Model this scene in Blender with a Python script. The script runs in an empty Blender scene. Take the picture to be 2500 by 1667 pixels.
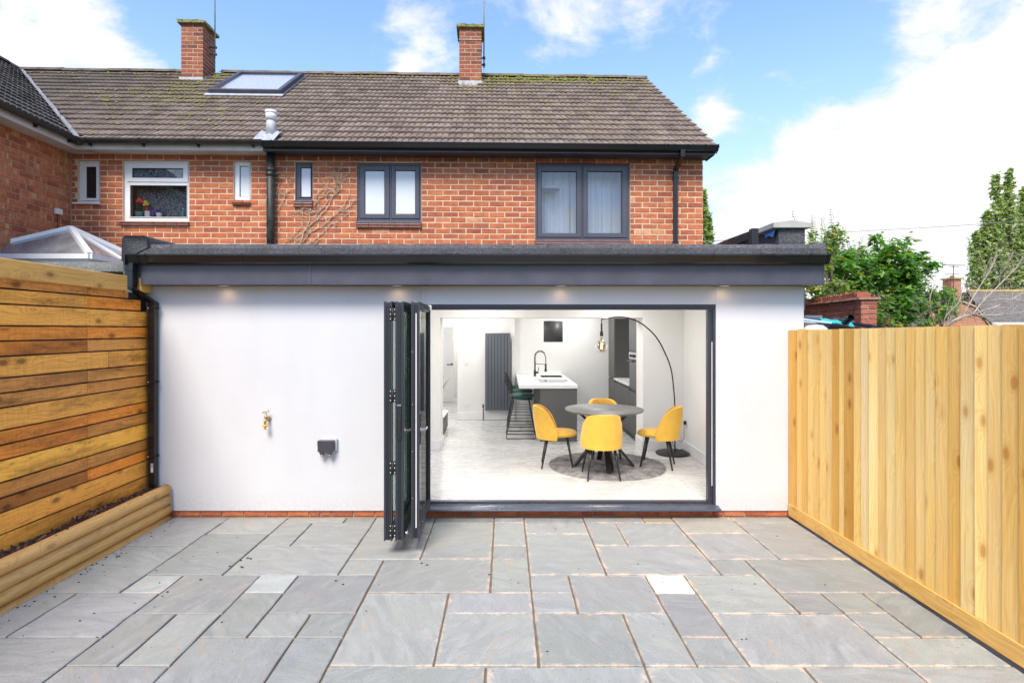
import bpy, bmesh, math, random
from mathutils import Vector, Matrix, noise
RAD = math.radians
SC = bpy.context.scene
COL = SC.collection
rng = random.Random(11)

# ------------------------------------------------------------------ camera
cam_d = bpy.data.cameras.new('camera')
cam_d.sensor_width = 36.0
cam_d.lens = 36.0 * 1400 / 2500
cam_d.shift_x = 18 / 2500
cam_d.shift_y = -27.5 / 2500
cam_d.clip_start = 0.05
cam_d.clip_end = 3000
cam = bpy.data.objects.new('camera', cam_d)
cam.location = (0, -5.89, 1.92)
cam.rotation_euler = (RAD(90), 0, 0)
COL.objects.link(cam)
SC.camera = cam

# ------------------------------------------------------------------ world
SUN_EL, SUN_AZ = RAD(50), RAD(194)      # azimuth of the sun, clockwise from +Y: behind the camera and to its left
world = bpy.data.worlds.new('World')
SC.world = world
world.use_nodes = True
wt = world.node_tree
wt.nodes.clear()

def nd(nt, typ, props=None, **ins):
    n = nt.nodes.new('ShaderNode' + typ)
    for k, v in (props or {}).items():
        setattr(n, k, v)
    for k, v in ins.items():
        key = int(k[1:]) if k[0] == '_' and k[1:].isdigit() else k.replace('_', ' ')
        s = n.inputs[key]
        if isinstance(v, bpy.types.NodeSocket):
            nt.links.new(v, s)
        elif isinstance(v, bpy.types.Node):
            nt.links.new(v.outputs[0], s)
        else:
            if hasattr(s.default_value, '__len__') and not hasattr(v, '__len__'):
                v = (v, v, v)
            if s.type == 'RGBA' and len(v) == 3:
                v = (*v, 1)
            s.default_value = v
    return n

def mth(nt, op, a, b=None, c=None, clamp=False):
    n = nt.nodes.new('ShaderNodeMath')
    n.operation = op
    n.use_clamp = clamp
    for i, v in enumerate((a, b, c)):
        if v is None:
            continue
        if isinstance(v, bpy.types.Node):
            v = v.outputs[0]
        if isinstance(v, bpy.types.NodeSocket):
            nt.links.new(v, n.inputs[i])
        else:
            n.inputs[i].default_value = v
    return n.outputs[0]

def vmth(nt, op, a, b=None):
    n = nt.nodes.new('ShaderNodeVectorMath')
    n.operation = op
    for i, v in enumerate((a, b)):
        if v is None:
            continue
        if isinstance(v, bpy.types.NodeSocket):
            nt.links.new(v, n.inputs[i])
        else:
            n.inputs[i].default_value = v
    return n

def ramp(nt, fac, stops, interp='LINEAR'):
    n = nt.nodes.new('ShaderNodeValToRGB')
    n.color_ramp.interpolation = interp
    els = n.color_ramp.elements
    while len(els) < len(stops):
        els.new(0.5)
    for e, (p, c) in zip(els, stops):
        e.position = p
        if not hasattr(c, '__len__'):
            c = (c, c, c)
        e.color = (*c[:3], 1)
    nt.links.new(fac.outputs[0] if isinstance(fac, bpy.types.Node) else fac, n.inputs[0])
    return n.outputs[0]

def mixc(nt, fac, a, b, mode='MIX'):
    n = nt.nodes.new('ShaderNodeMix')
    n.data_type = 'RGBA'
    n.blend_type = mode
    n.clamp_result = False
    for idx, v in ((0, fac), (6, a), (7, b)):
        s = n.inputs[idx]
        if isinstance(v, bpy.types.Node):
            v = v.outputs[0]
        if isinstance(v, bpy.types.NodeSocket):
            nt.links.new(v, s)
        elif idx == 0:
            s.default_value = v
        else:
            s.default_value = (*v[:3], 1) if hasattr(v, '__len__') else (v, v, v, 1)
    return n.outputs[2]

sky = nd(wt, 'TexSky', dict(sky_type='NISHITA', sun_disc=False, sun_elevation=SUN_EL, sun_rotation=SUN_AZ,
                            altitude=50, air_density=1.0, dust_density=0.6, ozone_density=2.2))
tc = nd(wt, 'TexCoord')
dirn = vmth(wt, 'NORMALIZE', tc.outputs['Generated']).outputs[0]
sep = nd(wt, 'SeparateXYZ', None, Vector=dirn)
zc = mth(wt, 'MAXIMUM', sep.outputs[2], 0.0)
den = mth(wt, 'ADD', zc, 0.35)
pv = nd(wt, 'CombineXYZ', None, X=mth(wt, 'DIVIDE', sep.outputs[0], den), Y=mth(wt, 'DIVIDE', sep.outputs[1], den), Z=zc)
n1 = nd(wt, 'TexNoise', dict(noise_dimensions='3D'), Vector=pv.outputs[0], Scale=4.6, Detail=10.0, Roughness=0.62, Distortion=0.35)
n2 = nd(wt, 'TexNoise', dict(noise_dimensions='3D'), Vector=vmth(wt, 'ADD', pv.outputs[0], (7.3, 2.1, 4.0)).outputs[0], Scale=13.0, Detail=8.0, Roughness=0.62, Distortion=0.6)
# heaps of cloud and clear gaps, each at its own bearing in the sky: (x, y) of the sky direction per unit of depth, size, weight
CLOUDS = [(-.80, .53, .17, .52), (-.70, .485, .09, .36), (-.87, .42, .07, .30), (-.175, .57, .12, .36), (-.13, .50, .06, .14),
          (-.17, .455, .045, .34), (-.20, .43, .03, .2),
          (.05, .57, .12, .22), (.16, .54, .11, .26), (.24, .49, .07, .20), (.14, .51, .05, .16), (.46, .43, .05, .14), (.36, .375, .05, .34), (.33, .34, .05, .2),
          (.72, .57, .13, .16), (.90, .53, .16, .16), (.80, .42, .11, .13), (.90, .40, .12, .15), (.66, .41, .06, .16), (.70, .37, .05, -.10), (.68, .25, .17, .50), (.90, .22, .24, .50), (.50, .22, .12, .40), (.56, .30, .08, .30), (.42, .13, .18, .34), (.62, .1, .4, .5), (-.60, .455, .04, .20), (.56, .45, .04, .14), (.64, .30, .12, .22),
          (-1.3, .4, .4, .2), (1.4, .4, .5, .4),
          (-.48, .47, .20, -.38), (-.3, .40, .16, -.24), (.46, .50, .10, -.16), (.42, .33, .10, -.22), (.60, .435, .08, -.16), (.03, .43, .12, -.14), (.25, .40, .12, -.28), (.30, .28, .10, -.16), (.50, .36, .08, -.12), (.56, .50, .06, -.14), (.60, .40, .10, -.10), (.76, .485, .05, -.22), (.64, .47, .05, -.18), (.88, .45, .06, -.20), (.60, .33, .05, -.14), (.84, .555, .04, -.14), (.66, .54, .03, -.2), (.70, .33, .04, -.16), (.94, .36, .05, -.2), (.80, .35, .03, -.14), (-.76, .44, .05, -.2)]
cov = None
for (u, v, r, w) in CLOUDS:
    c = Vector((u, 1, v)).normalized()
    dist = vmth(wt, 'DISTANCE', dirn, tuple(c)).outputs['Value']
    q = mth(wt, 'DIVIDE', dist, r * 0.62)
    g = mth(wt, 'MULTIPLY', mth(wt, 'EXPONENT', mth(wt, 'MULTIPLY', mth(wt, 'MULTIPLY', q, q), -1.0)), w)
    cov = g if cov is None else mth(wt, 'ADD', cov, g)
back = nd(wt, 'MapRange', dict(interpolation_type='SMOOTHSTEP'), Value=sep.outputs[1], From_Min=0.35, From_Max=-0.35, To_Min=0.0, To_Max=0.20)
cov = mth(wt, 'ADD', cov, back.outputs[0])
nz = mth(wt, 'ADD', mth(wt, 'ADD', mth(wt, 'MULTIPLY', n1, 1.9), -0.60), mth(wt, 'MULTIPLY', n2, 0.45))
dens = mth(wt, 'ADD', nz, cov)
mask = nd(wt, 'MapRange', dict(interpolation_type='SMOOTHSTEP'), Value=dens, From_Min=0.64, From_Max=1.12)
horizon = nd(wt, 'MapRange', dict(interpolation_type='SMOOTHSTEP'), Value=sep.outputs[2], From_Min=0.02, From_Max=0.50, To_Min=0.80, To_Max=0.12)
core = nd(wt, 'MapRange', dict(interpolation_type='SMOOTHSTEP'), Value=dens, From_Min=0.78, From_Max=1.35)
SKY_S = 0.12
skyc = mixc(wt, 1.0, sky.outputs[0], (0.90, 1.07, 1.29), 'MULTIPLY')
hazed = mixc(wt, horizon.outputs[0], skyc, (3.1, 3.8, 4.9))
cloudc = mixc(wt, core.outputs[0], (3.65, 3.75, 3.95), (4.35, 4.37, 4.38))
n3 = nd(wt, 'TexNoise', None, Vector=pv.outputs[0], Scale=4.2, Detail=5.0, Roughness=0.55)
cloudc = mixc(wt, ramp(wt, n3, [(0.42, 0.0), (0.72, 0.35)]), cloudc, (3.2, 3.38, 3.68))
fin = mixc(wt, mth(wt, 'MULTIPLY', mask.outputs[0], 0.97), hazed, cloudc)
bg = nd(wt, 'Background', None, Color=fin, Strength=SKY_S)
wo = nd(wt, 'OutputWorld', None, Surface=bg)
world.cycles.sampling_method = 'MANUAL'
world.cycles.sample_map_resolution = 512

# ------------------------------------------------------------------ sun
sun_d = bpy.data.lights.new('sun', 'SUN')
sun_d.energy = 2.3
sun_d.angle = RAD(24)
sun_d.color = (1.0, 0.90, 0.76)
sun = bpy.data.objects.new('sun', sun_d)
COL.objects.link(sun)
sd = Vector((math.sin(SUN_AZ) * math.cos(SUN_EL), math.cos(SUN_AZ) * math.cos(SUN_EL), math.sin(SUN_EL)))
sun.rotation_euler = sd.to_track_quat('Z', 'Y').to_euler()

SC.view_settings.view_transform = 'Standard'
SC.view_settings.look = 'None'
SC.view_settings.gamma = 1.0
SC.view_settings.use_curve_mapping = False
SC.view_settings.exposure = 1.16
SC.cycles.use_denoising = True
SC.cycles.max_bounces = 8
SC.cycles.diffuse_bounces = 5
SC.cycles.glossy_bounces = 3
SC.cycles.transparent_max_bounces = 12
SC.cycles.sample_clamp_indirect = 6.0
SC.cycles.caustics_reflective = False
SC.cycles.caustics_refractive = False

# ------------------------------------------------------------------ measuring: depth Z is metres in front of the camera
F_, CX_, CY_, CZ_ = 1400., 1232., 806., 1.92
def X(px, Z): return (px - CX_) * Z / F_
def Hh(py, Z): return CZ_ - (py - CY_) * Z / F_
def Y(Z): return Z - 5.89
HY = 2.66                     # the old terrace's rear wall
TH = RAD(1.7)                 # and its slight skew to the extension
FLOOR = 0.14

# ------------------------------------------------------------------ object helpers
def link(o, parent=None):
    COL.objects.link(o)
    if parent is not None:
        o.parent = parent
    return o

def tag(o, label=None, cat=None, group=None, kind=None):
    if label: o['label'] = label
    if cat: o['category'] = cat
    if group: o['group'] = group
    if kind: o['kind'] = kind
    return o

def empty(name, loc=(0, 0, 0), rz=0.0, parent=None):
    o = bpy.data.objects.new(name, None)
    o.empty_display_size = 0.1
    o.location = loc
    o.rotation_euler = (0, 0, rz)
    return link(o, parent)

def thing(name, label, cat, loc=(0, 0, 0), rz=0.0, group=None):
    return tag(empty(name, loc, rz), label, cat, group)

def copy_tree(o, parent=None):
    c = o.copy()
    COL.objects.link(c)
    c.parent = parent
    for ch in list(o.children):
        copy_tree(ch, c)
    return c

class MB:
    def __init__(s):
        s.v = []; s.f = []; s.sm = []
    def add(s, vs, fs, smooth=False):
        b = len(s.v)
        s.v += [tuple(v) for v in vs]
        s.f += [tuple(b + i for i in f) for f in fs]
        s.sm += [smooth] * len(fs)
        return s
    def box(s, x0, x1, y0, y1, z0, z1, mat=None):
        vs = [Vector((x, y, z)) for z in (z0, z1) for y in (y0, y1) for x in (x0, x1)]
        if mat is not None: vs = [mat @ v for v in vs]
        return s.add(vs, [(0, 2, 3, 1), (4, 5, 7, 6), (0, 1, 5, 4), (2, 6, 7, 3), (0, 4, 6, 2), (1, 3, 7, 5)])
    def prism(s, poly, axis, a, b):
        """poly: 2D points (ccw) in the plane normal to axis; a,b extents along it"""
        n = len(poly)
        def P(p, t):
            return {'x': (t, p[0], p[1]), 'y': (p[0], t, p[1]), 'z': (p[0], p[1], t)}[axis]
        vs = [P(p, a) for p in poly] + [P(p, b) for p in poly]
        fs = [tuple(range(n - 1, -1, -1)), tuple(range(n, 2 * n))]
        fs += [(i, (i + 1) % n, n + (i + 1) % n, n + i) for i in range(n)]
        return s.add(vs, fs)
    def tube(s, pts, r, n=8, caps=True, smooth=True, sq=False):
        pts = [Vector(p) for p in pts]
        m = len(pts)
        rs = r if hasattr(r, '__len__') else [r] * m
        up = Vector((0, 0, 1))
        vs = []
        prev = None
        for i, p in enumerate(pts):
            t = (pts[min(i + 1, m - 1)] - pts[max(i - 1, 0)])
            if t.length < 1e-9: t = Vector((0, 0, 1))
            t.normalize()
            if prev is None:
                a = up if abs(t.z) < 0.9 else Vector((0, 1, 0))
                u = t.cross(a).normalized()
            else:
                u = (prev - t * prev.dot(t))
                u = u.normalized() if u.length > 1e-6 else t.cross(Vector((1, 0, 0))).normalized()
            prev = u
            w = t.cross(u)
            for k in range(n):
                an = 2 * math.pi * (k + (0.5 if sq else 0)) / n
                vs.append(p + (u * math.cos(an) + w * math.sin(an)) * rs[i])
        fs = []
        for i in range(m - 1):
            for k in range(n):
                a, b = i * n + k, i * n + (k + 1) % n
                fs.append((a, b, b + n, a + n))
        base = len(s.f)
        s.add(vs, fs, smooth)
        if caps:
            b0 = len(s.v) - len(vs)
            s.f.append(tuple(b0 + k for k in range(n - 1, -1, -1))); s.sm.append(False)
            s.f.append(tuple(b0 + (m - 1) * n + k for k in range(n))); s.sm.append(False)
        return s
    def lathe(s, prof, n=24, c=(0, 0, 0), M=None, smooth=True):
        """prof: (radius, z) list, around local z"""
        vs = []
        for r, z in prof:
            for k in range(n):
                a = 2 * math.pi * k / n
                v = Vector((r * math.cos(a), r * math.sin(a), z))
                if M is not None: v = M @ v
                vs.append(v + Vector(c))
        fs = []
        for i in range(len(prof) - 1):
            for k in range(n):
                a, b = i * n + k, i * n + (k + 1) % n
                fs.append((a, b, b + n, a + n))
        s.add(vs, fs, smooth)
        b0 = len(s.v) - len(vs)
        if prof[0][0] > 1e-5:
            s.f.append(tuple(b0 + k for k in range(n - 1, -1, -1))); s.sm.append(False)
        if prof[-1][0] > 1e-5:
            s.f.append(tuple(b0 + (len(prof) - 1) * n + k for k in range(n))); s.sm.append(False)
        return s
    def mesh(s, name, mat=None):
        me = bpy.data.meshes.new(name)
        me.from_pydata(s.v, [], s.f)
        me.polygons.foreach_set('use_smooth', s.sm)
        if mat: me.materials.append(mat)
        me.update()
        return me
    def build(s, name, mat, parent=None, loc=None, bevel=0, label=None, seg=2, sub=0, solid=0):
        o = bpy.data.objects.new(name, s.mesh(name, mat))
        if loc is not None: o.location = loc
        link(o, parent)
        if solid:
            m = o.modifiers.new('thickness', 'SOLIDIFY'); m.thickness = solid; m.offset = 0
        if bevel:
            m = o.modifiers.new('bevel', 'BEVEL'); m.width = bevel; m.segments = seg; m.limit_method = 'ANGLE'
            m.harden_normals = False
        if sub:
            m = o.modifiers.new('sub', 'SUBSURF'); m.levels = sub; m.render_levels = sub
        if label: o['label'] = label
        return o

def inst(name, me, parent, M=None, loc=None, rot=None, scale=None, color=None):
    o = bpy.data.objects.new(name, me)
    if M is not None: o.matrix_local = M
    if loc is not None: o.location = loc
    if rot is not None: o.rotation_euler = rot
    if scale is not None: o.scale = scale
    if color is not None: o.color = (*color[:3], 1)
    return link(o, parent)

def bx(name, mat, parent, x0, x1, y0, y1, z0, z1, bevel=0, label=None, loc=None):
    return MB().box(x0, x1, y0, y1, z0, z1).build(name, mat, parent, bevel=bevel, label=label, loc=loc)

def wall_mb(x0, x1, z0, z1, y0, y1, holes, axis='x'):
    """wall slab with rectangular holes (a0,a1,z0,z1); axis = direction it runs"""
    xs = sorted({x0, x1, *[min(max(v, x0), x1) for h in holes for v in h[:2]]})
    zs = sorted({z0, z1, *[min(max(v, z0), z1) for h in holes for v in h[2:]]})
    mb = MB()
    for i in range(len(xs) - 1):
        run = None
        for j in range(len(zs) - 1):
            cx, cz = (xs[i] + xs[i + 1]) / 2, (zs[j] + zs[j + 1]) / 2
            solid = not any(h[0] < cx < h[1] and h[2] < cz < h[3] for h in holes)
            if solid:
                run = [zs[j], zs[j + 1]] if run is None else [run[0], zs[j + 1]]
            if (not solid or j == len(zs) - 2) and run:
                if axis == 'x': mb.box(xs[i], xs[i + 1], y0, y1, run[0], run[1])
                else: mb.box(y0, y1, xs[i], xs[i + 1], run[0], run[1])
                run = None
    return mb
# ------------------------------------------------------------------ materials
def new_mat(name):
    m = bpy.data.materials.new(name)
    m.use_nodes = True
    nt = m.node_tree
    nt.nodes.clear()
    out = nt.nodes.new('ShaderNodeOutputMaterial')
    b = nt.nodes.new('ShaderNodeBsdfPrincipled')
    nt.links.new(b.outputs[0], out.inputs[0])
    return m, nt, b, out

def put(nt, b, **kw):
    for k, v in kw.items():
        s = b.inputs[k.replace('_', ' ')]
        if isinstance(v, bpy.types.Node): v = v.outputs[0]
        if isinstance(v, bpy.types.NodeSocket): nt.links.new(v, s)
        else:
            if s.type == 'RGBA' and len(v) == 3: v = (*v, 1)
            s.default_value = v

def bump(nt, b, h, strength=0.3, dist=0.01, prev=None):
    n = nd(nt, 'Bump', None, Height=h, Strength=strength, Distance=dist)
    if prev is not None: nt.links.new(prev.outputs[0], n.inputs['Normal'])
    nt.links.new(n.outputs[0], b.inputs['Normal'])
    return n

def objco(nt, scale=(1, 1, 1), rnd=0.0, src='Object'):
    tc = nd(nt, 'TexCoord').outputs[src]
    if rnd:
        oi = nd(nt, 'ObjectInfo').outputs['Random']
        c = nd(nt, 'CombineXYZ', None, X=mth(nt, 'MULTIPLY', oi, rnd), Y=mth(nt, 'MULTIPLY', oi, rnd * 1.7), Z=mth(nt, 'MULTIPLY', oi, rnd * 2.3))
        tc = vmth(nt, 'ADD', tc, c.outputs[0]).outputs[0]
    if scale != (1, 1, 1):
        tc = vmth(nt, 'MULTIPLY', tc, scale).outputs[0]
    return tc

def geo_pos(nt):
    return nd(nt, 'NewGeometry').outputs['Position']

def simple(name, col, rough=0.5, metal=0.0, spec=0.5, var=0.06, nscale=6.0, bmp=0.0, bscale=60.0, coat=0.0, sheen=0.0, bdist=0.002):
    m, nt, b, out = new_mat(name)
    co = geo_pos(nt)
    n = nd(nt, 'TexNoise', None, Vector=co, Scale=nscale, Detail=6.0, Roughness=0.6)
    f = ramp(nt, n, [(0.3, 1 - var), (0.7, 1 + var)])
    put(nt, b, Base_Color=mixc(nt, 1.0, col, f, 'MULTIPLY'), Metallic=metal)
    b.inputs['Specular IOR Level'].default_value = spec
    r = ramp(nt, n, [(0.3, max(0, rough - 0.05)), (0.7, min(1, rough + 0.05))])
    put(nt, b, Roughness=r)
    if coat: b.inputs['Coat Weight'].default_value = coat
    if sheen:
        b.inputs['Sheen Weight'].default_value = sheen
        b.inputs['Sheen Roughness'].default_value = 0.4
    if bmp:
        n2 = nd(nt, 'TexNoise', None, Vector=co, Scale=bscale, Detail=4.0, Roughness=0.6)
        bump(nt, b, n2, bmp, bdist)
    return m

def brick_mat(name, combed=False, joined=False, old=False):
    m, nt, b, out = new_mat(name)
    geo = nd(nt, 'NewGeometry')
    oi = nd(nt, 'ObjectInfo')
    rnd = geo.outputs['Random Per Island'] if joined else oi.outputs['Random']
    if combed:
        st = [(0.0, (.50, .15, .065)), (0.25, (.60, .20, .085)), (0.5, (.66, .23, .10)), (0.75, (.57, .18, .08)), (0.9, (.40, .12, .06)), (1.0, (.66, .30, .14))]
    elif name == 'stack_brick':
        st = [(0.0, (.17, .065, .045)), (0.3, (.26, .085, .052)), (0.6, (.36, .115, .062)), (0.85, (.29, .10, .06)), (1.0, (.40, .17, .10))]
    elif old:
        st = [(0.0, (.30, .09, .06)), (0.3, (.38, .13, .085)), (0.6, (.44, .17, .11)), (0.85, (.33, .11, .075)), (1.0, (.42, .22, .15))]
    else:
        st = [(0.0, (.33, .10, .06)), (0.12, (.39, .118, .062)), (0.35, (.47, .145, .068)), (0.6, (.52, .170, .074)), (0.85, (.44, .132, .064)), (0.93, (.37, .11, .065)), (0.985, (.56, .21, .10)), (1.0, (.58, .32, .18))]
    base = ramp(nt, rnd, st)
    rv = nd(nt, 'CombineXYZ', None, X=mth(nt, 'MULTIPLY', rnd, 37.0), Y=mth(nt, 'MULTIPLY', rnd, 11.0), Z=mth(nt, 'MULTIPLY', rnd, 23.0)).outputs[0]
    co = vmth(nt, 'ADD', geo.outputs['Position'], rv).outputs[0]
    st_co = vmth(nt, 'MULTIPLY', co, (5, 5, 90)).outputs[0]
    streak = nd(nt, 'TexNoise', None, Vector=st_co, Scale=1.0, Detail=3.0, Roughness=0.6)
    blot = nd(nt, 'TexNoise', None, Vector=co, Scale=16.0, Detail=5.0, Roughness=0.65)
    c = mixc(nt, 1.0, base, ramp(nt, streak, [(0.30, 0.74), (0.6, 1.08)]), 'MULTIPLY')
    c = mixc(nt, 1.0, c, ramp(nt, blot, [(0.33, 0.78), (0.62, 1.12)]), 'MULTIPLY')
    if combed:
        bandn = nd(nt, 'TexNoise', None, Vector=vmth(nt, 'MULTIPLY', co, (14, 14, 1.5)).outputs[0], Scale=1.0, Detail=2.0)
        c = mixc(nt, ramp(nt, bandn, [(0.54, 0.0), (0.66, 0.75)]), c, (.80, .44, .20))
        comb = nd(nt, 'TexWave', dict(wave_type='BANDS', bands_direction='Z'), Vector=geo.outputs['Position'], Scale=21.0, Distortion=1.2, Detail=1.0)
        c = mixc(nt, 1.0, c, ramp(nt, comb, [(0.0, 0.66), (0.5, 1.06)]), 'MULTIPLY')
    # lime smears and soot
    big = nd(nt, 'TexNoise', None, Vector=geo.outputs['Position'], Scale=1.3, Detail=6.0, Roughness=0.7)
    c = mixc(nt, ramp(nt, big, [(0.52, 0.0), (0.75, 0.28)]), c, (.26, .14, .09))
    speck = nd(nt, 'TexNoise', None, Vector=geo.outputs['Position'], Scale=55.0, Detail=2.0)
    c = mixc(nt, ramp(nt, speck, [(0.66, 0.0), (0.74, 0.5)]), c, (.58, .42, .30))
    put(nt, b, Base_Color=c, Roughness=0.88)
    b.inputs['Specular IOR Level'].default_value = 0.25
    h = mth(nt, 'ADD', mth(nt, 'MULTIPLY', streak, 0.6), mth(nt, 'MULTIPLY', blot, 0.6))
    if combed: h = mth(nt, 'ADD', h, comb.outputs['Fac'])
    bump(nt, b, h, 0.7, 0.004)
    return m

def mortar_mat(name, col):
    m, nt, b, out = new_mat(name)
    co = geo_pos(nt)
    n = nd(nt, 'TexNoise', None, Vector=co, Scale=9.0, Detail=8.0, Roughness=0.7)
    g = nd(nt, 'TexNoise', None, Vector=co, Scale=160.0, Detail=3.0)
    c = mixc(nt, 1.0, col, ramp(nt, n, [(0.3, 0.72), (0.7, 1.15)]), 'MULTIPLY')
    put(nt, b, Base_Color=c, Roughness=0.95)
    bump(nt, b, g, 0.8, 0.004)
    return m

def tile_mat(name, joined=False, dark=False):
    m, nt, b, out = new_mat(name)
    geo = nd(nt, 'NewGeometry')
    oi = nd(nt, 'ObjectInfo')
    rnd = geo.outputs['Random Per Island'] if joined else oi.outputs['Random']
    P = geo.outputs['Position']
    if dark: st = [(0.0, (.060, .058, .060)), (0.5, (.085, .080, .080)), (1.0, (.11, .10, .095))]
    else: st = [(0.0, (.155, .122, .098)), (0.4, (.20, .156, .126)), (0.8, (.225, .176, .142)), (1.0, (.245, .20, .165))]
    base = ramp(nt, rnd, st)
    n = nd(nt, 'TexNoise', None, Vector=P, Scale=7.0, Detail=8.0, Roughness=0.7)
    g = nd(nt, 'TexNoise', None, Vector=P, Scale=70.0, Detail=5.0, Roughness=0.7)
    c = mixc(nt, 1.0, base, ramp(nt, n, [(0.3, 0.72), (0.68, 1.2)]), 'MULTIPLY')
    c = mixc(nt, 1.0, c, ramp(nt, g, [(0.3, 0.7), (0.65, 1.18)]), 'MULTIPLY')
    # west end darker with grime, lichen and moss in drifts
    sx = nd(nt, 'SeparateXYZ', None, Vector=P)
    west = nd(nt, 'MapRange', dict(interpolation_type='SMOOTHSTEP'), Value=sx.outputs[0], From_Min=-4.0, From_Max=-8.5, To_Min=0.0, To_Max=0.62)
    grime = mth(nt, 'MULTIPLY', west.outputs[0], ramp(nt, nd(nt, 'TexNoise', None, Vector=P, Scale=2.2, Detail=7.0, Roughness=0.7), [(0.30, 0.35), (0.6, 1.0)]))
    if not dark: c = mixc(nt, grime, c, (.055, .050, .045))
    lich = nd(nt, 'TexNoise', None, Vector=P, Scale=26.0, Detail=6.0, Roughness=0.75)
    c = mixc(nt, ramp(nt, lich, [(0.62, 0.0), (0.70, 0.6)]), c, (.42, .40, .35))
    if not dark:
        # moss drifts: near the ridge east of the middle stack, and round the roof window
        cov = None
        for (cx, cz, rx, rz, w) in ((.2, 7.15, 1.5, .26, .20), (2.0, 7.15, 1.4, .16, .13), (-6.0, 6.5, .6, .5, .10), (-5.4, 6.0, 1.2, .4, .07), (-3.6, 7.1, 1.0, .12, .06), (-6.4, 5.8, .9, .4, .05), (2.4, 6.6, .5, .3, .06), (.1, 6.2, .4, .4, .05), (-8.6, 7.15, 1.2, .12, .06)):
            dx = mth(nt, 'DIVIDE', mth(nt, 'SUBTRACT', sx.outputs[0], cx), rx)
            dz = mth(nt, 'DIVIDE', mth(nt, 'SUBTRACT', sx.outputs[2], cz), rz)
            g_ = mth(nt, 'MULTIPLY', mth(nt, 'EXPONENT', mth(nt, 'MULTIPLY', mth(nt, 'ADD', mth(nt, 'MULTIPLY', dx, dx), mth(nt, 'MULTIPLY', dz, dz)), -1.0)), w)
            cov = g_ if cov is None else mth(nt, 'ADD', cov, g_)
        mn = nd(nt, 'TexNoise', None, Vector=P, Scale=24.0, Detail=6.0, Roughness=0.72)
        mm = ramp(nt, mth(nt, 'ADD', mn, cov), [(0.645, 0.0), (0.70, 0.9)])
        mossc = ramp(nt, nd(nt, 'TexNoise', None, Vector=P, Scale=31.0, Detail=3.0), [(0.3, (.07, .085, .02)), (0.55, (.20, .20, .045)), (0.75, (.36, .32, .08))])
        c = mixc(nt, mm, c, mossc)
        bump(nt, b, mth(nt, 'ADD', mth(nt, 'MULTIPLY', g, 0.4), mm), 0.6, 0.008)
    else:
        mn = nd(nt, 'TexNoise', None, Vector=P, Scale=20.0, Detail=7.0, Roughness=0.72)
        mm = ramp(nt, mn, [(0.63, 0.0), (0.70, 0.8)])
        c = mixc(nt, mm, c, (.30, .28, .12))
        bump(nt, b, g, 0.6, 0.006)
    put(nt, b, Base_Color=c, Roughness=0.9)
    b.inputs['Specular IOR Level'].default_value = 0.3
    return m

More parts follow.
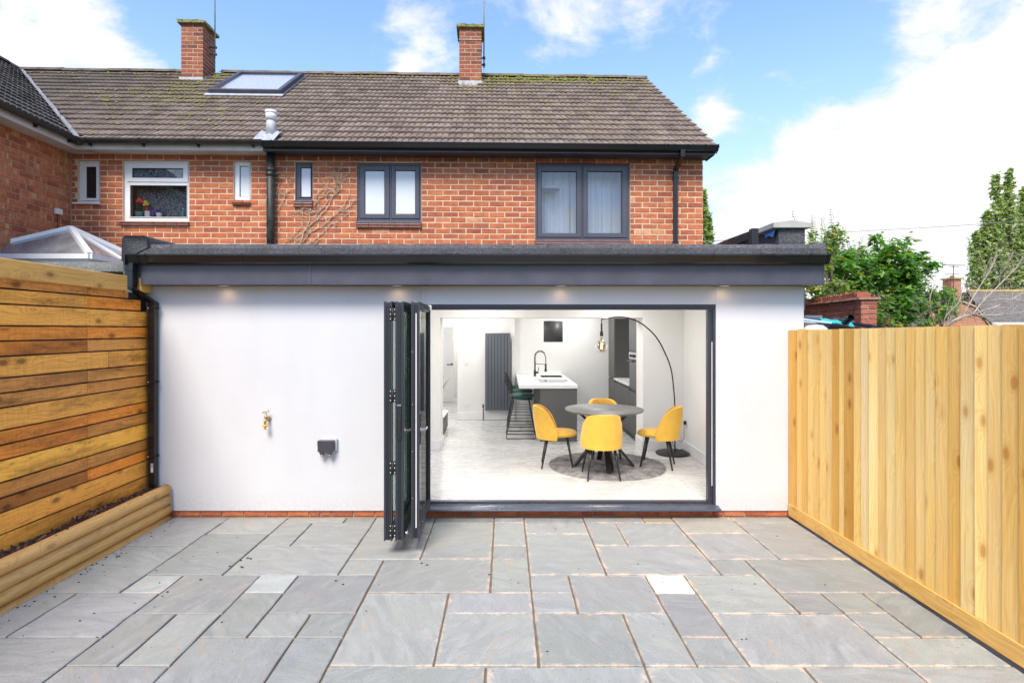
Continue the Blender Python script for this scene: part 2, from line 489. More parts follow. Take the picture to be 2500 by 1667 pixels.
def wood_mat(name, axis='x', light=(.62, .36, .11), mid=(.46, .22, .05), dark=(.20, .075, .018), stain=0.5, rough=0.55, freq=26.0, kn=0.75, pale=0.0):
    """axis = grain direction in object space"""
    m, nt, b, out = new_mat(name)
    co = objco(nt, rnd=31.0)
    s = {'x': (1.0, 6.0, 6.0), 'y': (6.0, 1.0, 6.0), 'z': (6.0, 6.0, 1.0)}[axis]
    st = vmth(nt, 'MULTIPLY', co, s).outputs[0]
    # knots
    vor = nd(nt, 'TexVoronoi', dict(feature='F1', voronoi_dimensions='3D'), Vector=vmth(nt, 'MULTIPLY', co, tuple(q * 0.9 + 1.2 if q > 1 else 3.3 for q in s)).outputs[0], Scale=1.0)
    d = vor.outputs['Distance']
    kfield = mth(nt, 'EXPONENT', mth(nt, 'MULTIPLY', mth(nt, 'MULTIPLY', d, d), -14.0))
    low = nd(nt, 'TexNoise', None, Vector=st, Scale=1.1, Detail=3.0, Roughness=0.5)
    sp = nd(nt, 'SeparateXYZ', None, Vector=co)
    across = mth(nt, 'ADD', sp.outputs[{'x': 2, 'y': 2, 'z': 1}[axis]], mth(nt, 'MULTIPLY', sp.outputs[{'x': 1, 'y': 0, 'z': 0}[axis]], 0.6))
    ph = mth(nt, 'ADD', mth(nt, 'MULTIPLY', across, freq), mth(nt, 'ADD', mth(nt, 'MULTIPLY', low, 7.0), mth(nt, 'MULTIPLY', kfield, 3.5)))
    ring = mth(nt, 'PINGPONG', ph, 0.5)
    ringr = ramp(nt, mth(nt, 'MULTIPLY', ring, 2.0), [(0.0, 0.0), (0.55, 0.25), (0.9, 1.0)])
    fine = nd(nt, 'TexNoise', None, Vector=vmth(nt, 'MULTIPLY', st, tuple((1.2 if q == 1 else 14.0) for q in s)).outputs[0], Scale=1.6, Detail=4.0, Roughness=0.7)
    c = mixc(nt, mth(nt, 'MULTIPLY', ringr, 0.55), light, mid)
    c = mixc(nt, 1.0, c, ramp(nt, fine, [(0.3, 0.80), (0.7, 1.12)]), 'MULTIPLY')
    blot = nd(nt, 'TexNoise', None, Vector=st, Scale=0.55, Detail=5.0, Roughness=0.65)
    c = mixc(nt, ramp(nt, blot, [(0.48, 0.0), (0.72, stain)]), c, dark)
    if stain > .7:
        b2 = nd(nt, 'TexNoise', None, Vector=st, Scale=1.3, Detail=8.0, Roughness=0.75)
        c = mixc(nt, ramp(nt, b2, [(0.56, 0.0), (0.66, 0.7)]), c, tuple(q * .6 for q in dark))
        saw = nd(nt, 'TexNoise', None, Vector=vmth(nt, 'MULTIPLY', co, (8.0, 55.0, 8.0)).outputs[0], Scale=1.0, Detail=3.0)
        c = mixc(nt, 1.0, c, ramp(nt, saw, [(0.35, 0.93), (0.6, 1.05)]), 'MULTIPLY')
    if pale:
        c = mixc(nt, ramp(nt, nd(nt, 'TexNoise', None, Vector=st, Scale=0.8, Detail=4.0), [(0.45, 0.0), (0.7, pale)]), c, (.86, .72, .50))
    kn_m = ramp(nt, d, [(0.0, 1.0), (0.10, 0.9), (0.17, 0.25), (0.30, 0.0)])
    c = mixc(nt, mth(nt, 'MULTIPLY', kn_m, kn), c, tuple(q * 0.8 for q in dark))
    oi = nd(nt, 'ObjectInfo')
    c = mixc(nt, 1.0, c, oi.outputs['Color'], 'MULTIPLY')
    put(nt, b, Base_Color=c, Roughness=rough)
    b.inputs['Specular IOR Level'].default_value = 0.3
    bump(nt, b, mth(nt, 'ADD', fine, mth(nt, 'MULTIPLY', ringr, 0.3)), 0.35, 0.002)
    return m

def felt_mat(name, col=(.045, .046, .052), hi=(.22, .22, .24)):
    m, nt, b, out = new_mat(name)
    P = geo_pos(nt)
    g = nd(nt, 'TexNoise', None, Vector=P, Scale=85.0, Detail=6.0, Roughness=0.85)
    v = nd(nt, 'TexVoronoi', None, Vector=P, Scale=210.0)
    big = nd(nt, 'TexNoise', None, Vector=P, Scale=3.0, Detail=6.0)
    c = mixc(nt, ramp(nt, g, [(0.46, 0.0), (0.66, 1.0)]), col, hi)
    c = mixc(nt, 1.0, c, ramp(nt, big, [(0.3, 0.8), (0.7, 1.25)]), 'MULTIPLY')
    put(nt, b, Base_Color=c, Roughness=0.92)
    bump(nt, b, mth(nt, 'ADD', g, v.outputs['Distance']), 0.9, 0.004)
    return m

def glass_mat(name, tint=(.92, .95, .94), refl=0.0, fk=1.0):
    m, nt, b, out = new_mat(name)
    nt.nodes.remove(b)
    fr = nd(nt, 'Fresnel', None, IOR=1.5)
    tr = nd(nt, 'BsdfTransparent', None, Color=tint)
    gl = nd(nt, 'BsdfGlossy', None, Color=(1, 1, 1), Roughness=0.015)
    f = mth(nt, 'ADD', mth(nt, 'MULTIPLY', fr, fk), refl, clamp=True)
    mx = nd(nt, 'MixShader', None, Fac=f)
    nt.links.new(tr.outputs[0], mx.inputs[1]); nt.links.new(gl.outputs[0], mx.inputs[2])
    nt.links.new(mx.outputs[0], out.inputs[0])
    return m

def slab_mat(name, joined=False):
    m, nt, b, out = new_mat(name)
    oi = nd(nt, 'ObjectInfo')
    P = geo_pos(nt)
    rnd = nd(nt, 'NewGeometry').outputs['Random Per Island'] if joined else oi.outputs['Random']
    ang = mth(nt, 'MULTIPLY', rnd, 5.0)
    rot = nd(nt, 'VectorRotate', dict(rotation_type='Z_AXIS'), Vector=P, Angle=ang).outputs[0]
    off = nd(nt, 'CombineXYZ', None, X=mth(nt, 'MULTIPLY', rnd, 40.0), Y=mth(nt, 'MULTIPLY', rnd, 17.0), Z=0.0).outputs[0]
    co = vmth(nt, 'ADD', rot, off).outputs[0]
    st = vmth(nt, 'MULTIPLY', co, (1.2, 3.4, 1.0)).outputs[0]
    n = nd(nt, 'TexNoise', None, Vector=st, Scale=3.2, Detail=8.0, Roughness=0.68, Distortion=0.8)
    b1 = nd(nt, 'TexNoise', None, Vector=co, Scale=2.3, Detail=6.0, Roughness=0.6)
    c = ramp(nt, n, [(0.25, (.225, .235, .238)), (0.5, (.30, .31, .312)), (0.75, (.40, .41, .405))])
    c = mixc(nt, ramp(nt, b1, [(0.35, 0.0), (0.7, 0.75)]), c, (.31, .325, .295))
    # rusty seams and grout residue
    rs = nd(nt, 'TexNoise', None, Vector=vmth(nt, 'MULTIPLY', co, (1.0, 2.6, 1.0)).outputs[0], Scale=2.6, Detail=7.0, Roughness=0.7, Distortion=1.6)
    c = mixc(nt, ramp(nt, rs, [(0.585, 0.0), (0.635, 0.42), (0.68, 0.0)]), c, (.46, .31, .19))
    sx = nd(nt, 'SeparateXYZ', None, Vector=P)
    east = nd(nt, 'MapRange', dict(interpolation_type='SMOOTHSTEP'), Value=sx.outputs[0], From_Min=-1.6, From_Max=0.1)
    tcg = nd(nt, 'TexCoord').outputs['Generated']
    g = nd(nt, 'SeparateXYZ', None, Vector=tcg)
    def edge(s):
        return mth(nt, 'MINIMUM', s, mth(nt, 'SUBTRACT', 1.0, s))
    if not joined:
        e = mth(nt, 'MINIMUM', edge(g.outputs[0]), edge(g.outputs[1]))
        en = nd(nt, 'TexNoise', None, Vector=P, Scale=9.0, Detail=7.0, Roughness=0.75)
        em = ramp(nt, mth(nt, 'ADD', mth(nt, 'MULTIPLY', e, 1.6), mth(nt, 'MULTIPLY', en, -0.42)), [(-0.0, 0.0), (0.0, 0.0)])
        val = mth(nt, 'SUBTRACT', mth(nt, 'MULTIPLY', en, 0.30), mth(nt, 'MULTIPLY', e, 1.0))
        em = nd(nt, 'MapRange', dict(interpolation_type='SMOOTHSTEP'), Value=val, From_Min=0.115, From_Max=0.17)
        c = mixc(nt, mth(nt, 'MULTIPLY', mth(nt, 'MULTIPLY', em.outputs[0], east.outputs[0]), 0.75), c, (.62, .50, .39))
    grit = nd(nt, 'TexNoise', None, Vector=P, Scale=120.0, Detail=4.0)
    c = mixc(nt, 1.0, c, ramp(nt, grit, [(0.3, 0.86), (0.7, 1.1)]), 'MULTIPLY')
    dk = nd(nt, 'TexNoise', None, Vector=P, Scale=38.0, Detail=2.0)
    c = mixc(nt, ramp(nt, dk, [(0.735, 0.0), (0.76, 0.8)]), c, (.05, .04, .035))
    c = mixc(nt, 1.0, c, oi.outputs['Color'], 'MULTIPLY')
    put(nt, b, Base_Color=c, Roughness=ramp(nt, n, [(0.3, 0.5), (0.7, 0.75)]))
    b.inputs['Specular IOR Level'].default_value = 0.4
    bump(nt, b, mth(nt, 'ADD', mth(nt, 'ADD', n, mth(nt, 'MULTIPLY', b1, 1.2)), mth(nt, 'MULTIPLY', grit, 0.25)), 0.8, 0.009)
    return m

def leaf_mat(name, cols, trans=0.5):
    m, nt, b, out = new_mat(name)
    r = nd(nt, 'NewGeometry').outputs['Random Per Island']
    c = ramp(nt, r, cols)
    put(nt, b, Base_Color=c, Roughness=0.45)
    t = nd(nt, 'BsdfTranslucent', None, Color=mixc(nt, 1.0, c, (1.3, 1.5, .6), 'MULTIPLY'))
    mx = nd(nt, 'MixShader', None, Fac=trans)
    nt.links.new(b.outputs[0], mx.inputs[1]); nt.links.new(t.outputs[0], mx.inputs[2])
    nt.links.new(mx.outputs[0], out.inputs[0])
    return m

M = {}
M['brick'] = brick_mat('brick'); M['brick_joined'] = brick_mat('brick_joined', joined=True)
M['stack'] = brick_mat('stack_brick'); M['combed'] = brick_mat('combed_brick', combed=True); M['combed_joined'] = brick_mat('combed_brick_joined', combed=True, joined=True)
M['old_brick'] = brick_mat('old_brick', old=True)
M['mortar'] = mortar_mat('mortar', (.68, .51, .36)); M['mortar_dark'] = mortar_mat('mortar_dark', (.42, .28, .20)); M['mortar_stack'] = mortar_mat('mortar_stack', (.46, .35, .26)); M['mortar_old'] = mortar_mat('mortar_old', (.45, .36, .29))
M['tile'] = tile_mat('roof_tile'); M['tile_joined'] = tile_mat('roof_tile_joined', joined=True)
M['tile_dark'] = tile_mat('roof_tile_dark', dark=True); M['tile_dark_joined'] = tile_mat('roof_tile_dark_joined', joined=True, dark=True)
M['felt'] = felt_mat('felt'); M['felt_old'] = felt_mat('felt_old', (.10, .105, .10), (.36, .36, .33))
M['wood_left'] = wood_mat('stained_board', 'y', light=(.84, .43, .085), mid=(.58, .235, .034), dark=(.15, .050, .010), stain=0.80, freq=30, kn=0.8)
M['wood_cap'] = wood_mat('cap_board', 'y', light=(.86, .49, .135), mid=(.72, .34, .075), dark=(.25, .10, .025), stain=0.25, freq=22)
M['wood_right'] = wood_mat('fence_board', 'z', light=(.98, .65, .215), mid=(.90, .50, .105), dark=(.66, .26, .04), stain=0.30, freq=38, kn=0.8, pale=0.22)
M['log'] = wood_mat('log_wood', 'y', light=(.68, .42, .16), mid=(.54, .29, .09), dark=(.22, .11, .045), stain=0.4, freq=30, kn=0.5)
M['render'] = simple('white_render', (.665, .665, .685), 0.9, var=0.025, nscale=2.2, bmp=0.35, bscale=95.0, spec=0.2, bdist=0.003)
def render_mat():
    m, nt, b, out = new_mat('white_render')
    P = geo_pos(nt)
    big = nd(nt, 'TexNoise', None, Vector=P, Scale=1.1, Detail=6.0, Roughness=0.6)
    mid = nd(nt, 'TexNoise', None, Vector=vmth(nt, 'MULTIPLY', P, (3.0, 3.0, 1.2)).outputs[0], Scale=1.0, Detail=7.0, Roughness=0.65)
    g = nd(nt, 'TexNoise', None, Vector=P, Scale=95.0, Detail=4.0, Roughness=0.7)
    trowel = nd(nt, 'TexNoise', None, Vector=vmth(nt, 'MULTIPLY', P, (1.4, 1.4, 5.0)).outputs[0], Scale=1.6, Detail=3.0, Distortion=1.5)
    c = mixc(nt, 1.0, (.625, .634, .662), ramp(nt, big, [(0.3, 0.97), (0.7, 1.02)]), 'MULTIPLY')
    c = mixc(nt, 1.0, c, ramp(nt, mid, [(0.3, 0.97), (0.7, 1.02)]), 'MULTIPLY')
    z = nd(nt, 'SeparateXYZ', None, Vector=P).outputs[2]
    splash = nd(nt, 'MapRange', dict(interpolation_type='SMOOTHSTEP'), Value=mth(nt, 'ADD', z, mth(nt, 'MULTIPLY', mid, -0.30)), From_Min=0.16, From_Max=-0.06)
    sp = nd(nt, 'TexNoise', None, Vector=P, Scale=30.0, Detail=5.0, Roughness=0.8)
    c = mixc(nt, mth(nt, 'MULTIPLY', splash.outputs[0], ramp(nt, sp, [(0.4, 0.0), (0.65, 0.35)])), c, (.44, .39, .34))
    put(nt, b, Base_Color=c, Roughness=0.88); b.inputs['Specular IOR Level'].default_value = 0.2
    bump(nt, b, mth(nt, 'ADD', mth(nt, 'MULTIPLY', trowel, 1.6), g), 0.25, 0.003)
    return m
M['render'] = render_mat()
M['pvc_black'] = simple('black_plastic', (.012, .012, .014), 0.22, spec=0.5)
M['pvc_black_old'] = simple('weathered_black_plastic', (.028, .029, .028), 0.45, var=0.4, nscale=9.0)
M['iron_old'] = simple('old_black_pipe', (.030, .033, .030), 0.55, var=0.7, nscale=11.0, bmp=0.3, bscale=50)
M['anthracite'] = simple('anthracite_plastic', (.062, .063, .083), 0.40, var=0.20, nscale=4.0)
M['frame_grey'] = simple('grey_frame', (.070, .073, .096), 0.35, var=0.04)
M['alu'] = simple('anthracite_aluminium', (.036, .040, .054), 0.35, var=0.05)
M['alu_light'] = simple('anthracite_cill', (.060, .072, .105), 0.3, var=0.05)
M['gasket'] = simple('black_gasket', (.010, .010, .011), 0.6)
M['white_pvc'] = simple('white_plastic', (.78, .78, .79), 0.35, var=0.03)
M['white_dirty'] = simple('weathered_white_board', (.62, .60, .58), 0.55, var=0.12, nscale=3.0)
M['white_paint'] = simple('white_wall_paint', (.82, .815, .80), 0.7, var=0.01, spec=0.2)
M['white_gloss'] = simple('white_gloss_paint', (.80, .80, .82), 0.35, var=0.01)
def sky_pale_glass():
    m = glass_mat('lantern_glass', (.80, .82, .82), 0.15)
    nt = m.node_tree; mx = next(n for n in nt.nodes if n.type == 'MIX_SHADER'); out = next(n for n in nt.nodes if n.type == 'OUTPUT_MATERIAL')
    df = nd(nt, 'BsdfDiffuse', None, Color=(.62, .64, .66)); n = nd(nt, 'TexNoise', None, Vector=geo_pos(nt), Scale=5.0, Detail=6.0)  # whitish diffuse stands in for pale sky reflected in the panes
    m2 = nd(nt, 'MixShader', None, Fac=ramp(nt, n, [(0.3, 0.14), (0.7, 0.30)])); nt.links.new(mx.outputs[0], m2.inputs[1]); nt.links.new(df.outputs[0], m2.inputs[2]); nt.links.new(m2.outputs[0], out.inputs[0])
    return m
M['glass_lantern'] = sky_pale_glass()
M['lead_dark'] = simple('weathered_lead', (.22, .22, .24), 0.6, var=0.45, nscale=12.0, bmp=0.4, bscale=20)
M['lead'] = simple('lead_flashing', (.42, .43, .46), 0.55, var=0.25, nscale=9.0, bmp=0.4, bscale=20)
M['concrete'] = simple('concrete_coping', (.42, .42, .39), 0.9, var=0.15, nscale=6.0, bmp=0.5, bscale=70)
M['mossy_cap'] = None
M['galv'] = simple('galvanised_steel', (.38, .38, .38), 0.45, metal=0.6)
M['steel'] = simple('brushed_steel', (.62, .62, .64), 0.25, metal=1.0)
M['black_metal'] = simple('black_metal', (.012, .012, .013), 0.4)
M['brass'] = simple('brass', (.50, .37, .20), 0.4, metal=0.8, var=0.2, nscale=40)
M['yellow_plastic'] = simple('yellow_plastic', (.80, .42, .02), 0.35)
M['orange_plastic'] = simple('orange_plastic', (.75, .20, .02), 0.35)
M['cab'] = simple('grey_cabinet', (.085, .085, .086), 0.5, var=0.02)
M['cab_side'] = simple('grey_cabinet_panel', (.11, .11, .11), 0.55, var=0.02)
M['worktop'] = simple('white_worktop', (.84, .84, .84), 0.25, var=0.01)
M['rad'] = simple('radiator_grey', (.115, .128, .155), 0.4, var=0.03)
M['yellow'] = simple('yellow_fabric', (.83, .47, .062), 0.9, var=0.07, nscale=14, bmp=0.5, bscale=420, sheen=0.25, bdist=0.0015)
M['velvet'] = simple('green_velvet', (.003, .07, .055), 0.6, var=0.5, nscale=12, sheen=0.25)
M['dark_glass'] = simple('black_glass', (.02, .02, .022), 0.06)
M['hob'] = simple('hob_glass', (.30, .31, .32), 0.12)
M['sill_tile'] = simple('clay_sill_tile', (.24, .10, .075), 0.6, var=0.3, nscale=14)
M['curtain'] = simple('net_curtain', (.92, .93, .97), 0.9, var=0.02)
M['frost'] = simple('frosted_glass', (.66, .71, .76), 0.22, var=0.02)
M['frost_violet'] = simple('frosted_glass_pale', (.70, .71, .80), 0.22, var=0.02)
M['lampshade'] = simple('paper_lampshade', (.62, .58, .55), 0.9)
M['glass'] = glass_mat('window_glass', (.99, .995, .995), 0.015, 0.8); M['glass_green'] = glass_mat('door_glass', (.84, .93, .90), 0.0, 0.45); M['glass_refl'] = glass_mat('roof_window_glass', (.97, .98, .99), 0.06, 0.4)
M['glass_smoke'] = glass_mat('smoked_bulb_glass', (.42, .37, .33), 0.34)
M['slab'] = slab_mat('patio_slab'); M['slab_joined'] = slab_mat('patio_slab_joined', True)
M['joint'] = mortar_mat('patio_joint', (.21, .155, .11))
M['soil'] = mortar_mat('soil', (.035, .024, .018))
M['bark'] = simple('bark', (.16, .12, .09), 0.95, var=0.4, nscale=20, bmp=0.8, bscale=60)
M['dead'] = simple('dead_twig', (.40, .34, .29), 0.9, var=0.25, nscale=20)
M['creeper'] = simple('dry_creeper', (.50, .40, .30), 0.9, var=0.3, nscale=25)
M['dead_leaf'] = simple('dead_leaf', (.30, .23, .15), 0.9, var=0.4, nscale=30)
M['leaf_bush'] = leaf_mat('shrub_leaf', [(0, (.10, .22, .05)), (.4, (.16, .33, .07)), (.75, (.24, .43, .10)), (.93, (.22, .36, .07)), (.97, (.36, .33, .04)), (1, (.45, .28, .03))])
M['leaf_pale'] = leaf_mat('pale_leaf', [(0, (.13, .22, .06)), (.5, (.22, .31, .085)), (.85, (.34, .37, .13)), (.95, (.50, .38, .05)), (1, (.55, .22, .03))])
M['leaf_poplar'] = leaf_mat('poplar_leaf', [(0, (.22, .28, .12)), (.5, (.36, .42, .19)), (1, (.52, .56, .28))], 0.5)
M['leaf_dark'] = leaf_mat('dark_leaf', [(0, (.06, .15, .035)), (.6, (.10, .23, .055)), (1, (.18, .33, .08))])
M['leaf_plant'] = leaf_mat('palm_leaf', [(0, (.03, .09, .03)), (1, (.06, .16, .05))], 0.2)
M['sky_blue_plastic'] = simple('blue_plastic_sheet', (.04, .25, .65), 0.4)
M['turquoise'] = simple('turquoise_plastic', (.03, .42, .38), 0.4)
M['navy_pvc'] = simple('dark_blue_grey_plastic', (.03, .035, .08), 0.3)
M['pale_blue'] = simple('pale_blue_plastic', (.35, .55, .75), 0.4)
M['red_petals'] = simple('red_petals', (.75, .06, .05), 0.7); M['yellow_petals'] = simple('yellow_petals', (.75, .55, .05), 0.7)
M['violet'] = simple('violet_petals', (.10, .05, .38), 0.6); M['planter'] = simple('turquoise_planter', (.10, .42, .48), 0.5)
M['terracotta'] = simple('terracotta', (.40, .12, .06), 0.8)
M['grey_roof'] = simple('felted_shed_roof', (.2, .2, .2), 0.9)
M['screw'] = simple('screw_head', (.75, .75, .75), 0.4)

def extra_mats():
    # mossy chimney cap
    m, nt, b, out = new_mat('mossy_cap')
    P = geo_pos(nt)
    n = nd(nt, 'TexNoise', None, Vector=P, Scale=22.0, Detail=7.0, Roughness=0.75)
    c = ramp(nt, n, [(0.35, (.10, .10, .05)), (0.5, (.22, .22, .08)), (0.62, (.38, .36, .16)), (0.75, (.45, .43, .36))])
    put(nt, b, Base_Color=c, Roughness=0.95); bump(nt, b, n, 1.0, 0.02)
    M['mossy_cap'] = m
    # moss clumps
    m, nt, b, out = new_mat('moss')
    n = nd(nt, 'TexNoise', None, Vector=geo_pos(nt), Scale=60.0, Detail=4.0)
    c = ramp(nt, n, [(0.3, (.07, .085, .015)), (0.55, (.17, .17, .03)), (0.75, (.32, .27, .05))])
    put(nt, b, Base_Color=c, Roughness=1.0); bump(nt, b, n, 1.0, 0.01)
    M['moss'] = m
    # large-format porcelain floor tile
    m, nt, b, out = new_mat('porcelain_tile')
    oi = nd(nt, 'ObjectInfo').outputs['Random']
    P = geo_pos(nt)
    off = nd(nt, 'CombineXYZ', None, X=mth(nt, 'MULTIPLY', oi, 19.0), Y=mth(nt, 'MULTIPLY', oi, 31.0), Z=0.0).outputs[0]
    co = vmth(nt, 'MULTIPLY', vmth(nt, 'ADD', P, off).outputs[0], (1.0, 3.0, 1.0)).outputs[0]
    n = nd(nt, 'TexNoise', None, Vector=co, Scale=1.6, Detail=8.0, Roughness=0.62, Distortion=1.4)
    v = nd(nt, 'TexNoise', None, Vector=co, Scale=1.1, Detail=5.0, Roughness=0.6, Distortion=2.5)
    c = ramp(nt, n, [(0.2, (.51, .505, .49)), (0.5, (.56, .555, .545)), (0.8, (.62, .615, .605))])
    c = mixc(nt, ramp(nt, v, [(0.49, 0.0), (0.50, 0.4), (0.51, 0.0)]), c, (.72, .715, .70))
    put(nt, b, Base_Color=c, Roughness=ramp(nt, n, [(0.3, 0.22), (0.7, 0.34)]))
    M['floor_tile'] = m
    # rug
    m, nt, b, out = new_mat('grey_shag')
    n = nd(nt, 'TexNoise', None, Vector=geo_pos(nt), Scale=9.0, Detail=6.0, Roughness=0.7)
    n2 = nd(nt, 'TexNoise', None, Vector=geo_pos(nt), Scale=90.0, Detail=3.0, Roughness=0.7)
    c = ramp(nt, n, [(0.3, (.16, .155, .157)), (0.5, (.31, .30, .302)), (0.7, (.52, .505, .505))])
    c = mixc(nt, 1.0, c, ramp(nt, n2, [(0.3, 0.6), (0.7, 1.35)]), 'MULTIPLY')
    put(nt, b, Base_Color=c, Roughness=1.0); bump(nt, b, n2, 1.0, 0.02)
    M['rug'] = m
    # concrete-look table top
    m, nt, b, out = new_mat('stone_table_top')
    n = nd(nt, 'TexNoise', None, Vector=vmth(nt, 'MULTIPLY', geo_pos(nt), (1, 3, 1)).outputs[0], Scale=5.0, Detail=9.0, Roughness=0.7)
    c = ramp(nt, n, [(0.3, (.13, .13, .128)), (0.55, (.21, .208, .20)), (0.75, (.31, .305, .295))])
    put(nt, b, Base_Color=c, Roughness=0.45)
    M['table_top'] = m
    # quilted inner back
    m, nt, b, out = new_mat('yellow_quilted')
    tcn = nd(nt, 'TexCoord').outputs['UV']
    put(nt, b, Base_Color=(.80, .42, .05), Roughness=0.9)
    b.inputs['Sheen Weight'].default_value = 0.25
    M['quilt'] = m
    # obscured window glass: dark, dimpled
    m, nt, b, out = new_mat('obscured_glass')
    P = geo_pos(nt)
    v = nd(nt, 'TexVoronoi', dict(feature='SMOOTH_F1'), Vector=P, Scale=42.0)
    big = nd(nt, 'TexNoise', None, Vector=P, Scale=1.2, Detail=2.0)
    c = ramp(nt, v.outputs['Distance'], [(0.1, (.22, .27, .30)), (0.5, (.09, .12, .14)), (0.8, (.03, .04, .05))])
    put(nt, b, Base_Color=c, Roughness=0.12); bump(nt, b, v.outputs['Distance'], 0.9, 0.01)
    M['obscured'] = m
    # bark chips
    m, nt, b, out = new_mat('bark_chip')
    r = nd(nt, 'NewGeometry').outputs['Random Per Island']
    c = ramp(nt, r, [(0, (.035, .018, .013)), (.5, (.085, .04, .026)), (.85, (.15, .07, .042)), (1, (.30, .17, .09))])
    put(nt, b, Base_Color=c, Roughness=0.9)
    M['chip'] = m
    # grass
    m, nt, b, out = new_mat('rough_grass')
    n = nd(nt, 'TexNoise', None, Vector=geo_pos(nt), Scale=3.0, Detail=9.0, Roughness=0.7)
    put(nt, b, Base_Color=ramp(nt, n, [(0.3, (.035, .06, .02)), (0.7, (.10, .13, .04))]), Roughness=1.0)
    M['grass'] = m
    # glowing filament, lit downlight
    for nm, col, st in (('filament', (1.0, .45, .14), 7.0), ('downlight_lens', (1.0, .90, .75), 2.6), ('ceiling_lens', (1.0, .97, .92), 8.0)):
        m, nt, b, out = new_mat(nm)
        put(nt, b, Base_Color=(.8, .8, .8)); b.inputs['Emission Color'].default_value = (*col, 1); b.inputs['Emission Strength'].default_value = st
        M[nm] = m
    # far roof
    m, nt, b, out = new_mat('far_roof')
    n = nd(nt, 'TexNoise', None, Vector=vmth(nt, 'MULTIPLY', geo_pos(nt), (1.5, 1.5, 1.5)).outputs[0], Scale=3.0, Detail=8.0, Roughness=0.7)
    put(nt, b, Base_Color=ramp(nt, n, [(0.3, (.10, .09, .085)), (0.7, (.22, .20, .185))]), Roughness=0.95)
    M['far_roof'] = m
    m, nt, b, out = new_mat('far_brick')
    sc = vmth(nt, 'MULTIPLY', nd(nt, 'TexCoord').outputs['Object'], (1, 1, 1)).outputs[0]
    sp = nd(nt, 'SeparateXYZ', None, Vector=sc)
    cc = nd(nt, 'CombineXYZ', None, X=sp.outputs[0], Y=sp.outputs[2], Z=0.0)
    bt = nd(nt, 'TexBrick', None, Vector=cc.outputs[0], Color1=(.50, .17, .08), Color2=(.42, .13, .065), Mortar=(.55, .40, .30), Scale=1.0)
    bt.inputs['Brick Width'].default_value = 0.225; bt.inputs['Row Height'].default_value = 0.078; bt.inputs['Mortar Size'].default_value = 0.008
    put(nt, b, Base_Color=bt.outputs[0], Roughness=0.95)
    M['far_brick'] = m
    # grimy chimney brickwork uses the ordinary brick
extra_mats()
# ------------------------------------------------------------------ the old brick terrace (its own skewed frame)
cT, sT = math.cos(TH), math.sin(TH)
def hp(px, py, yl=0.0):
    u = (px - CX_) / F_; v = (CY_ - py) / F_
    t = (yl + (HY + 5.89) * cT) / (cT - sT * u)
    wx = u * t; wy = -5.89 + t
    return cT * wx + sT * (wy - HY), CZ_ + v * t

PITCH = RAD(35); SLEN = 4.65; EZ = 4.58; EY = -0.27
RUN, RISE = SLEN * math.cos(PITCH), SLEN * math.sin(PITCH)
BM, BC = 0.2296, 0.0812        # brick module and course

def brick_meshes(n, name, mat, L=0.2150, H=0.0675, D=0.030):
    out = []
    for k in range(n):
        r = random.Random(k * 7 + 3)
        j = lambda a: r.uniform(-a, a)
        mb = MB()
        c = 0.004
        a, h = L / 2, H / 2
        back = [(-a, D, -h), (a, D, -h), (a, D, h), (-a, D, h)]
        mid = [(-a + j(.0015), c, -h + j(.0015)), (a + j(.0015), c, -h + j(.0015)), (a + j(.0015), c, h + j(.0015)), (-a + j(.0015), c, h + j(.0015))]
        fr = [(x * (1 - c / a) + j(.001), j(.0012), z * (1 - c / h)) for x, y, z in mid]
        mb.add(back + mid + fr, [(11, 10, 9, 8)[::-1]] + [(i, (i + 1) % 4, 4 + (i + 1) % 4, 4 + i) for i in range(4)] + [(4 + i, 4 + (i + 1) % 4, 8 + (i + 1) % 4, 8 + i) for i in range(4)])
        out.append(mb.mesh(name, mat))
    return out

BR = brick_meshes(5, 'brick', M['brick'])
BRS = brick_meshes(5, 'brick', M['stack'])
BRC = brick_meshes(5, 'brick', M['combed'])
BRO = brick_meshes(4, 'brick', M['old_brick'], L=0.2, H=0.062)

def lay(parent, meshes, joined_mat, place, x0, x1, z0, z1, holes, limit=300, seed=1, L=0.2175, H=0.069, mod=BM, course=BC, phase=0.0, D=0.03):
    """place(x, z) -> 4x4 matrix whose X runs along the wall, Z up, Y into it"""
    r = random.Random(seed)
    todo = []
    nrow = int(round((z1 - z0) / course))
    for i in range(nrow):
        zc = z0 + (i + .5) * course
        off = phase + (0.5 * mod if i % 2 else 0)
        k = math.floor((x0 - off) / mod) - 1
        while True:
            a = off + k * mod + (mod - L) / 2; b = a + L; k += 1
            if a > x1: break
            ivs = [(max(a, x0), min(b, x1))]
            for h in holes:
                if h[2] < zc < h[3]:
                    nx = []
                    for (p, q) in ivs:
                        if q <= h[0] or p >= h[1]: nx.append((p, q))
                        else:
                            if p < h[0]: nx.append((p, h[0] - .004))
                            if q > h[1]: nx.append((h[1] + .004, q))
                    ivs = nx
            for p, q in ivs:
                if q - p > 0.035: todo.append(((p + q) / 2, zc, q - p))
    todo.sort(key=lambda t: -round(t[2], 2) * 10 - t[1] * 0.01)
    st = MB()
    for i, (x, z, l) in enumerate(todo):
        me = meshes[r.randrange(len(meshes))]
        m4 = place(x + r.uniform(-.0015, .0015), z + r.uniform(-.0012, .0012)) @ Matrix.Translation((0, r.uniform(-.0015, .0025), 0)) @ Matrix.Rotation(r.uniform(-.006, .006), 4, 'Y') @ Matrix.Diagonal((l / L, 1, 1, 1))
        if i < limit:
            inst('brick', me, parent, M=m4)
        else:
            st.add([m4 @ v.co for v in me.vertices], [tuple(p.vertices) for p in me.polygons])
    if st.v:
        o = st.build('brick_courses', joined_mat, parent)
        o['kind'] = 'stuff'

def front(x, z): return Matrix.Translation((x, -0.005, z))

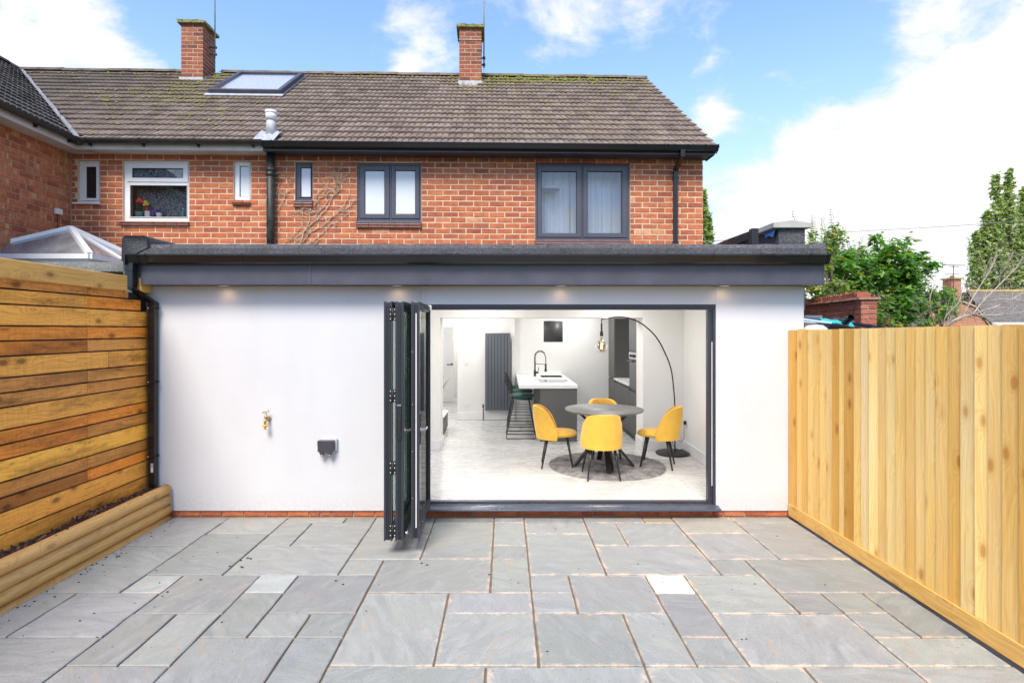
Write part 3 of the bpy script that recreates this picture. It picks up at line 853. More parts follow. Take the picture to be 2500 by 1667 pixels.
house = thing('brick_house', 'red brick end house behind the flat roof, with dark grey windows and new black gutter', 'house', (0, HY, 0), TH)
neigh = thing('brick_house', 'red brick middle house with white framed windows and a roof window', 'house', (0, HY, 0), TH)
wing = thing('brick_house', 'brick house wing at the left edge with combed orange bricks and a dark tiled roof', 'house', (0, HY, 0), TH)
XB = -3.46     # boundary between the two houses
XR = 2.985
XW = -6.33
SOF = 4.49

# windows: outer rectangle, casements, panes - all in the wall's own metres
def rect(px0, py0, px1, py1):
    a = hp(px0, py0); b = hp(px1, py1)
    return (a[0], b[0], b[1], a[1])
def frame_with(parent, name, outer, holes, y0, y1, mat, bevel=0.004):
    return wall_mb(outer[0], outer[1], outer[2], outer[3], y0, y1, holes).build(name, mat, parent, bevel=bevel)

def window(parent, name, outer, casements, panes, mat, pane_mats, sill=None, tile_sill=None, mull=None, y=0.035, label=None):
    fr = frame_with(parent, name, outer, casements, y, y + .06, mat)
    if label: fr['label'] = label
    for i, cs in enumerate(casements):
        pn = panes[i]
        frame_with(fr, 'casement', (cs[0] + .003, cs[1] - .003, cs[2] + .003, cs[3] - .003), [pn], y - .012, y + .05, mat)
        g = .012
        for (a, b, c, d) in ((pn[0], pn[1], pn[3] - .006, pn[3]), (pn[0], pn[1], pn[2], pn[2] + .006), (pn[0], pn[0] + .006, pn[2] + .006, pn[3] - .006), (pn[1] - .006, pn[1], pn[2] + .006, pn[3] - .006)):
            pass
        gm = MB()
        gm.box(pn[0], pn[1], y + .006, y + .02, pn[3] - .007, pn[3]); gm.box(pn[0], pn[1], y + .006, y + .02, pn[2], pn[2] + .007)
        gm.box(pn[0], pn[0] + .007, y + .006, y + .02, pn[2] + .007, pn[3] - .007); gm.box(pn[1] - .007, pn[1], y + .006, y + .02, pn[2] + .007, pn[3] - .007)
        gm.build('gasket', M['gasket'], fr)
        bx('pane', pane_mats[i], fr, pn[0] + .007, pn[1] - .007, y + .010, y + .016, pn[2] + .007, pn[3] - .007)
    if sill:
        MB().prism([(y - .045 - .02, sill[2] - .0), (y + .05, sill[2]), (y + .05, sill[3]), (y - .045 + .01, sill[3] - .006), (y - .065, sill[2] + .014)][::-1], 'x', sill[0], sill[1]).build('sill', mat, fr, bevel=.003)
    return fr

def tile_sill(parent, x0, x1, z1, h, step=.155):
    n = max(2, round((x1 - x0) / step)); w = (x1 - x0) / n
    for i in range(n):
        for row in range(2):
            hh = h / 2
            zz = z1 - hh * (row + 1)
            a = x0 + i * w + .003; b = x0 + (i + 1) * w - .003
            mb = MB().prism([(-.045 + row * .008, zz + .003), (-.052 + row * .008, zz + hh * .5), (-.045 + row * .008, zz + hh - .003), (.04, zz + hh - .001), (.04, zz + .003)], 'x', a, b)
            mb.build('sill_tile', M['sill_tile'], parent)

W1 = rect(190, 391.7, 244, 495); W2 = rect(300, 391, 461.6, 541.4); W3 = rect(570, 393.5, 613, 494)
W4 = rect(720.6, 396, 764, 489.5); W5 = rect(871.4, 397, 1029, 541); W6 = rect(1306.6, 397, 1538, 588)

# ---- mortar beds (the wall proper) and bricks
def solid_walls(root, x0, x1, z0, holes, mort, front_z0):
    wall_mb(x0, x1, front_z0, SOF, 0.0, 0.12, holes).build('mortar_wall', mort, root)
hA = [W4, W5, W6]; hB = [W1, W2, W3]
solid_walls(house, XB, XR, 0, hA, M['mortar'], 2.52)
solid_walls(neigh, XW, XB, 0, hB, M['mortar'], 0.0)
lay(house, BR, M['brick_joined'], front, XB + .004, XR + .004, SOF - 21 * BC, SOF, hA, seed=4)
lay(neigh, BR, M['brick_joined'], front, XW + .01, XB - .004, SOF - 21 * BC, SOF, hB, seed=8, phase=.05)
# side and rear walls of the houses, party wall
w = MB(); w.box(XR - .12, XR, .122, 7.0, 0, SOF); w.box(XB + .002, XR, 6.88, 7.0, 0, SOF - .01); w.build('side_wall', M['far_brick'], house)
MB().prism([(0.121, SOF), (6.999, SOF), (3.54, SOF + 2.60)], 'x', XR - .11, XR - .002).build('gable', M['far_brick'], house)
bx('rear_wall', M['far_brick'], neigh, XW, XB, 6.88, 7.0, 0, SOF)
# wing wall facing east (along local y, looking +x)
WY0 = -3.4
MB().box(XW - .12, XW, WY0, 0.0, 0, SOF).build('mortar_wall', M['mortar_dark'], wing)
def wingp(a, z): return Matrix.Translation((XW + .007, a, z)) @ Matrix(((0, -1, 0, 0), (1, 0, 0, 0), (0, 0, 1, 0), (0, 0, 0, 1)))
lay(wing, BRC, M['combed_joined'], wingp, -2.6, -.005, SOF - 23 * BC, SOF, [], seed=5, L=.2215, H=.0735)
w = MB(); w.box(XW - 7.6, XW - .121, WY0, WY0 + .12, 0, SOF); w.box(XW - 7.6, XW - 7.48, WY0 + .12, 7, 0, SOF); w.box(XW - 7.4, XW, 6.9, 7.02, 0, SOF - .01); w.build('side_wall', M['far_brick'], wing)

# ---- soffits, fascias
bx('soffit', M['white_dirty'], neigh, XW + .001, XB, -.245, .05, SOF, SOF + .012)
bx('fascia', M['white_dirty'], neigh, XW + .25, XB, -.262, -.246, SOF - .012, SOF + .085, bevel=.003)
bx('soffit', M['white_dirty'], wing, XW - .05, XW + .244, WY0 - .05, -.001, SOF - .001, SOF + .011)
bx('fascia', M['white_dirty'], wing, XW + .245, XW + .262, WY0 - .05, -.262, SOF - .013, SOF + .085, bevel=.003)
vent_o = MB().box(-6.15, -5.92, -.14, -.07, SOF - .022, SOF - .002)
vent_o.build('soffit_vent', M['white_dirty'], neigh, bevel=.004)
bx('soffit', M['anthracite'], house, XB, XR + .06, -.245, .05, SOF - .004, SOF + .010)
bx('fascia', M['anthracite'], house, XB, XR + .075, -.262, -.246, SOF - .016, SOF + .085, bevel=.003)
MB().prism([(-.262, SOF - .016), (.05, SOF - .016), (.05, SOF + .22), (-.262, SOF + .04)][::1], 'x', XR + .062, XR + .078).build('box_end', M['anthracite'], house)

# ---- gutters
def half_round(mb, p0, p1, r, n=10, drop=.012):
    p0 = Vector(p0); p1 = Vector(p1); t = (p1 - p0).normalized(); side = t.cross(Vector((0, 0, 1))).normalized()
    vs = []; 
    for p in (p0, p1):
        for k in range(n + 1):
            a = math.pi * k / n
            vs.append(p + side * math.cos(a) * r - Vector((0, 0, 1)) * math.sin(a) * r)
        for k in range(n, -1, -1):
            a = math.pi * k / n
            vs.append(p + side * math.cos(a) * (r - .006) - Vector((0, 0, 1)) * math.sin(a) * (r - .006))
    m = 2 * (n + 1)
    fs = [(k, (k + 1) % m, m + (k + 1) % m, m + k) for k in range(m)]
    mb.add(vs, fs, False)
GZ = 4.604
g = MB(); half_round(g, (XW + .262 + .07, EY - .06, GZ), (XB + .03, EY - .06, GZ), .060); gut = g.build('gutter', M['pvc_black_old'], neigh)
def gut_collar(parent, x, r=.066, w=.03, y=EY - .06, mat=None, axis='x'):
    c = MB()
    if axis == 'x': half_round(c, (x - w / 2, y, GZ + .004), (x + w / 2, y, GZ + .004), r); c.box(x - .012, x + .012, y + .02, y + .075, GZ - .085, GZ - .02)
    else: half_round(c, (y, x - w / 2, GZ + .004), (y, x + w / 2, GZ + .004), r); c.box(y - .075, y - .02, x - .012, x + .012, GZ - .085, GZ - .02)
    c.build('bracket', mat or M['pvc_black_old'], parent)
for px in (215, 345, 480, 615): gut_collar(gut, hp(px, 345, -.33)[0])
g = MB(); half_round(g, (XW + .262 + .06, WY0 - .1, GZ), (XW + .262 + .06, EY + .02, GZ), .060); gutw = g.build('gutter', M['pvc_black_old'], wing)
for yy in (-1.02, -.42): gut_collar(gutw, yy, y=XW + .262 + .06, axis='y')
# corner boot
MB().lathe([(.068, -.07), (.07, 0), (.07, .01)], 12, c=(XW + .262 + .06, EY - .06, GZ)).build('corner_joint', M['pvc_black_old'], neigh)

def ogee(mb, x0, x1, yb, ztop, s=1.0):
    """square-line gutter: back at yb, front lip towards -y"""
    P = [(0, 0), (0, -.075), (-.055, -.083), (-.075, -.070), (-.098, -.012), (-.104, -.008), (-.104, .004), (-.092, .004), (-.090, -.008), (-.068, -.064), (-.010, -.066), (-.006, 0)]
    P = [(yb + a * s, ztop + b * s) for a, b in P]
    mb.prism(P, 'x', x0, x1)
g = MB(); ogee(g, XB + .01, XR + .085, EY, GZ - .012, .96); gutA = g.build('gutter', M['pvc_black'], house)
def ogee_collar(parent, x, yb, zt, w=.014, s=1.06, mat=None):
    c = MB(); ogee(c, x - w / 2, x + w / 2, yb + .001, zt + .004, s); c.build('bracket', mat or M['pvc_black'], parent)
for px in (663, 796, 958, 1108, 1145, 1254, 1403, 1552, 1621, 1631, 1648, 1680, 1722): ogee_collar(gutA, hp(px, 350, -.35)[0], EY, GZ - .012)
cap = MB(); ogee(cap, XR + .085, XR + .10, EY + .001, GZ - .008, 1.08); cap.build('end_cap', M['pvc_black'], gutA)
# lower moulding catching light below the gutter
bx('drip_strip', M['anthracite'], house, XB + .002, XR + .07, -.275, -.2625, SOF - .012, SOF + .004, bevel=.002)

# ---- downpipes
x_, _ = hp(661, 420, -.09)
d = MB(); d.tube([(x_, -.10, SOF - .01), (x_, -.10, 2.76)], .056, 16)
dp = d.build('downpipe', M['iron_old'], house)
c = MB(); z1 = hp(661, 421, -.1)[1]; c.lathe([(.060, -.055), (.068, -.05), (.068, -.02), (.062, -.015), (.062, .015), (.070, .02), (.070, .05), (.06, .055)], 16, c=(x_, -.10, z1)); c.box(x_ + .06, x_ + .13, -.10, -.06, z1 - .03, z1 - .01); c.build('pipe_collar', M['iron_old'], dp)
xs, _ = hp(1648.5, 500, -.05)
d = MB(); hw = .031
d.box(xs - hw, xs + hw, -.085, -.023, 2.76, hp(1648, 420, -.05)[1])
dp2 = d.build('downpipe', M['pvc_black'], house, bevel=.006, label='square black plastic downpipe with a swan neck')
xt = hp(1662, 380, -.25)[0]; zt = hp(1662, 372, -.3)[1]
q = MB(); q.tube([(xt, -.32, zt + .03), (xt, -.32, zt - .05), (xs, -.054, hp(1648, 420, -.05)[1] + .02), (xs, -.054, hp(1648, 420, -.05)[1] - .03)], .043, 4, sq=True, smooth=False); q.build('swan_neck', M['pvc_black'], dp2)
for pz in (421, 434, 592):
    zc = hp(1648, pz, -.05)[1]; MB().box(xs - .036, xs + .036, -.09, -.018, zc - .012, zc + .012).build('pipe_clip', M['pvc_black'], dp2, bevel=.003)

# ---- windows
def R4(r, l, t, rr, b):  # inset helper
    return (r[0] + l, r[1] - rr, r[2] + b, r[3] - t)
obs = M['obscured']
P1 = rect(207, 406, 232, 483)
window(neigh, 'window', W1, [R4(W1, .03, .03, .03, .03)], [P1], M['white_pvc'], [M['dark_glass']], sill=None)
bx('sill', M['white_pvc'], neigh, W1[0] - .05, W1[1] + .01, -.05, .05, W1[2] - .03, W1[2] - .003, bevel=.005)
C2a = rect(306.5, 396.5, 457, 444.5); C2b = rect(307, 451, 456, 535)
P2a = rect(319.5, 409, 445, 434); P2b = rect(315, 451.5, 454, 529.5)
win2 = window(neigh, 'window', W2, [C2a, R4(P2b, -.012, -.012, -.012, -.012)], [P2a, P2b], M['white_pvc'], [M['glass'], M['glass']], label='white window with a top light and ornaments on the inside sill')
bx('obscured_pane', obs, win2, P2a[0] - .01, P2a[1] + .01, .066, .070, P2a[2] - .01, P2a[3] + .01)
bx('obscured_pane', obs, win2, P2b[0] - .02, P2b[1] + .02, .21, .214, P2b[2] - .05, P2b[3] + .02)
bx('inner_sill', M['white_gloss'], win2, P2b[0] - .05, P2b[1] + .05, .096, .208, P2b[2] - .03, P2b[2] + .004)
tile_sill(neigh, W2[0] - .03, W2[1] + .01, W2[2] - .004, .062)
P3 = rect(583, 404, 606.5, 480.5)
window(neigh, 'window', W3, [R4(W3, .025, .025, .025, .025)], [P3], M['white_pvc'], [M['frost']])
tile_sill(neigh, W3[0] - .01, W3[1], W3[2] - .004, .045)
P4 = rect(732.5, 408, 757.5, 480)
window(house, 'window', W4, [R4(W4, .035, .03, .03, .045)], [P4], M['frame_grey'], [M['frost_violet']], sill=(W4[0] - .015, W4[1], W4[2] - .028, W4[2] + .008))
tile_sill(house, W4[0] - .015, W4[1], W4[2] - .034, .075)
xm = (hp(950, 450)[0] + hp(955, 450)[0]) / 2
C5a = (W5[0] + .035, xm - .012, W5[2] + .045, W5[3] - .035); C5b = (xm + .012, W5[1] - .035, C5a[2], C5a[3])
window(house, 'window', W5, [C5a, C5b], [rect(889.5, 415, 938, 522), rect(964, 415, 1013.5, 522)], M['frame_grey'], [M['frost'], M['frost']], sill=(W5[0] - .015, W5[1] + .004, W5[2] - .03, W5[2] + .008))
tile_sill(house, W5[0] - .01, W5[1] + .005, W5[2] - .036, .068, .2)
xm = hp(1422, 450)[0]
C6a = (W6[0] + .035, xm - .012, W6[2] + .05, W6[3] - .035); C6b = (xm + .012, W6[1] - .035, C6a[2], C6a[3])
w6 = window(house, 'window', W6, [C6a, C6b], [rect(1322.7, 417, 1408.5, 569.5), rect(1435, 417, 1520, 569.5)], M['frame_grey'], [M['glass'], M['glass']], sill=(W6[0] - .012, W6[1] + .004, W6[2] - .03, W6[2] + .008))
tile_sill(house, W6[0] - .01, W6[1] + .01, W6[2] - .034, .068, .2)
# bedroom behind the big window
br = MB(); br.box(W6[0] - .5, W6[1] + .5, 2.4, 2.44, W6[2] - .6, W6[3] + .05); br.box(W6[0] - .54, W6[0] - .5, .125, 2.4, W6[2] - .6, W6[3] + .05); br.box(W6[1] + .5, W6[1] + .54, .125, 2.4, W6[2] - .6, W6[3] + .05)
br.box(W6[0] - .5, W6[1] + .5, .125, 2.4, W6[3] + .001, W6[3] + .05); br.box(W6[0] - .5, W6[1] + .5, .125, 2.4, W6[2] - .64, W6[2] - .6); br.build('bedroom_wall', M['white_paint'], house)
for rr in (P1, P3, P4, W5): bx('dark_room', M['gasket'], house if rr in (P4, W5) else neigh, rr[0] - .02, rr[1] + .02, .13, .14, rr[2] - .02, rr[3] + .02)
# net curtains: folded sheets
def curtain(x0, x1, z0, z1, y, seed):
    r = random.Random(seed); n = 220; vs = []
    ph = [r.uniform(0, 6) for _ in range(4)]
    for j, z in enumerate((z0, (z0 + z1) / 2, z1)):
        for i in range(n + 1):
            t = i / n
            yy = y + (.016 * math.sin(t * 58 + ph[0] + j * .3) + .010 * math.sin(t * 131 + ph[1]) + .018 * math.sin(t * 23 + ph[2])) 
            vs.append((x0 + (x1 - x0) * t, yy, z))
    fs = [(j * (n + 1) + i, j * (n + 1) + i + 1, (j + 1) * (n + 1) + i + 1, (j + 1) * (n + 1) + i) for j in range(2) for i in range(n)]
    return MB().add(vs, fs, True)
cur = curtain(W6[0] - .05, W6[1] + .05, W6[2] - .05, W6[3] - .004, .36, 3).build('net_curtain', M['curtain'], None)
cur.location = (0, HY, 0); cur.rotation_euler = (0, 0, TH)
tag(cur, 'white net curtain hanging in folds behind the big grey bedroom window', 'curtain')
# pendant shade seen through the left pane
sx_, sz_ = hp(1346, 463, .13)
sh = thing('pendant_lamp', 'round paper lampshade close behind the left pane of the big grey window', 'lamp', (0, HY, 0), TH)
MB().lathe([(.02, .03), (.08, .028), (.135, .012), (.145, 0), (.135, -.012), (.02, -.016)], 28, c=(sx_, .215, sz_ + .02)).build('lamp_shade', M['lampshade'], sh)
MB().tube([(sx_, .215, sz_ + .02), (sx_, .215, W6[3])], .004, 6).build('cord', M['white_pvc'], sh)
cur.location.z = 0
# ornaments on the neighbour's sill (between the clear outer pane and the obscured one)
def orn(name, label, cat, px, build):
    x, _ = hp(px, 529, .15)
    t = thing(name, label, cat, (0, HY, 0), TH)
    build(t, x, .15, P2b[2] + .005)
    return t
def o_planter(t, x, y, z):
    MB().lathe([(.045, 0), (.055, .085), (.058, .09), (.05, .088)], 14, c=(x, y, z)).build('pot', M['planter'], t)
    lf = MB(); r = random.Random(4)
    for k in range(14):
        a = r.uniform(-.5, .5); l = r.uniform(.12, .27); b = Vector((x + r.uniform(-.03, .03), y + r.uniform(-.02, .02), z + .08)); e = b + Vector((a * l * .7, r.uniform(-.02, .02), l))
        lf.tube([b, (b + e) / 2 + Vector((0, .01, .01)), e], .0025, 4)
    lf.build('stems', M['leaf_plant'], t)
    fl = MB()
    for (dx, dz, s) in ((.02, .26, .038), (.055, .235, .03), (-.01, .24, .025)): fl.lathe([(.001, -.01), (s, 0), (s * .8, .02), (.001, .012)], 9, c=(x + dx, y - .02, z + dz), M=Matrix.Rotation(1.2, 3, 'X'))
    fl.build('red_flower', M['red_petals'], t)
    fy = MB()
    for (dx, dz, s) in ((.10, .23, .03), (.13, .20, .026), (.085, .19, .022)): fy.lathe([(.001, -.01), (s, 0), (s * .8, .02), (.001, .012)], 9, c=(x + dx, y - .01, z + dz), M=Matrix.Rotation(1.2, 3, 'X'))
    fy.build('yellow_flower', M['yellow_petals'], t)
orn('flower_pot', 'turquoise pot of red and yellow flowers on the window sill', 'flower pot', 340, o_planter)
def o_box(t, x, y, z):
    bx('carton', M['white_pvc'], t, x - .035, x + .035, y - .02, y + .02, z + .02, z + .105); bx('base_band', M['orange_plastic'], t, x - .036, x + .036, y - .021, y + .021, z, z + .02)
    MB().lathe([(.018, 0), (.018, .05), (.012, .055)], 10, c=(x - .01, y, z + .105)).build('cap', M['red_petals'], t)
orn('carton', 'white carton with an orange base between the turquoise pot and the purple bottle', 'carton', 361, o_box)
orn('bottle', 'purple bottle beside the white carton on the window sill', 'bottle', 373, lambda t, x, y, z: MB().lathe([(.024, 0), (.026, .07), (.012, .10), (.010, .13), (.0, .132)], 12, c=(x, y, z)).build('bottle_body', M['violet'], t))
def o_mug(t, x, y, z):
    MB().lathe([(.032, 0), (.042, .075), (.036, .074)], 14, c=(x, y, z)).build('pot', M['white_pvc'], t)
    f = MB(); r = random.Random(2)
    for k in range(12): f.lathe([(.001, -.012), (.016, 0), (.001, .012)], 6, c=(x + r.uniform(-.05, .05), y + r.uniform(-.02, .02), z + .10 + r.uniform(-.02, .05)))
    f.build('violet_flower', M['violet'], t)
orn('flower_pot', 'white pot of violet flowers on the window sill', 'flower pot', 389, o_mug)
orn('bottle', 'small turquoise bottle at the right end of the window sill', 'bottle', 447, lambda t, x, y, z: MB().lathe([(.016, 0), (.017, .085), (.008, .10), (.008, .13), (.0, .131)], 12, c=(x, y, z)).build('bottle_body', M['turquoise'], t))

# ---- roofs
def roof_frame(kind):
    if kind == 'main':
        A, U = Vector((1, 0, 0)), Vector((0, math.cos(PITCH), math.sin(PITCH))); O = Vector((0, EY, EZ))
    else:
        A, U = Vector((0, 1, 0)), Vector((-math.cos(PITCH), 0, math.sin(PITCH))); O = Vector((XW + .27, 0, EZ))
    N = A.cross(U)
    return Matrix(((A.x, U.x, N.x, O.x), (A.y, U.y, N.y, O.y), (A.z, U.z, N.z, O.z), (0, 0, 0, 1)))
GAUGE = SLEN / 17; TW = .1880
def tile_mesh(mat, seed):
    r = random.Random(seed); L = GAUGE + .035; th = .023
    X_ = [0, .010, .016, .080, .086, .094, .104, .110, .174, .180, .188]
    Z_ = [0, 0, .012, .012, 0, -.004, 0, .012, .012, 0, -.002]
    vs = []
    w = [r.uniform(-.0012, .0012) for _ in X_]
    for yy, dz in ((0, 0), (L, 0)):
        for i, x in enumerate(X_): vs.append((x - TW / 2, yy + (w[i] if yy == 0 else 0), Z_[i] + w[i] * .6))
    n = len(X_)
    for i, x in enumerate(X_): vs.append((x - TW / 2, w[i], Z_[i] - th))
    fs = [(i, i + 1, n + i + 1, n + i) for i in range(n - 1)] + [(2 * n + i, 2 * n + i + 1, i + 1, i) for i in range(n - 1)]
    fs.append((0, n, 2 * n)); fs.append((n - 1, 3 * n - 1, 2 * n - 1))
    return MB().add(vs, fs).mesh('roof_tile', mat)
TM = [tile_mesh(M['tile'], k) for k in range(4)]; TD = [tile_mesh(M['tile_dark'], k + 9) for k in range(4)]
TILT = math.atan2(.027, GAUGE)
def lay_tiles(parent, meshes, jm, x0, x1, keep, near, limit=300, seed=1):
    r = random.Random(seed); todo = []
    nx = int(round((x1 - x0) / TW))
    for j in range(17):
        off = (TW * .25 if j % 2 else 0) * 0
        for i in range(nx):
            x = x0 + (i + .5) * TW + off; s = j * GAUGE - .02
            if keep(x, s + GAUGE / 2): todo.append((near(x, s), x, s))
    todo.sort()
    st = MB()
    for i, (_, x, s) in enumerate(todo):
        m4 = Matrix.Translation((x + r.uniform(-.002, .002), s + r.uniform(-.006, .004), .030 + r.uniform(-.002, .003))) @ Matrix.Rotation(-TILT + r.uniform(-.006, .006), 4, 'X') @ Matrix.Rotation(r.uniform(-.010, .010), 4, 'Z') @ Matrix.Rotation(r.uniform(-.01, .01), 4, 'Y')
        me = meshes[r.randrange(4)]
        if i < limit: inst('roof_tile', me, parent, M=m4)
        else: st.add([m4 @ v.co for v in me.vertices], [tuple(p.vertices) for p in me.polygons])
    if st.v:
        st.build('roof_tile_courses', jm, parent)['kind'] = 'stuff'

def mk_roof(root, kind, poly, mat):
    mb = MB(); n = len(poly)
    vs = [(x, s, 0.0) for x, s in poly] + [(x, s, -.05) for x, s in poly]
    mb.add(vs, [tuple(range(n)), tuple(range(2 * n - 1, n - 1, -1))] + [(i, n + i, n + (i + 1) % n, (i + 1) % n) for i in range(n)])
    o = mb.build('roof', mat, root); o.matrix_local = roof_frame(kind)
    return o
VC = math.cos(PITCH)
XE = XR + .13
roofA = mk_roof(house, 'main', [(XB, 0), (XE, 0), (XE, SLEN), (XB, SLEN)], M['tile_joined'])
roofB = mk_roof(neigh, 'main', [(XW + .27, 0), (XB - .001, 0), (XB - .001, SLEN), (XW + .27 - SLEN * VC, SLEN)], M['tile_joined'])
roofW = mk_roof(wing, 'wing', [(WY0 - .3, 0), (EY, 0), (EY + SLEN * VC, SLEN), (WY0 - .3, SLEN)], M['tile_dark_joined'])
SKX0, SKX1, SKS0, SKS1 = -5.27, -3.98, 2.72, 4.30
nA = round((XE - XB) / TW)
TWs = (XE - XB) / nA
lay_tiles(roofA, TM, M['tile_joined'], XB + .001, XB + nA * TW, lambda x, s: not (-.84 < x < -.36 and s > 3.9), lambda x, s: abs(x) * .4 + s, seed=3)
lay_tiles(roofB, TM, M['tile_joined'], XB - 36 * TW, XB - .001,
          lambda x, s: x > XW + .27 - s * VC - .02 and not (SKX0 - .02 < x < SKX1 + .02 and SKS0 - .05 < s < SKS1 + .02) and not (-6.30 < x < -5.9 and s > 3.95),
          lambda x, s: -x * .35 + s, seed=6)
lay_tiles(roofW, TD, M['tile_dark_joined'], EY + SLEN * VC - 42 * TW, EY + SLEN * VC, lambda y, s: y < EY + s * VC + .02 and y > WY0 - .3, lambda y, s: abs(y + .5) + s * .5, seed=7)
# rear slopes
def rear(root, x0, x1, mat):
    y0, y1 = EY + RUN, EY + 2 * RUN
    mb = MB().add([(x0, y0 + .01, EZ + RISE), (x1, y0 + .01, EZ + RISE), (x1, y1, EZ), (x0, y1, EZ)], [(0, 3, 2, 1)])
    mb.build('rear_roof_slope', mat, root, solid=.04)
rear(house, XB, XE, M['tile_joined']); rear(neigh, XW + .27 - RUN, XB - .002, M['tile_joined'])
MB().add([(XW + .27 - RUN - .01, WY0 - .3, EZ + RISE), (XW + .27 - RUN - .01, 7.3, EZ + RISE), (XW + .27 - 2 * RUN, 7.3, EZ), (XW + .27 - 2 * RUN, WY0 - .3, EZ)], [(0, 1, 2, 3)]).build('rear_roof_slope', M['tile_dark_joined'], wing, solid=.04)
# ridge tiles
def ridge(root_roof, x0, x1, mat, seed, skip=(), L=.45):
    r = random.Random(seed); n = int(round((x1 - x0) / L)); L = (x1 - x0) / n
    for i in range(n):
        a = x0 + i * L
        if any(p < a + L / 2 < q for p, q in skip): continue
        N = 8; R0 = .115; vs = []
        lift = r.uniform(-.006, .008)
        for x in (a + .004, a + L - .004):
            for k in range(N + 1):
                an = math.pi * (k / N)
                vs.append((x, math.cos(an) * R0, math.sin(an) * R0 * .75 + lift))
        mb = MB().add(vs, [(k, k + 1, N + 2 + k, N + 1 + k) for k in range(N)] + [tuple(range(N + 1))[::-1], tuple(range(N + 1, 2 * N + 2))], True)
        o = mb.build('ridge_tile', mat, None, solid=0)
        yield o
def put_ridge(root, roofo, x0, x1, mat, seed, kind='main', skip=()):
    Fm = roof_frame(kind)
    for o in ridge(roofo, x0, x1, mat, seed, skip):
        if kind == 'main': W_ = Matrix.Translation((0, EY + RUN, EZ + RISE - .02))
        else: W_ = Matrix.Translation((XW + .27 - RUN, 0, EZ + RISE - .02)) @ Matrix.Rotation(math.pi / 2, 4, 'Z')
        o.parent = roofo
        o.matrix_local = Fm.inverted() @ W_
put_ridge(house, roofA, XB + .02, XE, M['tile_joined'], 1, skip=[(-.84, -.36)])
put_ridge(neigh, roofB, XW + .27 - RUN, XB, M['tile_joined'], 2, skip=[(-6.32, -5.88)])
put_ridge(wing, roofW, WY0 - .3, EY + RUN + .1, M['tile_dark_joined'], 3, kind='wing')
# undercloak / verge at the right end
MB().box(XE - .03, XE, .0, SLEN, -.09, .02).build('verge', M['concrete'], roofA)
# valley: lead strip
vb = MB(); nv = 24; vs = []; r = random.Random(5)
for i in range(nv + 1):
    t = i / nv; p = Vector((XW + .27 - RUN * t, EY + RUN * t, EZ + RISE * t + .045))
    e = Vector((1, 1, 0)).normalized()
    jag = r.uniform(-.012, .012)
    vs += [p + Vector((.040 + jag, 0, 0)) + Vector((0, 0, .03)), p + Vector((0, 0, -.02)), p + Vector((0, -.040 + jag, 0)) + Vector((0, 0, .03))]
vb.add(vs, [(3 * i, 3 * i + 3, 3 * i + 4, 3 * i + 1) for i in range(nv)] + [(3 * i + 1, 3 * i + 4, 3 * i + 5, 3 * i + 2) for i in range(nv)], True)
vb.build('valley_lining', M['lead_dark'], neigh, solid=.006)

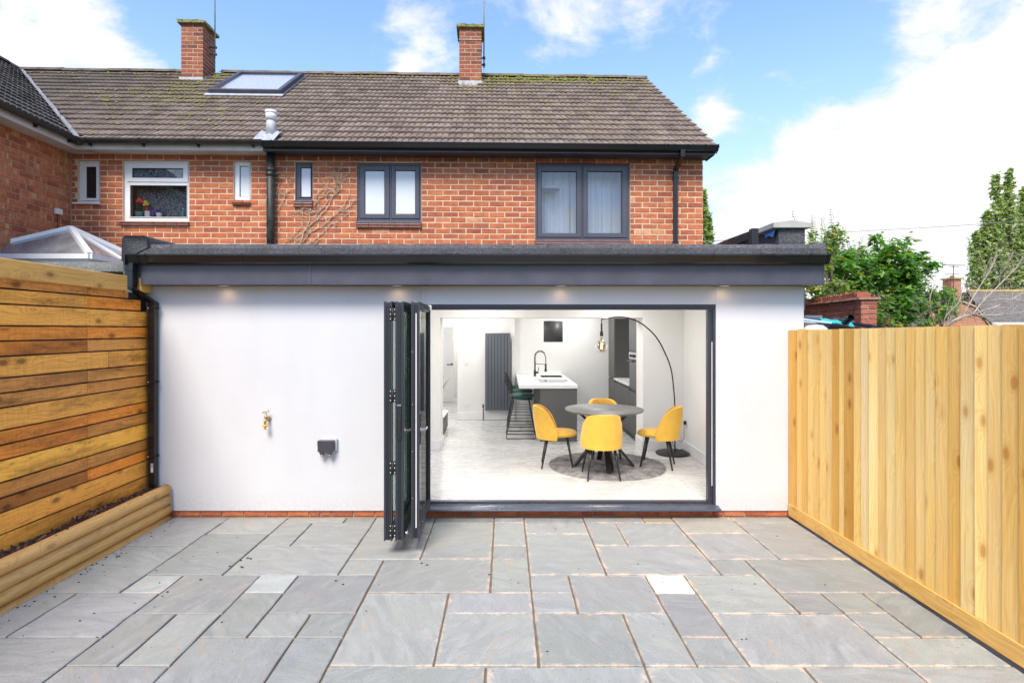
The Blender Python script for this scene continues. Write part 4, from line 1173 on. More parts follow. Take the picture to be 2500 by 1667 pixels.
# ---- chimneys
def chimney(root, x0, x1, nm_label, strap=False):
    y0, y1 = 2.98, 3.50
    zb, zt = 6.90, 7.98
    c = bx('chimney', M['mortar_stack'], root, x0 + .004, x1 - .004, y0 + .004, y1 - .004, 6.3, zt, label=nm_label)
    nb = int(round((zt - zb) / BC))
    r = random.Random(int(x0 * 10) + 50)
    W = x1 - x0
    for i in range(nb + 3):
        z = zt - (i + .5) * BC
        if z < 6.6: break
        patt = ([(0, .225), (.235, W)] if i % 2 == 0 else [(0, .105), (.115, W - .115), (W - .105, W)])
        for a, b in patt:
            b = min(b, W)
            m4 = Matrix.Translation((x0 + (a + b) / 2, y0, z)) @ Matrix.Translation((0, r.uniform(-.002, .002), 0)) @ Matrix.Diagonal(((b - a) / .2175, 1, 1.0, 1))
            inst('brick', BRS[r.randrange(5)], c, M=m4)
        D_ = y1 - y0
        patt = ([(.0, .105), (.115, .335), (.345, D_)] if i % 2 == 0 else [(.0, .225), (.235, .44), (.45, D_)])
        for a, b in patt:
            for sx, xx in ((1, x1), (-1, x0)):
                rot = Matrix(((0, -1, 0, 0), (1, 0, 0, 0), (0, 0, 1, 0), (0, 0, 0, 1))) if sx > 0 else Matrix(((0, 1, 0, 0), (-1, 0, 0, 0), (0, 0, 1, 0), (0, 0, 0, 1)))
                a2 = max(a, .012)
                m4 = Matrix.Translation((xx, y0 + (a2 + b) / 2, z)) @ rot @ Matrix.Diagonal(((b - a2) / .2175, 1, 1.0, 1))
                inst('brick', BRS[r.randrange(5)], c, M=m4)
    # cap: rough mossy slab
    mb = MB(); o = .055; N = 10
    ring = []
    for k in range(N): ring.append((x0 - o + (W + 2 * o) * k / N, y0 - o))
    for k in range(N): ring.append((x1 + o, y0 - o + (y1 - y0 + 2 * o) * k / N))
    for k in range(N): ring.append((x1 + o - (W + 2 * o) * k / N, y1 + o))
    for k in range(N): ring.append((x0 - o, y1 + o - (y1 - y0 + 2 * o) * k / N))
    n = len(ring); vs = [(x, y, zt) for x, y in ring] + [(x + r.uniform(-.006, .006), y + r.uniform(-.006, .006), zt + .055 + r.uniform(-.008, .012)) for x, y in ring]
    cx, cy = (x0 + x1) / 2, (y0 + y1) / 2
    vs += [(cx + (x - cx) * .6, cy + (y - cy) * .6, zt + .09 + r.uniform(-.008, .012)) for x, y in ring] + [(cx, cy, zt + .10)]
    fs = [tuple(range(n))[::-1]] + [(i, (i + 1) % n, n + (i + 1) % n, n + i) for i in range(n)] + [(n + i, n + (i + 1) % n, 2 * n + (i + 1) % n, 2 * n + i) for i in range(n)] + [(2 * n + i, 2 * n + (i + 1) % n, 3 * n) for i in range(n)]
    mb.add(vs, fs).build('chimney_cap', M['mossy_cap'], c)
    # lead: apron in front, stepped flashing at the sides
    fl = MB(); fl.box(x0 - .015, x1 + .015, y0 - .045, y0 - .006, 6.70, 6.905)
    sy = (6.72 - EZ) / math.tan(PITCH) + EY
    fl.add([(x0 - .09, y0 - .02, 6.755), (x1 + .09, y0 - .02, 6.755), (x1 + .09, y0 - .25, 6.60), (x0 - .09, y0 - .25, 6.60), (x0 - .09, y0 - .02, 6.77), (x1 + .09, y0 - .02, 6.77), (x1 + .09, y0 - .25, 6.625), (x0 - .09, y0 - .25, 6.625)], [(4, 7, 6, 5), (0, 1, 2, 3), (3, 2, 6, 7), (0, 3, 7, 4), (1, 5, 6, 2)])
    for k in range(6):
        yy = y0 + k * .09
        for xx, d in ((x1, 1), (x0, -1)):
            a, b = (xx, xx + .02) if d > 0 else (xx - .02, xx)
            fl.box(a - .001, b, yy - .02, yy + .075, 6.68 + k * .062, 6.90 + k * .062)
            fl.box(min(xx, xx + d * .10), max(xx, xx + d * .10), yy - .05, yy + .06, 6.70 + k * .062, 6.725 + k * .062)
    fl.build('flashing', M['lead'], c)
    if strap:
        MB().box(x0 - .006, x1 + .006, y0 - .012, y1 + .01, zt - .24, zt - .232).build('strap', M['galv'], c)
    return c
chL = chimney(neigh, -6.315, -5.885, 'brick chimney with a mossy cap above the white framed windows')
chR = chimney(house, -.822, -.378, 'narrow brick chimney with a strap and a mossy cap', True)
def to_w(x, y, z): return (cT * x - sT * y, HY + sT * x + cT * y, z)
def mast(x, y, z0, z1, label, tilt=0):
    t = thing('aerial_mast', label, 'aerial mast', (0, HY, 0), TH)
    MB().tube([(x, y, z0), (x + tilt, y, z1)], .015, 8).build('pole', M['galv'], t)
    b = MB()
    for z in (z0 + .06, z0 + .20): b.box(x - .11, x + .03, y - .012, y + .012, z - .012, z + .012); b.box(x - .025, x + .03, y - .03, y + .03, z - .02, z + .02)
    b.build('bracket', M['iron_old'], t)
    MB().tube([(x, y - .02, z0 + .02), (x - .01, y - .03, z0 - .3), (x - .04, y - .03, z0 - .55), (x - .05, y - .05, z0 - .9)], .004, 5).build('cable', M['black_metal'], t)
mast(-5.78, 3.25, 7.45, 10.5, 'tall grey pole clamped to the side of the left chimney')
mast(-.33, 3.45, 7.40, 10.5, 'tall thin pole behind the middle chimney')

# ---- roof window
sk = MB(); fw = .075; hgt = .12
sw = wall_mb(SKX0, SKX1, SKS0, SKS1, .02, hgt, [(SKX0 + fw, SKX1 - fw, SKS0 + fw, SKS1 - fw)])
sw.v = [(x, z, y) for x, y, z in sw.v]; sw.f = [tuple(reversed(f)) for f in sw.f]
skw = sw.build('roof_window', M['anthracite'], roofB, bevel=.008)
for nm, a in (('pane', (SKX0 + fw, SKX1 - fw, SKS0 + fw, SKS1 - fw)),):
    MB().box(a[0], a[1], a[2], a[3], hgt - .03, hgt - .02).build('roof_window_pane', M['glass_refl'], roofB)
    MB().box(a[0], a[1], a[2], a[3], hgt - .06, hgt - .055).build('roof_window_blind', M['white_gloss'], roofB)
fl = MB(); fl.box(SKX0 - .05, SKX1 + .05, SKS0 - .12, SKS0, .035, .052); fl.build('roof_window_flashing', M['lead'], roofB)
fl = MB(); fl.box(SKX0 - .06, SKX0, SKS0, SKS1 + .05, .03, .05); fl.box(SKX1, SKX1 + .06, SKS0, SKS1 + .05, .03, .05); fl.build('roof_window_gutter', M['anthracite'], roofB)
# ---- soil vent pipe through the eaves
vx = -3.43
vp = thing('vent_pipe', 'stubby lead-sleeved vent pipe with a white collar standing on the roof edge', 'vent pipe', (0, HY, 0), TH)
vy, vz = EY + .24, EZ + .18
MB().lathe([(.075, 0), (.072, .18), (.066, .27)], 18, c=(vx, vy, vz - .03)).build('lead_sleeve', M['lead'], vp)
MB().lathe([(.076, 0), (.078, .095), (.074, .10)], 18, c=(vx, vy, vz + .235)).build('collar', M['white_pvc'], vp)
MB().lathe([(.083, 0), (.086, .008), (.086, .030), (.080, .038), (.0, .04)], 18, c=(vx, vy, vz + .336)).build('cap', M['white_pvc'], vp)
ls = MB(); n = 16; vs = []
for j in range(3):
    for i in range(n + 1):
        x = -.15 + .3 * i / n
        vs.append((x, -.05 + .22 * j, .062 + .012 * math.cos(i * math.pi / 2.0) + (.0 if j else -.01)))
ls.add(vs, [(j * (n + 1) + i, j * (n + 1) + i + 1, (j + 1) * (n + 1) + i + 1, (j + 1) * (n + 1) + i) for j in range(2) for i in range(n)])
o = ls.build('lead_slate', M['lead'], vp, solid=.006); o.matrix_local = Matrix.Translation((vx, EY, EZ)) @ Matrix.Rotation(PITCH, 4, 'X')

# ---- moss clumps on the tiles
mm_ = MB(); r = random.Random(21)
def moss_at(x, s, sc):
    b = Vector((x, s, .035)); n = 5; vs = [b + Vector((math.cos(k * 1.257) * sc * r.uniform(.7, 1.2), math.sin(k * 1.257) * sc * r.uniform(.7, 1.2), r.uniform(-.004, .004))) for k in range(n)]
    vs.append(b + Vector((0, 0, sc * .7)))
    mm_.add(vs, [(k, (k + 1) % n, n) for k in range(n)], True)
RS = lambda z: (z - EZ) / math.sin(PITCH)
for (cx, cs, rx, rs, cnt) in ((.4, 4.35, 1.5, .33, 380), (2.0, 4.4, 1.3, .3, 170), (-.2, 3.8, .5, .5, 90), (2.3, 3.6, .9, .5, 60), (-6.1, 3.3, .5, .8, 120), (-5.4, 2.4, 1.0, .4, 80), (-5.0, 1.6, 1.6, .8, 60), (-6.9, 2.6, .8, .5, 50), (-4.6, 1.2, 1.2, .5, 26), (-5.6, 4.3, .3, .3, 90), (-2.8, 4.45, .9, .2, 60), (1.0, 2.4, 1.8, 1.4, 60), (-7.5, 4.4, 1.5, .2, 70)):
    for _ in range(cnt):
        x = r.gauss(cx, rx * .6); s = r.gauss(cs, rs * .6)
        if not (.1 < s < SLEN - .03) or x > XE - .05 or x < XW + .4 - s * VC: continue
        if SKX0 - .05 < x < SKX1 + .05 and SKS0 - .05 < s: continue
        s = round(s / GAUGE) * GAUGE - r.uniform(.0, .035) if r.random() < .75 else s
        moss_at(x, s, r.uniform(.012, .034))
mo = mm_.build('moss', M['moss'], None)
W0 = Matrix.Translation((0, HY, 0)) @ Matrix.Rotation(TH, 4, 'Z') @ roof_frame('main')
mo.matrix_world = W0
tag(mo, 'yellow-green moss clumps scattered over the roof tiles', 'moss', kind='stuff')

# ---- dead creeper on the wall between the pipe and the double window
def zc(pts): return [(660 + .1403 * a, 380 + .1403 * b) for a, b in pts]
STR = [([(520, 1540), (560, 1420), (580, 1330), (640, 1230), (680, 1130), (690, 1040), (690, 960), (700, 900)], 5),
       ([(540, 1540), (640, 1400), (700, 1330), (860, 1250), (960, 1180), (1060, 1080), (1150, 1010), (1220, 930), (1290, 840), (1350, 740), (1375, 640), (1395, 520)], 4),
       ([(560, 1340), (700, 1200), (820, 1110), (900, 1010), (1000, 900), (1060, 760), (1090, 680)], 5),
       ([(620, 1540), (760, 1470), (850, 1390), (960, 1290), (1040, 1200), (1160, 1150), (1290, 1060), (1400, 980), (1510, 930)], 3.5),
       ([(580, 1330), (480, 1400), (380, 1450), (250, 1510)], 4), ([(420, 1510), (520, 1430), (600, 1380)], 3), ([(280, 1450), (370, 1420), (440, 1340), (560, 1200), (550, 1080), (560, 950)], 3),
       ([(760, 880), (800, 800), (860, 740), (960, 690), (1010, 640), (1080, 610), (1100, 660)], 4), ([(800, 1120), (780, 1060), (830, 980), (940, 880), (1000, 780), (1080, 690)], 4),
       ([(1040, 610), (960, 510), (870, 380), (830, 290), (790, 220)], 3), ([(800, 740), (820, 660), (900, 600), (960, 520)], 3), ([(860, 700), (940, 640), (980, 570), (1025, 430)], 2.6),
       ([(1160, 480), (1165, 400), (1180, 340), (1210, 250), (1240, 190), (1280, 120)], 3), ([(1165, 400), (1150, 330), (1135, 260)], 2.6), ([(1160, 380), (1090, 340), (1000, 330), (930, 310)], 2.6), ([(1170, 400), (1260, 385), (1330, 350), (1370, 320)], 2.6),
       ([(1160, 470), (1240, 430), (1330, 410)], 2.4), ([(1170, 480), (1280, 470), (1370, 450)], 2.2), ([(1100, 380), (1060, 380), (980, 380)], 2), 
       ([(1130, 520), (1120, 600), (1150, 660)], 4), ([(1200, 600), (1140, 660), (1100, 700)], 4),
       ([(1220, 960), (1300, 930), (1400, 870), (1440, 800), (1480, 740)], 3), ([(1150, 860), (1230, 900), (1240, 940)], 2.4), ([(1240, 960), (1350, 970), (1430, 965)], 2.4), ([(860, 1110), (980, 1100), (1060, 1050), (1200, 990)], 3),
       ([(690, 1060), (600, 1000), (520, 985), (340, 990)], 2.4), ([(680, 1090), (600, 1060), (500, 1050), (370, 1045)], 2.4), ([(690, 960), (620, 910), (560, 925), (480, 890)], 3), ([(560, 925), (500, 970), (470, 975)], 2.4),
       ([(690, 1000), (780, 980), (860, 930), (1000, 870)], 3), ([(110, 960), (160, 880), (230, 780), (250, 700), (255, 640), (190, 545)], 3), ([(80, 690), (120, 600), (150, 500), (185, 440)], 3), ([(255, 640), (300, 630), (350, 605)], 2.4), ([(100, 690), (170, 650), (240, 640)], 2.6), ([(80, 730), (130, 805)], 2.4),
       ([(240, 860), (280, 800), (320, 760)], 2.2), ([(300, 300), (305, 380), (330, 430), (360, 475)], 3), ([(150, 440), (205, 395)], 2.4), ([(230, 200), (220, 270)], 2.2), ([(290, 160), (280, 240)], 2.2),
       ([(1000, 1240), (1080, 1180), (1150, 1215)], 2.2), ([(740, 1540), (830, 1480), (920, 1430)], 2.4), ([(600, 1380), (680, 1310), (650, 1330)], 2.2), ([(640, 1230), (620, 1160), (560, 1120)], 2.2)]
crp = thing('dead_creeper', 'bare dry creeper stems clinging to the brick wall left of the double grey window', 'creeper', (0, HY, 0), TH)
r = random.Random(9); cm = MB()
def wallpt(p, y): q = hp(p[0], p[1], y); return Vector((q[0], y, q[1]))
for pts, wd in STR:
    P = zc(pts); path = []
    for i in range(len(P) - 1):
        for k in range(3):
            t = k / 3; path.append(wallpt((P[i][0] * (1 - t) + P[i + 1][0] * t + r.uniform(-.5, .5), P[i][1] * (1 - t) + P[i + 1][1] * t + r.uniform(-.5, .5)), -.018 - r.uniform(0, .008)))
    path.append(wallpt(P[-1], -.018)); n = len(path)
    cm.tube(path, [.0017 * wd * (1 - .55 * i / n) for i in range(n)], 5)
    for _ in range(int(n * .8)):   # side twigs
        i = r.randrange(1, n - 1); b = path[i]; a = r.uniform(0, 6.28); l = r.uniform(.03, .09)
        cm.tube([b, b + Vector((math.cos(a) * l * .5, -.006, math.sin(a) * l * .5)), b + Vector((math.cos(a + .4) * l, -.004, math.sin(a + .4) * l))], [.0026, .0018, .001], 4, caps=False)
cm.build('stems', M['creeper'], crp)
lf = MB()
for (a, b, ra, cnt) in ((1170, 560, 70, 70), (1150, 480, 40, 20), (1110, 200, 40, 16), (800, 920, 50, 26), (820, 790, 40, 16), (1000, 690, 40, 18), (300, 330, 30, 12), (200, 90, 30, 8), (1250, 940, 40, 16), (570, 930, 40, 10), (740, 1110, 30, 8), (640, 1360, 30, 8), (1030, 180, 40, 8), (340, 420, 60, 14)):
    for _ in range(cnt):
        p = wallpt((660 + .1403 * r.gauss(a, ra * .6), 380 + .1403 * r.gauss(b, ra * .7)), -.03); s = r.uniform(.006, .016)
        u = Vector((r.uniform(-1, 1), r.uniform(-.6, .2), r.uniform(-1, 1))).normalized() * s; v = Vector((r.uniform(-1, 1), r.uniform(-.6, .6), r.uniform(-1, 1))).normalized() * s * .6
        lf.add([p - u, p + v, p + u, p - v], [(0, 1, 2), (0, 2, 3)])
lf.build('dead_leaves', M['dead_leaf'], crp)['kind'] = 'stuff'

# white sensor box on the wing wall
yy = -.62
def wing_pt(px, py):    # point on the wing wall plane x = XW
    u = (px - CX_) / F_; v = (CY_ - py) / F_
    t = (XW - sT * (-(HY + 5.89)) ) / (cT * u + sT)
    wx, wy = u * t, -5.89 + t
    return -sT * wx + cT * (wy - HY), CZ_ + v * t
a = wing_pt(129, 508); b = wing_pt(142, 526)
sb = thing('cable_box', 'small white cable box on the combed brick wall with a cable running down', 'cable box', (0, HY, 0), TH)
MB().box(XW + .012, XW + .07, a[0], b[0], b[1], a[1]).build('cover', M['white_pvc'], sb, bevel=.01)
MB().tube([(XW + .03, (a[0] + b[0]) / 2, b[1]), (XW + .02, (a[0] + b[0]) / 2, b[1] - .35), (XW + .02, (a[0] + b[0]) / 2 - .01, 2.6)], .005, 6).build('cable', M['black_metal'], sb)
# the strip of weathered pointing in the corner
bx('corner_strip', M['mortar_dark'], neigh, XW + .002, XW + .02, -.02, -.001, 2.5, SOF)
# ------------------------------------------------------------------ ground and patio
g = MB().add([(-1500, -1500, -.06), (1500, -1500, -.06), (1500, 1500, -.06), (-1500, 1500, -.06)], [(0, 1, 2, 3)]).build('ground', M['grass'])
tag(g, kind='structure', label='rough grass ground around the houses')
patio = MB().box(-3.45, 3.35, -9.5, .30, -.10, -.014).build('patio', M['joint'])
tag(patio, kind='structure', label='brown jointing and bedding of the stone patio')
MOD = .302; MR = .306
def kx(k): return -.105 + MOD * k
def ry(r): return (5.73 - MR * r) - 5.89
LAY = [(-2, 0, -1, 0), (-2, 0, 0, 3), (-3, 0, 3, 5), (0, 1, -1, 0), (0, 1, 0, 2), (0, 1, 2, 3), (0, 1, 3, 5), (1, 3, -1, 1), (1, 3, 1, 4), (1, 2, 4, 5), (2, 4, 4, 6), (4, 5, 4, 5), (5, 7, 4, 6),
       (3, 5, -1, 0), (5, 6, -1, 0), (3, 4, 0, 2), (4, 6, 0, 2), (3, 6, 2, 4), (6, 8, -1, 1), (6, 8, 1, 3), (6, 7, 3, 4), (7, 10, 3, 5), (8, 10, -1, 0), (8, 10, 0, 3),
       (-4, -2, -1, 1), (-4, -2, 1, 3), (-4, -3, 3, 4), (-5, -3, 4, 6), (-7, -5, -1, 0), (-5, -4, -1, 0), (-7, -6, 0, 2), (-6, -4, 0, 2), (-7, -4, 2, 4), (-6, -5, 4, 5), (-8, -6, 4, 6),
       (-9, -7, -1, 1), (-9, -7, 1, 4), (-11, -9, -1, 0), (-11, -9, 0, 2), (-11, -9, 2, 5), (-9, -8, 4, 5)]
TINT = {(4, 4): (2.1, 2.05, 2.0), (-6, 4): (1.35, 1.4, 1.42), (-9, 4): (1.3, 1.33, 1.33), (5, -1): (1.25, 1.05, .85), (1, 4): (1.05, 1.05, 1.08), (6, -1): (1.15, 1.08, 1.0)}
occ = set()
for (a, b, c, d) in LAY:
    for i in range(a, b):
        for j in range(c, d): occ.add((i, j))
r = random.Random(17)
for j in range(4, 30):
    for i in range(-11, 11 if j > 40 else 10):
        if (i, j) in occ: continue
        opts = [(3, 2), (2, 2), (2, 1), (1, 1), (2, 3), (1, 2), (3, 2)]; r.shuffle(opts)
        for w_, h_ in opts + [(1, 1)]:
            cells = [(i + p, j + q) for p in range(w_) for q in range(h_)]
            if all(c_ not in occ and c_[0] < 10 for c_ in cells):
                occ.update(cells); LAY.append((i, i + w_, j, j + h_)); break
def slab_geo(x0, x1, y0, y1, r, gap=.006):
    out = []
    g0 = gap
    x0 += g0; x1 -= g0; y0 += g0; y1 -= g0
    def side(p, q):
        n = max(3, int((Vector(q) - Vector(p)).length / .09)); 
        nrm = Vector((-(q[1] - p[1]), q[0] - p[0])).normalized()
        return [Vector(p) + (Vector(q) - Vector(p)) * (k / n) + nrm * r.uniform(-.0025, .0025) for k in range(n)]
    c = [(x0, y0), (x1, y0), (x1, y1), (x0, y1)]
    ring = []
    for k in range(4): ring += side(c[k], c[(k + 1) % 4])
    n = len(ring); ce = Vector(((x0 + x1) / 2, (y0 + y1) / 2))
    zt = r.uniform(-.002, .002); tx, ty = r.uniform(-.003, .003), r.uniform(-.003, .003)
    def zz(p): return zt + (p.x - ce.x) * tx + (p.y - ce.y) * ty
    vs = [(p.x, p.y, -.04) for p in ring] + [(p.x, p.y, zz(p) - .005) for p in ring]
    inn = [p + (ce - p).normalized() * r.uniform(.003, .009) for p in ring]
    vs += [(p.x, p.y, zz(p)) for p in inn]
    fs = [(i, (i + 1) % n, n + (i + 1) % n, n + i) for i in range(n)] + [(n + i, n + (i + 1) % n, 2 * n + (i + 1) % n, 2 * n + i) for i in range(n)] + [tuple(range(2 * n, 3 * n))]
    return vs, fs
for (a, b, c, d) in LAY:
    y1 = -.004 if c == -1 else ry(c); y0 = ry(d)
    if y1 > -.004: y1 = -.004
    vs, fs = slab_geo(kx(a), kx(b), y0, y1, r, .0065 if d < 3 else .007)
    cx, cy = (kx(a) + kx(b)) / 2, (y0 + y1) / 2
    o = MB().add([(x - cx, y - cy, z) for x, y, z in vs], fs).build('paving_slab', M['slab'], patio, loc=(cx, cy, 0))
    t = TINT.get((a, c)); q = r.uniform(.88, 1.14)
    o.color = (*(t or (q, q * r.uniform(.98, 1.02), q * r.uniform(.97, 1.03))), 1)
# strewn bark bits and grit on the slabs
db = MB()
def bit(x, y, s, z=.003):
    a = r.uniform(0, 3.14); n = 5
    db.add([(x + math.cos(a + k * 1.257) * s * r.uniform(.6, 1.3), y + math.sin(a + k * 1.257) * s * r.uniform(.5, 1.0), z) for k in range(n)] + [(x, y, z + s * .6)], [(k, (k + 1) % n, n) for k in range(n)])
for _ in range(28): bit(r.uniform(-3.3, -2.4), r.uniform(-2.4, -.2), r.uniform(.003, .011))
for _ in range(45): bit(r.uniform(-3.3, 2.7), r.uniform(-2.6, -.2), r.uniform(.0025, .009))
for _ in range(90): bit(-3.38 + r.expovariate(14), r.uniform(-2.8, -.1), r.uniform(.003, .012))
for px, py in ((605, 1362), (612, 1364), (588, 1368), (561, 1382), (592, 1385), (820, 1418), (837, 1427), (1030, 1375), (1043, 1379), (1194, 1403), (490, 1415)):
    Z = 2688 / (py - 806.); bit(X(px, Z), Y(Z), .013)
tag(db.build('bark_crumbs', M['soil']), 'dark crumbs of bark and soil strewn over the grey paving', 'debris', kind='stuff')

# ------------------------------------------------------------------ the extension
EXW, EXE = -3.80, 3.075
OPX0, OPX1, OPZ0, OPZ1 = -.86, X(1748, 5.89), .088, Hh(743, 5.89)
ext = thing('house_extension', 'white rendered flat roofed extension with a grey fascia and a wide folding door opening', 'house extension', (0, 0, 0))
WT = Hh(698, 5.89)
wall_mb(EXW, EXE, .066, WT, 0, .30, [(OPX0, OPX1, .066, OPZ1)]).build('rendered_wall', M['render'], ext, bevel=.004)
pl = bx('plinth', M['mortar_dark'], ext, EXW, EXE, .026, .30, -.05, .088)
xx = EXW
r = random.Random(31)
while xx < EXE - .05:
    l = r.choice((.215, .215, .215, .105))
    l = min(l, EXE - xx)
    inst('brick', BR[r.randrange(5)], pl, M=Matrix.Translation((xx + l / 2, .016, .036)) @ Matrix.Diagonal((l / .2175, 1, .062 / .069, 1)))
    xx += l + .009
w = MB(); w.box(EXE - .30, EXE, .301, 2.60, -.05, WT); w.box(EXW, EXW + .25, .301, 2.60, -.05, WT); w.build('side_wall', M['render'], ext)
# soffit, fascia, felt roof
FY = Y(5.69)
bx('soffit', M['anthracite'], ext, X(345, 5.69), 3.15, FY + .013, -.002, WT - .001, WT + .014)
xj = X(757, 5.69)
for a, b in ((X(345, 5.69), xj - .001), (xj + .001, 3.15)):
    bx('fascia', M['anthracite'], ext, a, b, FY - .008, FY + .012, WT - .004, 2.62, bevel=.002)
bx('fascia_joint', M['frame_grey'], ext, xj - .012, xj + .012, FY - .013, FY - .0085, WT - .002, 2.60)
bx('fascia_return', M['anthracite'], ext, 3.151, 3.17, FY - .008, 2.60, WT - .004, 2.62)
bx('roof_deck', M['felt'], ext, EXW, 3.149, FY + .02, .298, WT + .015, 2.735)
bx('roof_deck', M['felt'], ext, EXW, 3.149, .2985, 2.63, 2.56, 2.735)
# front felt kerb: a rolled upstand, with laps
def kerb(mb, P0, P1, prof, n, amp, seed, lift=None):
    rr = random.Random(seed); P0 = Vector(P0); P1 = Vector(P1); t = (P1 - P0).normalized(); s = Vector((-t.y, t.x, 0))
    vs = []; m = len(prof)
    for i in range(n + 1):
        u = i / n; c = P0.lerp(P1, u)
        w1 = noise.noise(Vector((u * 9, seed, 0))) * amp; w2 = noise.noise(Vector((u * 26, seed, 5))) * amp * .6
        L = lift(u) if lift else 0
        for k, (a, b) in enumerate(prof):
            f = min(1, max(0, k / 2))
            vs.append(c + s * (a + w2 * .5) + Vector((0, 0, b + (w1 + w2 + L) * (1 if 0 < k < m - 1 else 0))))
    fs = [(i * m + k, (i + 1) * m + k, (i + 1) * m + k + 1, i * m + k + 1) for i in range(n) for k in range(m - 1)]
    fs += [tuple(range(m))[::-1], tuple(n * m + k for k in range(m))]
    mb.add(vs, fs, True)
K0, K1 = X(306, 5.76), X(2014, 5.76)
KPROF = [(-.045, -.155), (-.030, -.085), (-.015, -.018), (.010, -.002), (.045, .0), (.080, -.012), (.13, -.06)]
def endlift(u): return .014 * math.exp(-((u - 1) / .012) ** 2) + .03 * math.exp(-((u) / .012) ** 2) * 0
laps = [K0, X(421, 5.7), X(655, 5.7), X(888, 5.7), X(1122, 5.7), X(1349, 5.7), X(1660, 5.7), K1]
for i in range(len(laps) - 1):
    km = MB(); off = .003 * (i % 2)
    kerb(km, (laps[i] - (.05 if i else 0), Y(5.76) - off, 2.784 + off), (laps[i + 1], Y(5.76) - off, 2.784 + off), KPROF, int(8 + (laps[i + 1] - laps[i]) * 22), .007, 3 + i, (lambda u: .018 * math.exp(-((u - 1) / .05) ** 2)) if i == len(laps) - 2 else None)
    km.build('felt_kerb', M['felt'], ext)
km = MB(); kerb(km, (K0 + .13, Y(5.70), 2.86), (K0 + .13, 2.60, 2.86), [(-.13, -.12), (-.12, -.02), (-.10, 0), (.10, 0), (.125, -.03), (.13, -.25)], 40, .008, 14, lambda u: -.02 * u); km.build('felt_kerb', M['felt'], ext)
km = MB(); kerb(km, (3.10, Y(5.80), 2.775), (3.10, 2.60, 2.775), [(-.10, -.15), (-.09, -.01), (.0, 0.0), (.07, -.01), (.09, -.16)], 30, .006, 19); km.build('felt_kerb', M['felt'], ext)
# gutter
GB, GT = FY - .009, 2.657
gm = MB(); ogee(gm, X(333, 5.6), X(2023, 5.58), GB, GT, 1.06); eg = gm.build('gutter', M['pvc_black'], ext)
for px in (336, 355, 590, 823, 1058, 1282, 1512, 1742, 1979): ogee_collar(eg, X(px, 5.58), GB, GT, .016, 1.13)
for px in (1091, 1119, 1860, 1887): ogee_collar(eg, X(px, 5.58), GB, GT, .030, 1.14)
jm = MB(); ogee(jm, X(1093, 5.58), X(1117, 5.58), GB, GT + .002, 1.10); jm.build('gutter_union', M['pvc_black'], eg)
jm = MB(); ogee(jm, X(1862, 5.58), X(1885, 5.58), GB, GT + .002, 1.10); jm.build('gutter_union', M['pvc_black'], eg)
jm = MB(); ogee(jm, X(2022, 5.58), X(2028, 5.58), GB + .001, GT + .004, 1.16); jm.build('end_cap', M['pvc_black'], eg)
jm = MB(); ogee(jm, X(307, 5.58), X(334, 5.58), GB, GT + .004, 1.15); jm.box(X(305, 5.58), X(308, 5.58), GB - .12, GB, GT - .10, GT + .01); jm.build('gutter_outlet', M['pvc_black'], eg)
# downpipe with offset
xt_, xb_ = X(320, 5.63), X(369, 5.8)
pts = [(xt_, GB - .05, GT - .09), (xt_, GB - .05, 2.33), (xb_, -.055, 2.175), (xb_, -.055, .355)]
dm = MB().tube(pts[:2], .046, 4, sq=True, smooth=False); dm.tube([pts[1], pts[2]], .046, 4, sq=True, smooth=False)
pd_ = MB().box(xb_ - .034, xb_ + .034, -.089, -.021, .33, 2.18).build('downpipe', M['pvc_black'], ext, bevel=.006, label='square black downpipe offset down the left end of the white wall')
# offset part built as swept square with real corners
def sq_path(mb, pts, hw):
    pts = [Vector(p) for p in pts]; vs = []
    for i, p in enumerate(pts):
        for (a, b) in ((-1, -1), (1, -1), (1, 1), (-1, 1)):
            vs.append(p + Vector((a * hw, b * hw, 0)))
    n = len(pts); fs = [(4 * i + k, 4 * i + (k + 1) % 4, 4 * i + 4 + (k + 1) % 4, 4 * i + 4 + k) for i in range(n - 1) for k in range(4)]
    fs += [(3, 2, 1, 0), tuple(4 * (n - 1) + k for k in range(4))]
    mb.add([tuple(v) for v in vs], fs)
om = MB(); sq_path(om, [(xt_, GB - .05, GT - .085), (xt_, GB - .05, 2.335), (xb_, -.055, 2.20), (xb_, -.055, 2.13)], .037)
om.box(xt_ - .041, xt_ + .041, GB - .091, GB - .009, 2.50, GT - .08)
om.build('pipe_offset', M['pvc_black'], pd_, bevel=.003)
MB().box(xt_ - .037, xt_ + .037, GB - .0885, GB - .013, 2.35, 2.36).build('pipe_socket', M['pvc_black'], pd_)
for py in (752, 932, 1113):
    z = Hh(py, 5.82); c = MB().box(xb_ - .040, xb_ + .040, -.095, -.018, z - .014, z + .014); c.box(xb_ - .085, xb_ - .04, -.065, -.050, z - .006, z + .006); c.box(xb_ + .04, xb_ + .055, -.065, -.045, z - .01, z + .01)
    c.build('pipe_clip', M['pvc_black'], pd_, bevel=.003)
    MB().lathe([(.007, 0), (.006, .004), (0, .005)], 8, c=(xb_ - .028, -.0955, z), M=Matrix.Rotation(math.pi / 2, 3, 'X')).build('screw', M['screw'], pd_)
lz = Hh(1142, 5.8)
st_ = MB().box(xb_ - .004, xb_ + .020, -.0905, -.0895, lz - .045, lz + .045).build('sticker', M['white_pvc'], pd_, label='small white barcode sticker')
cb = MB()
for k in range(9): cb.box(xb_ + .0, xb_ + .016, -.0912, -.0907, lz + .005 + k * .0042, lz + .0066 + k * .0042 + (.0012 if k % 3 == 0 else 0))
cb.build('barcode', M['gasket'], pd_)

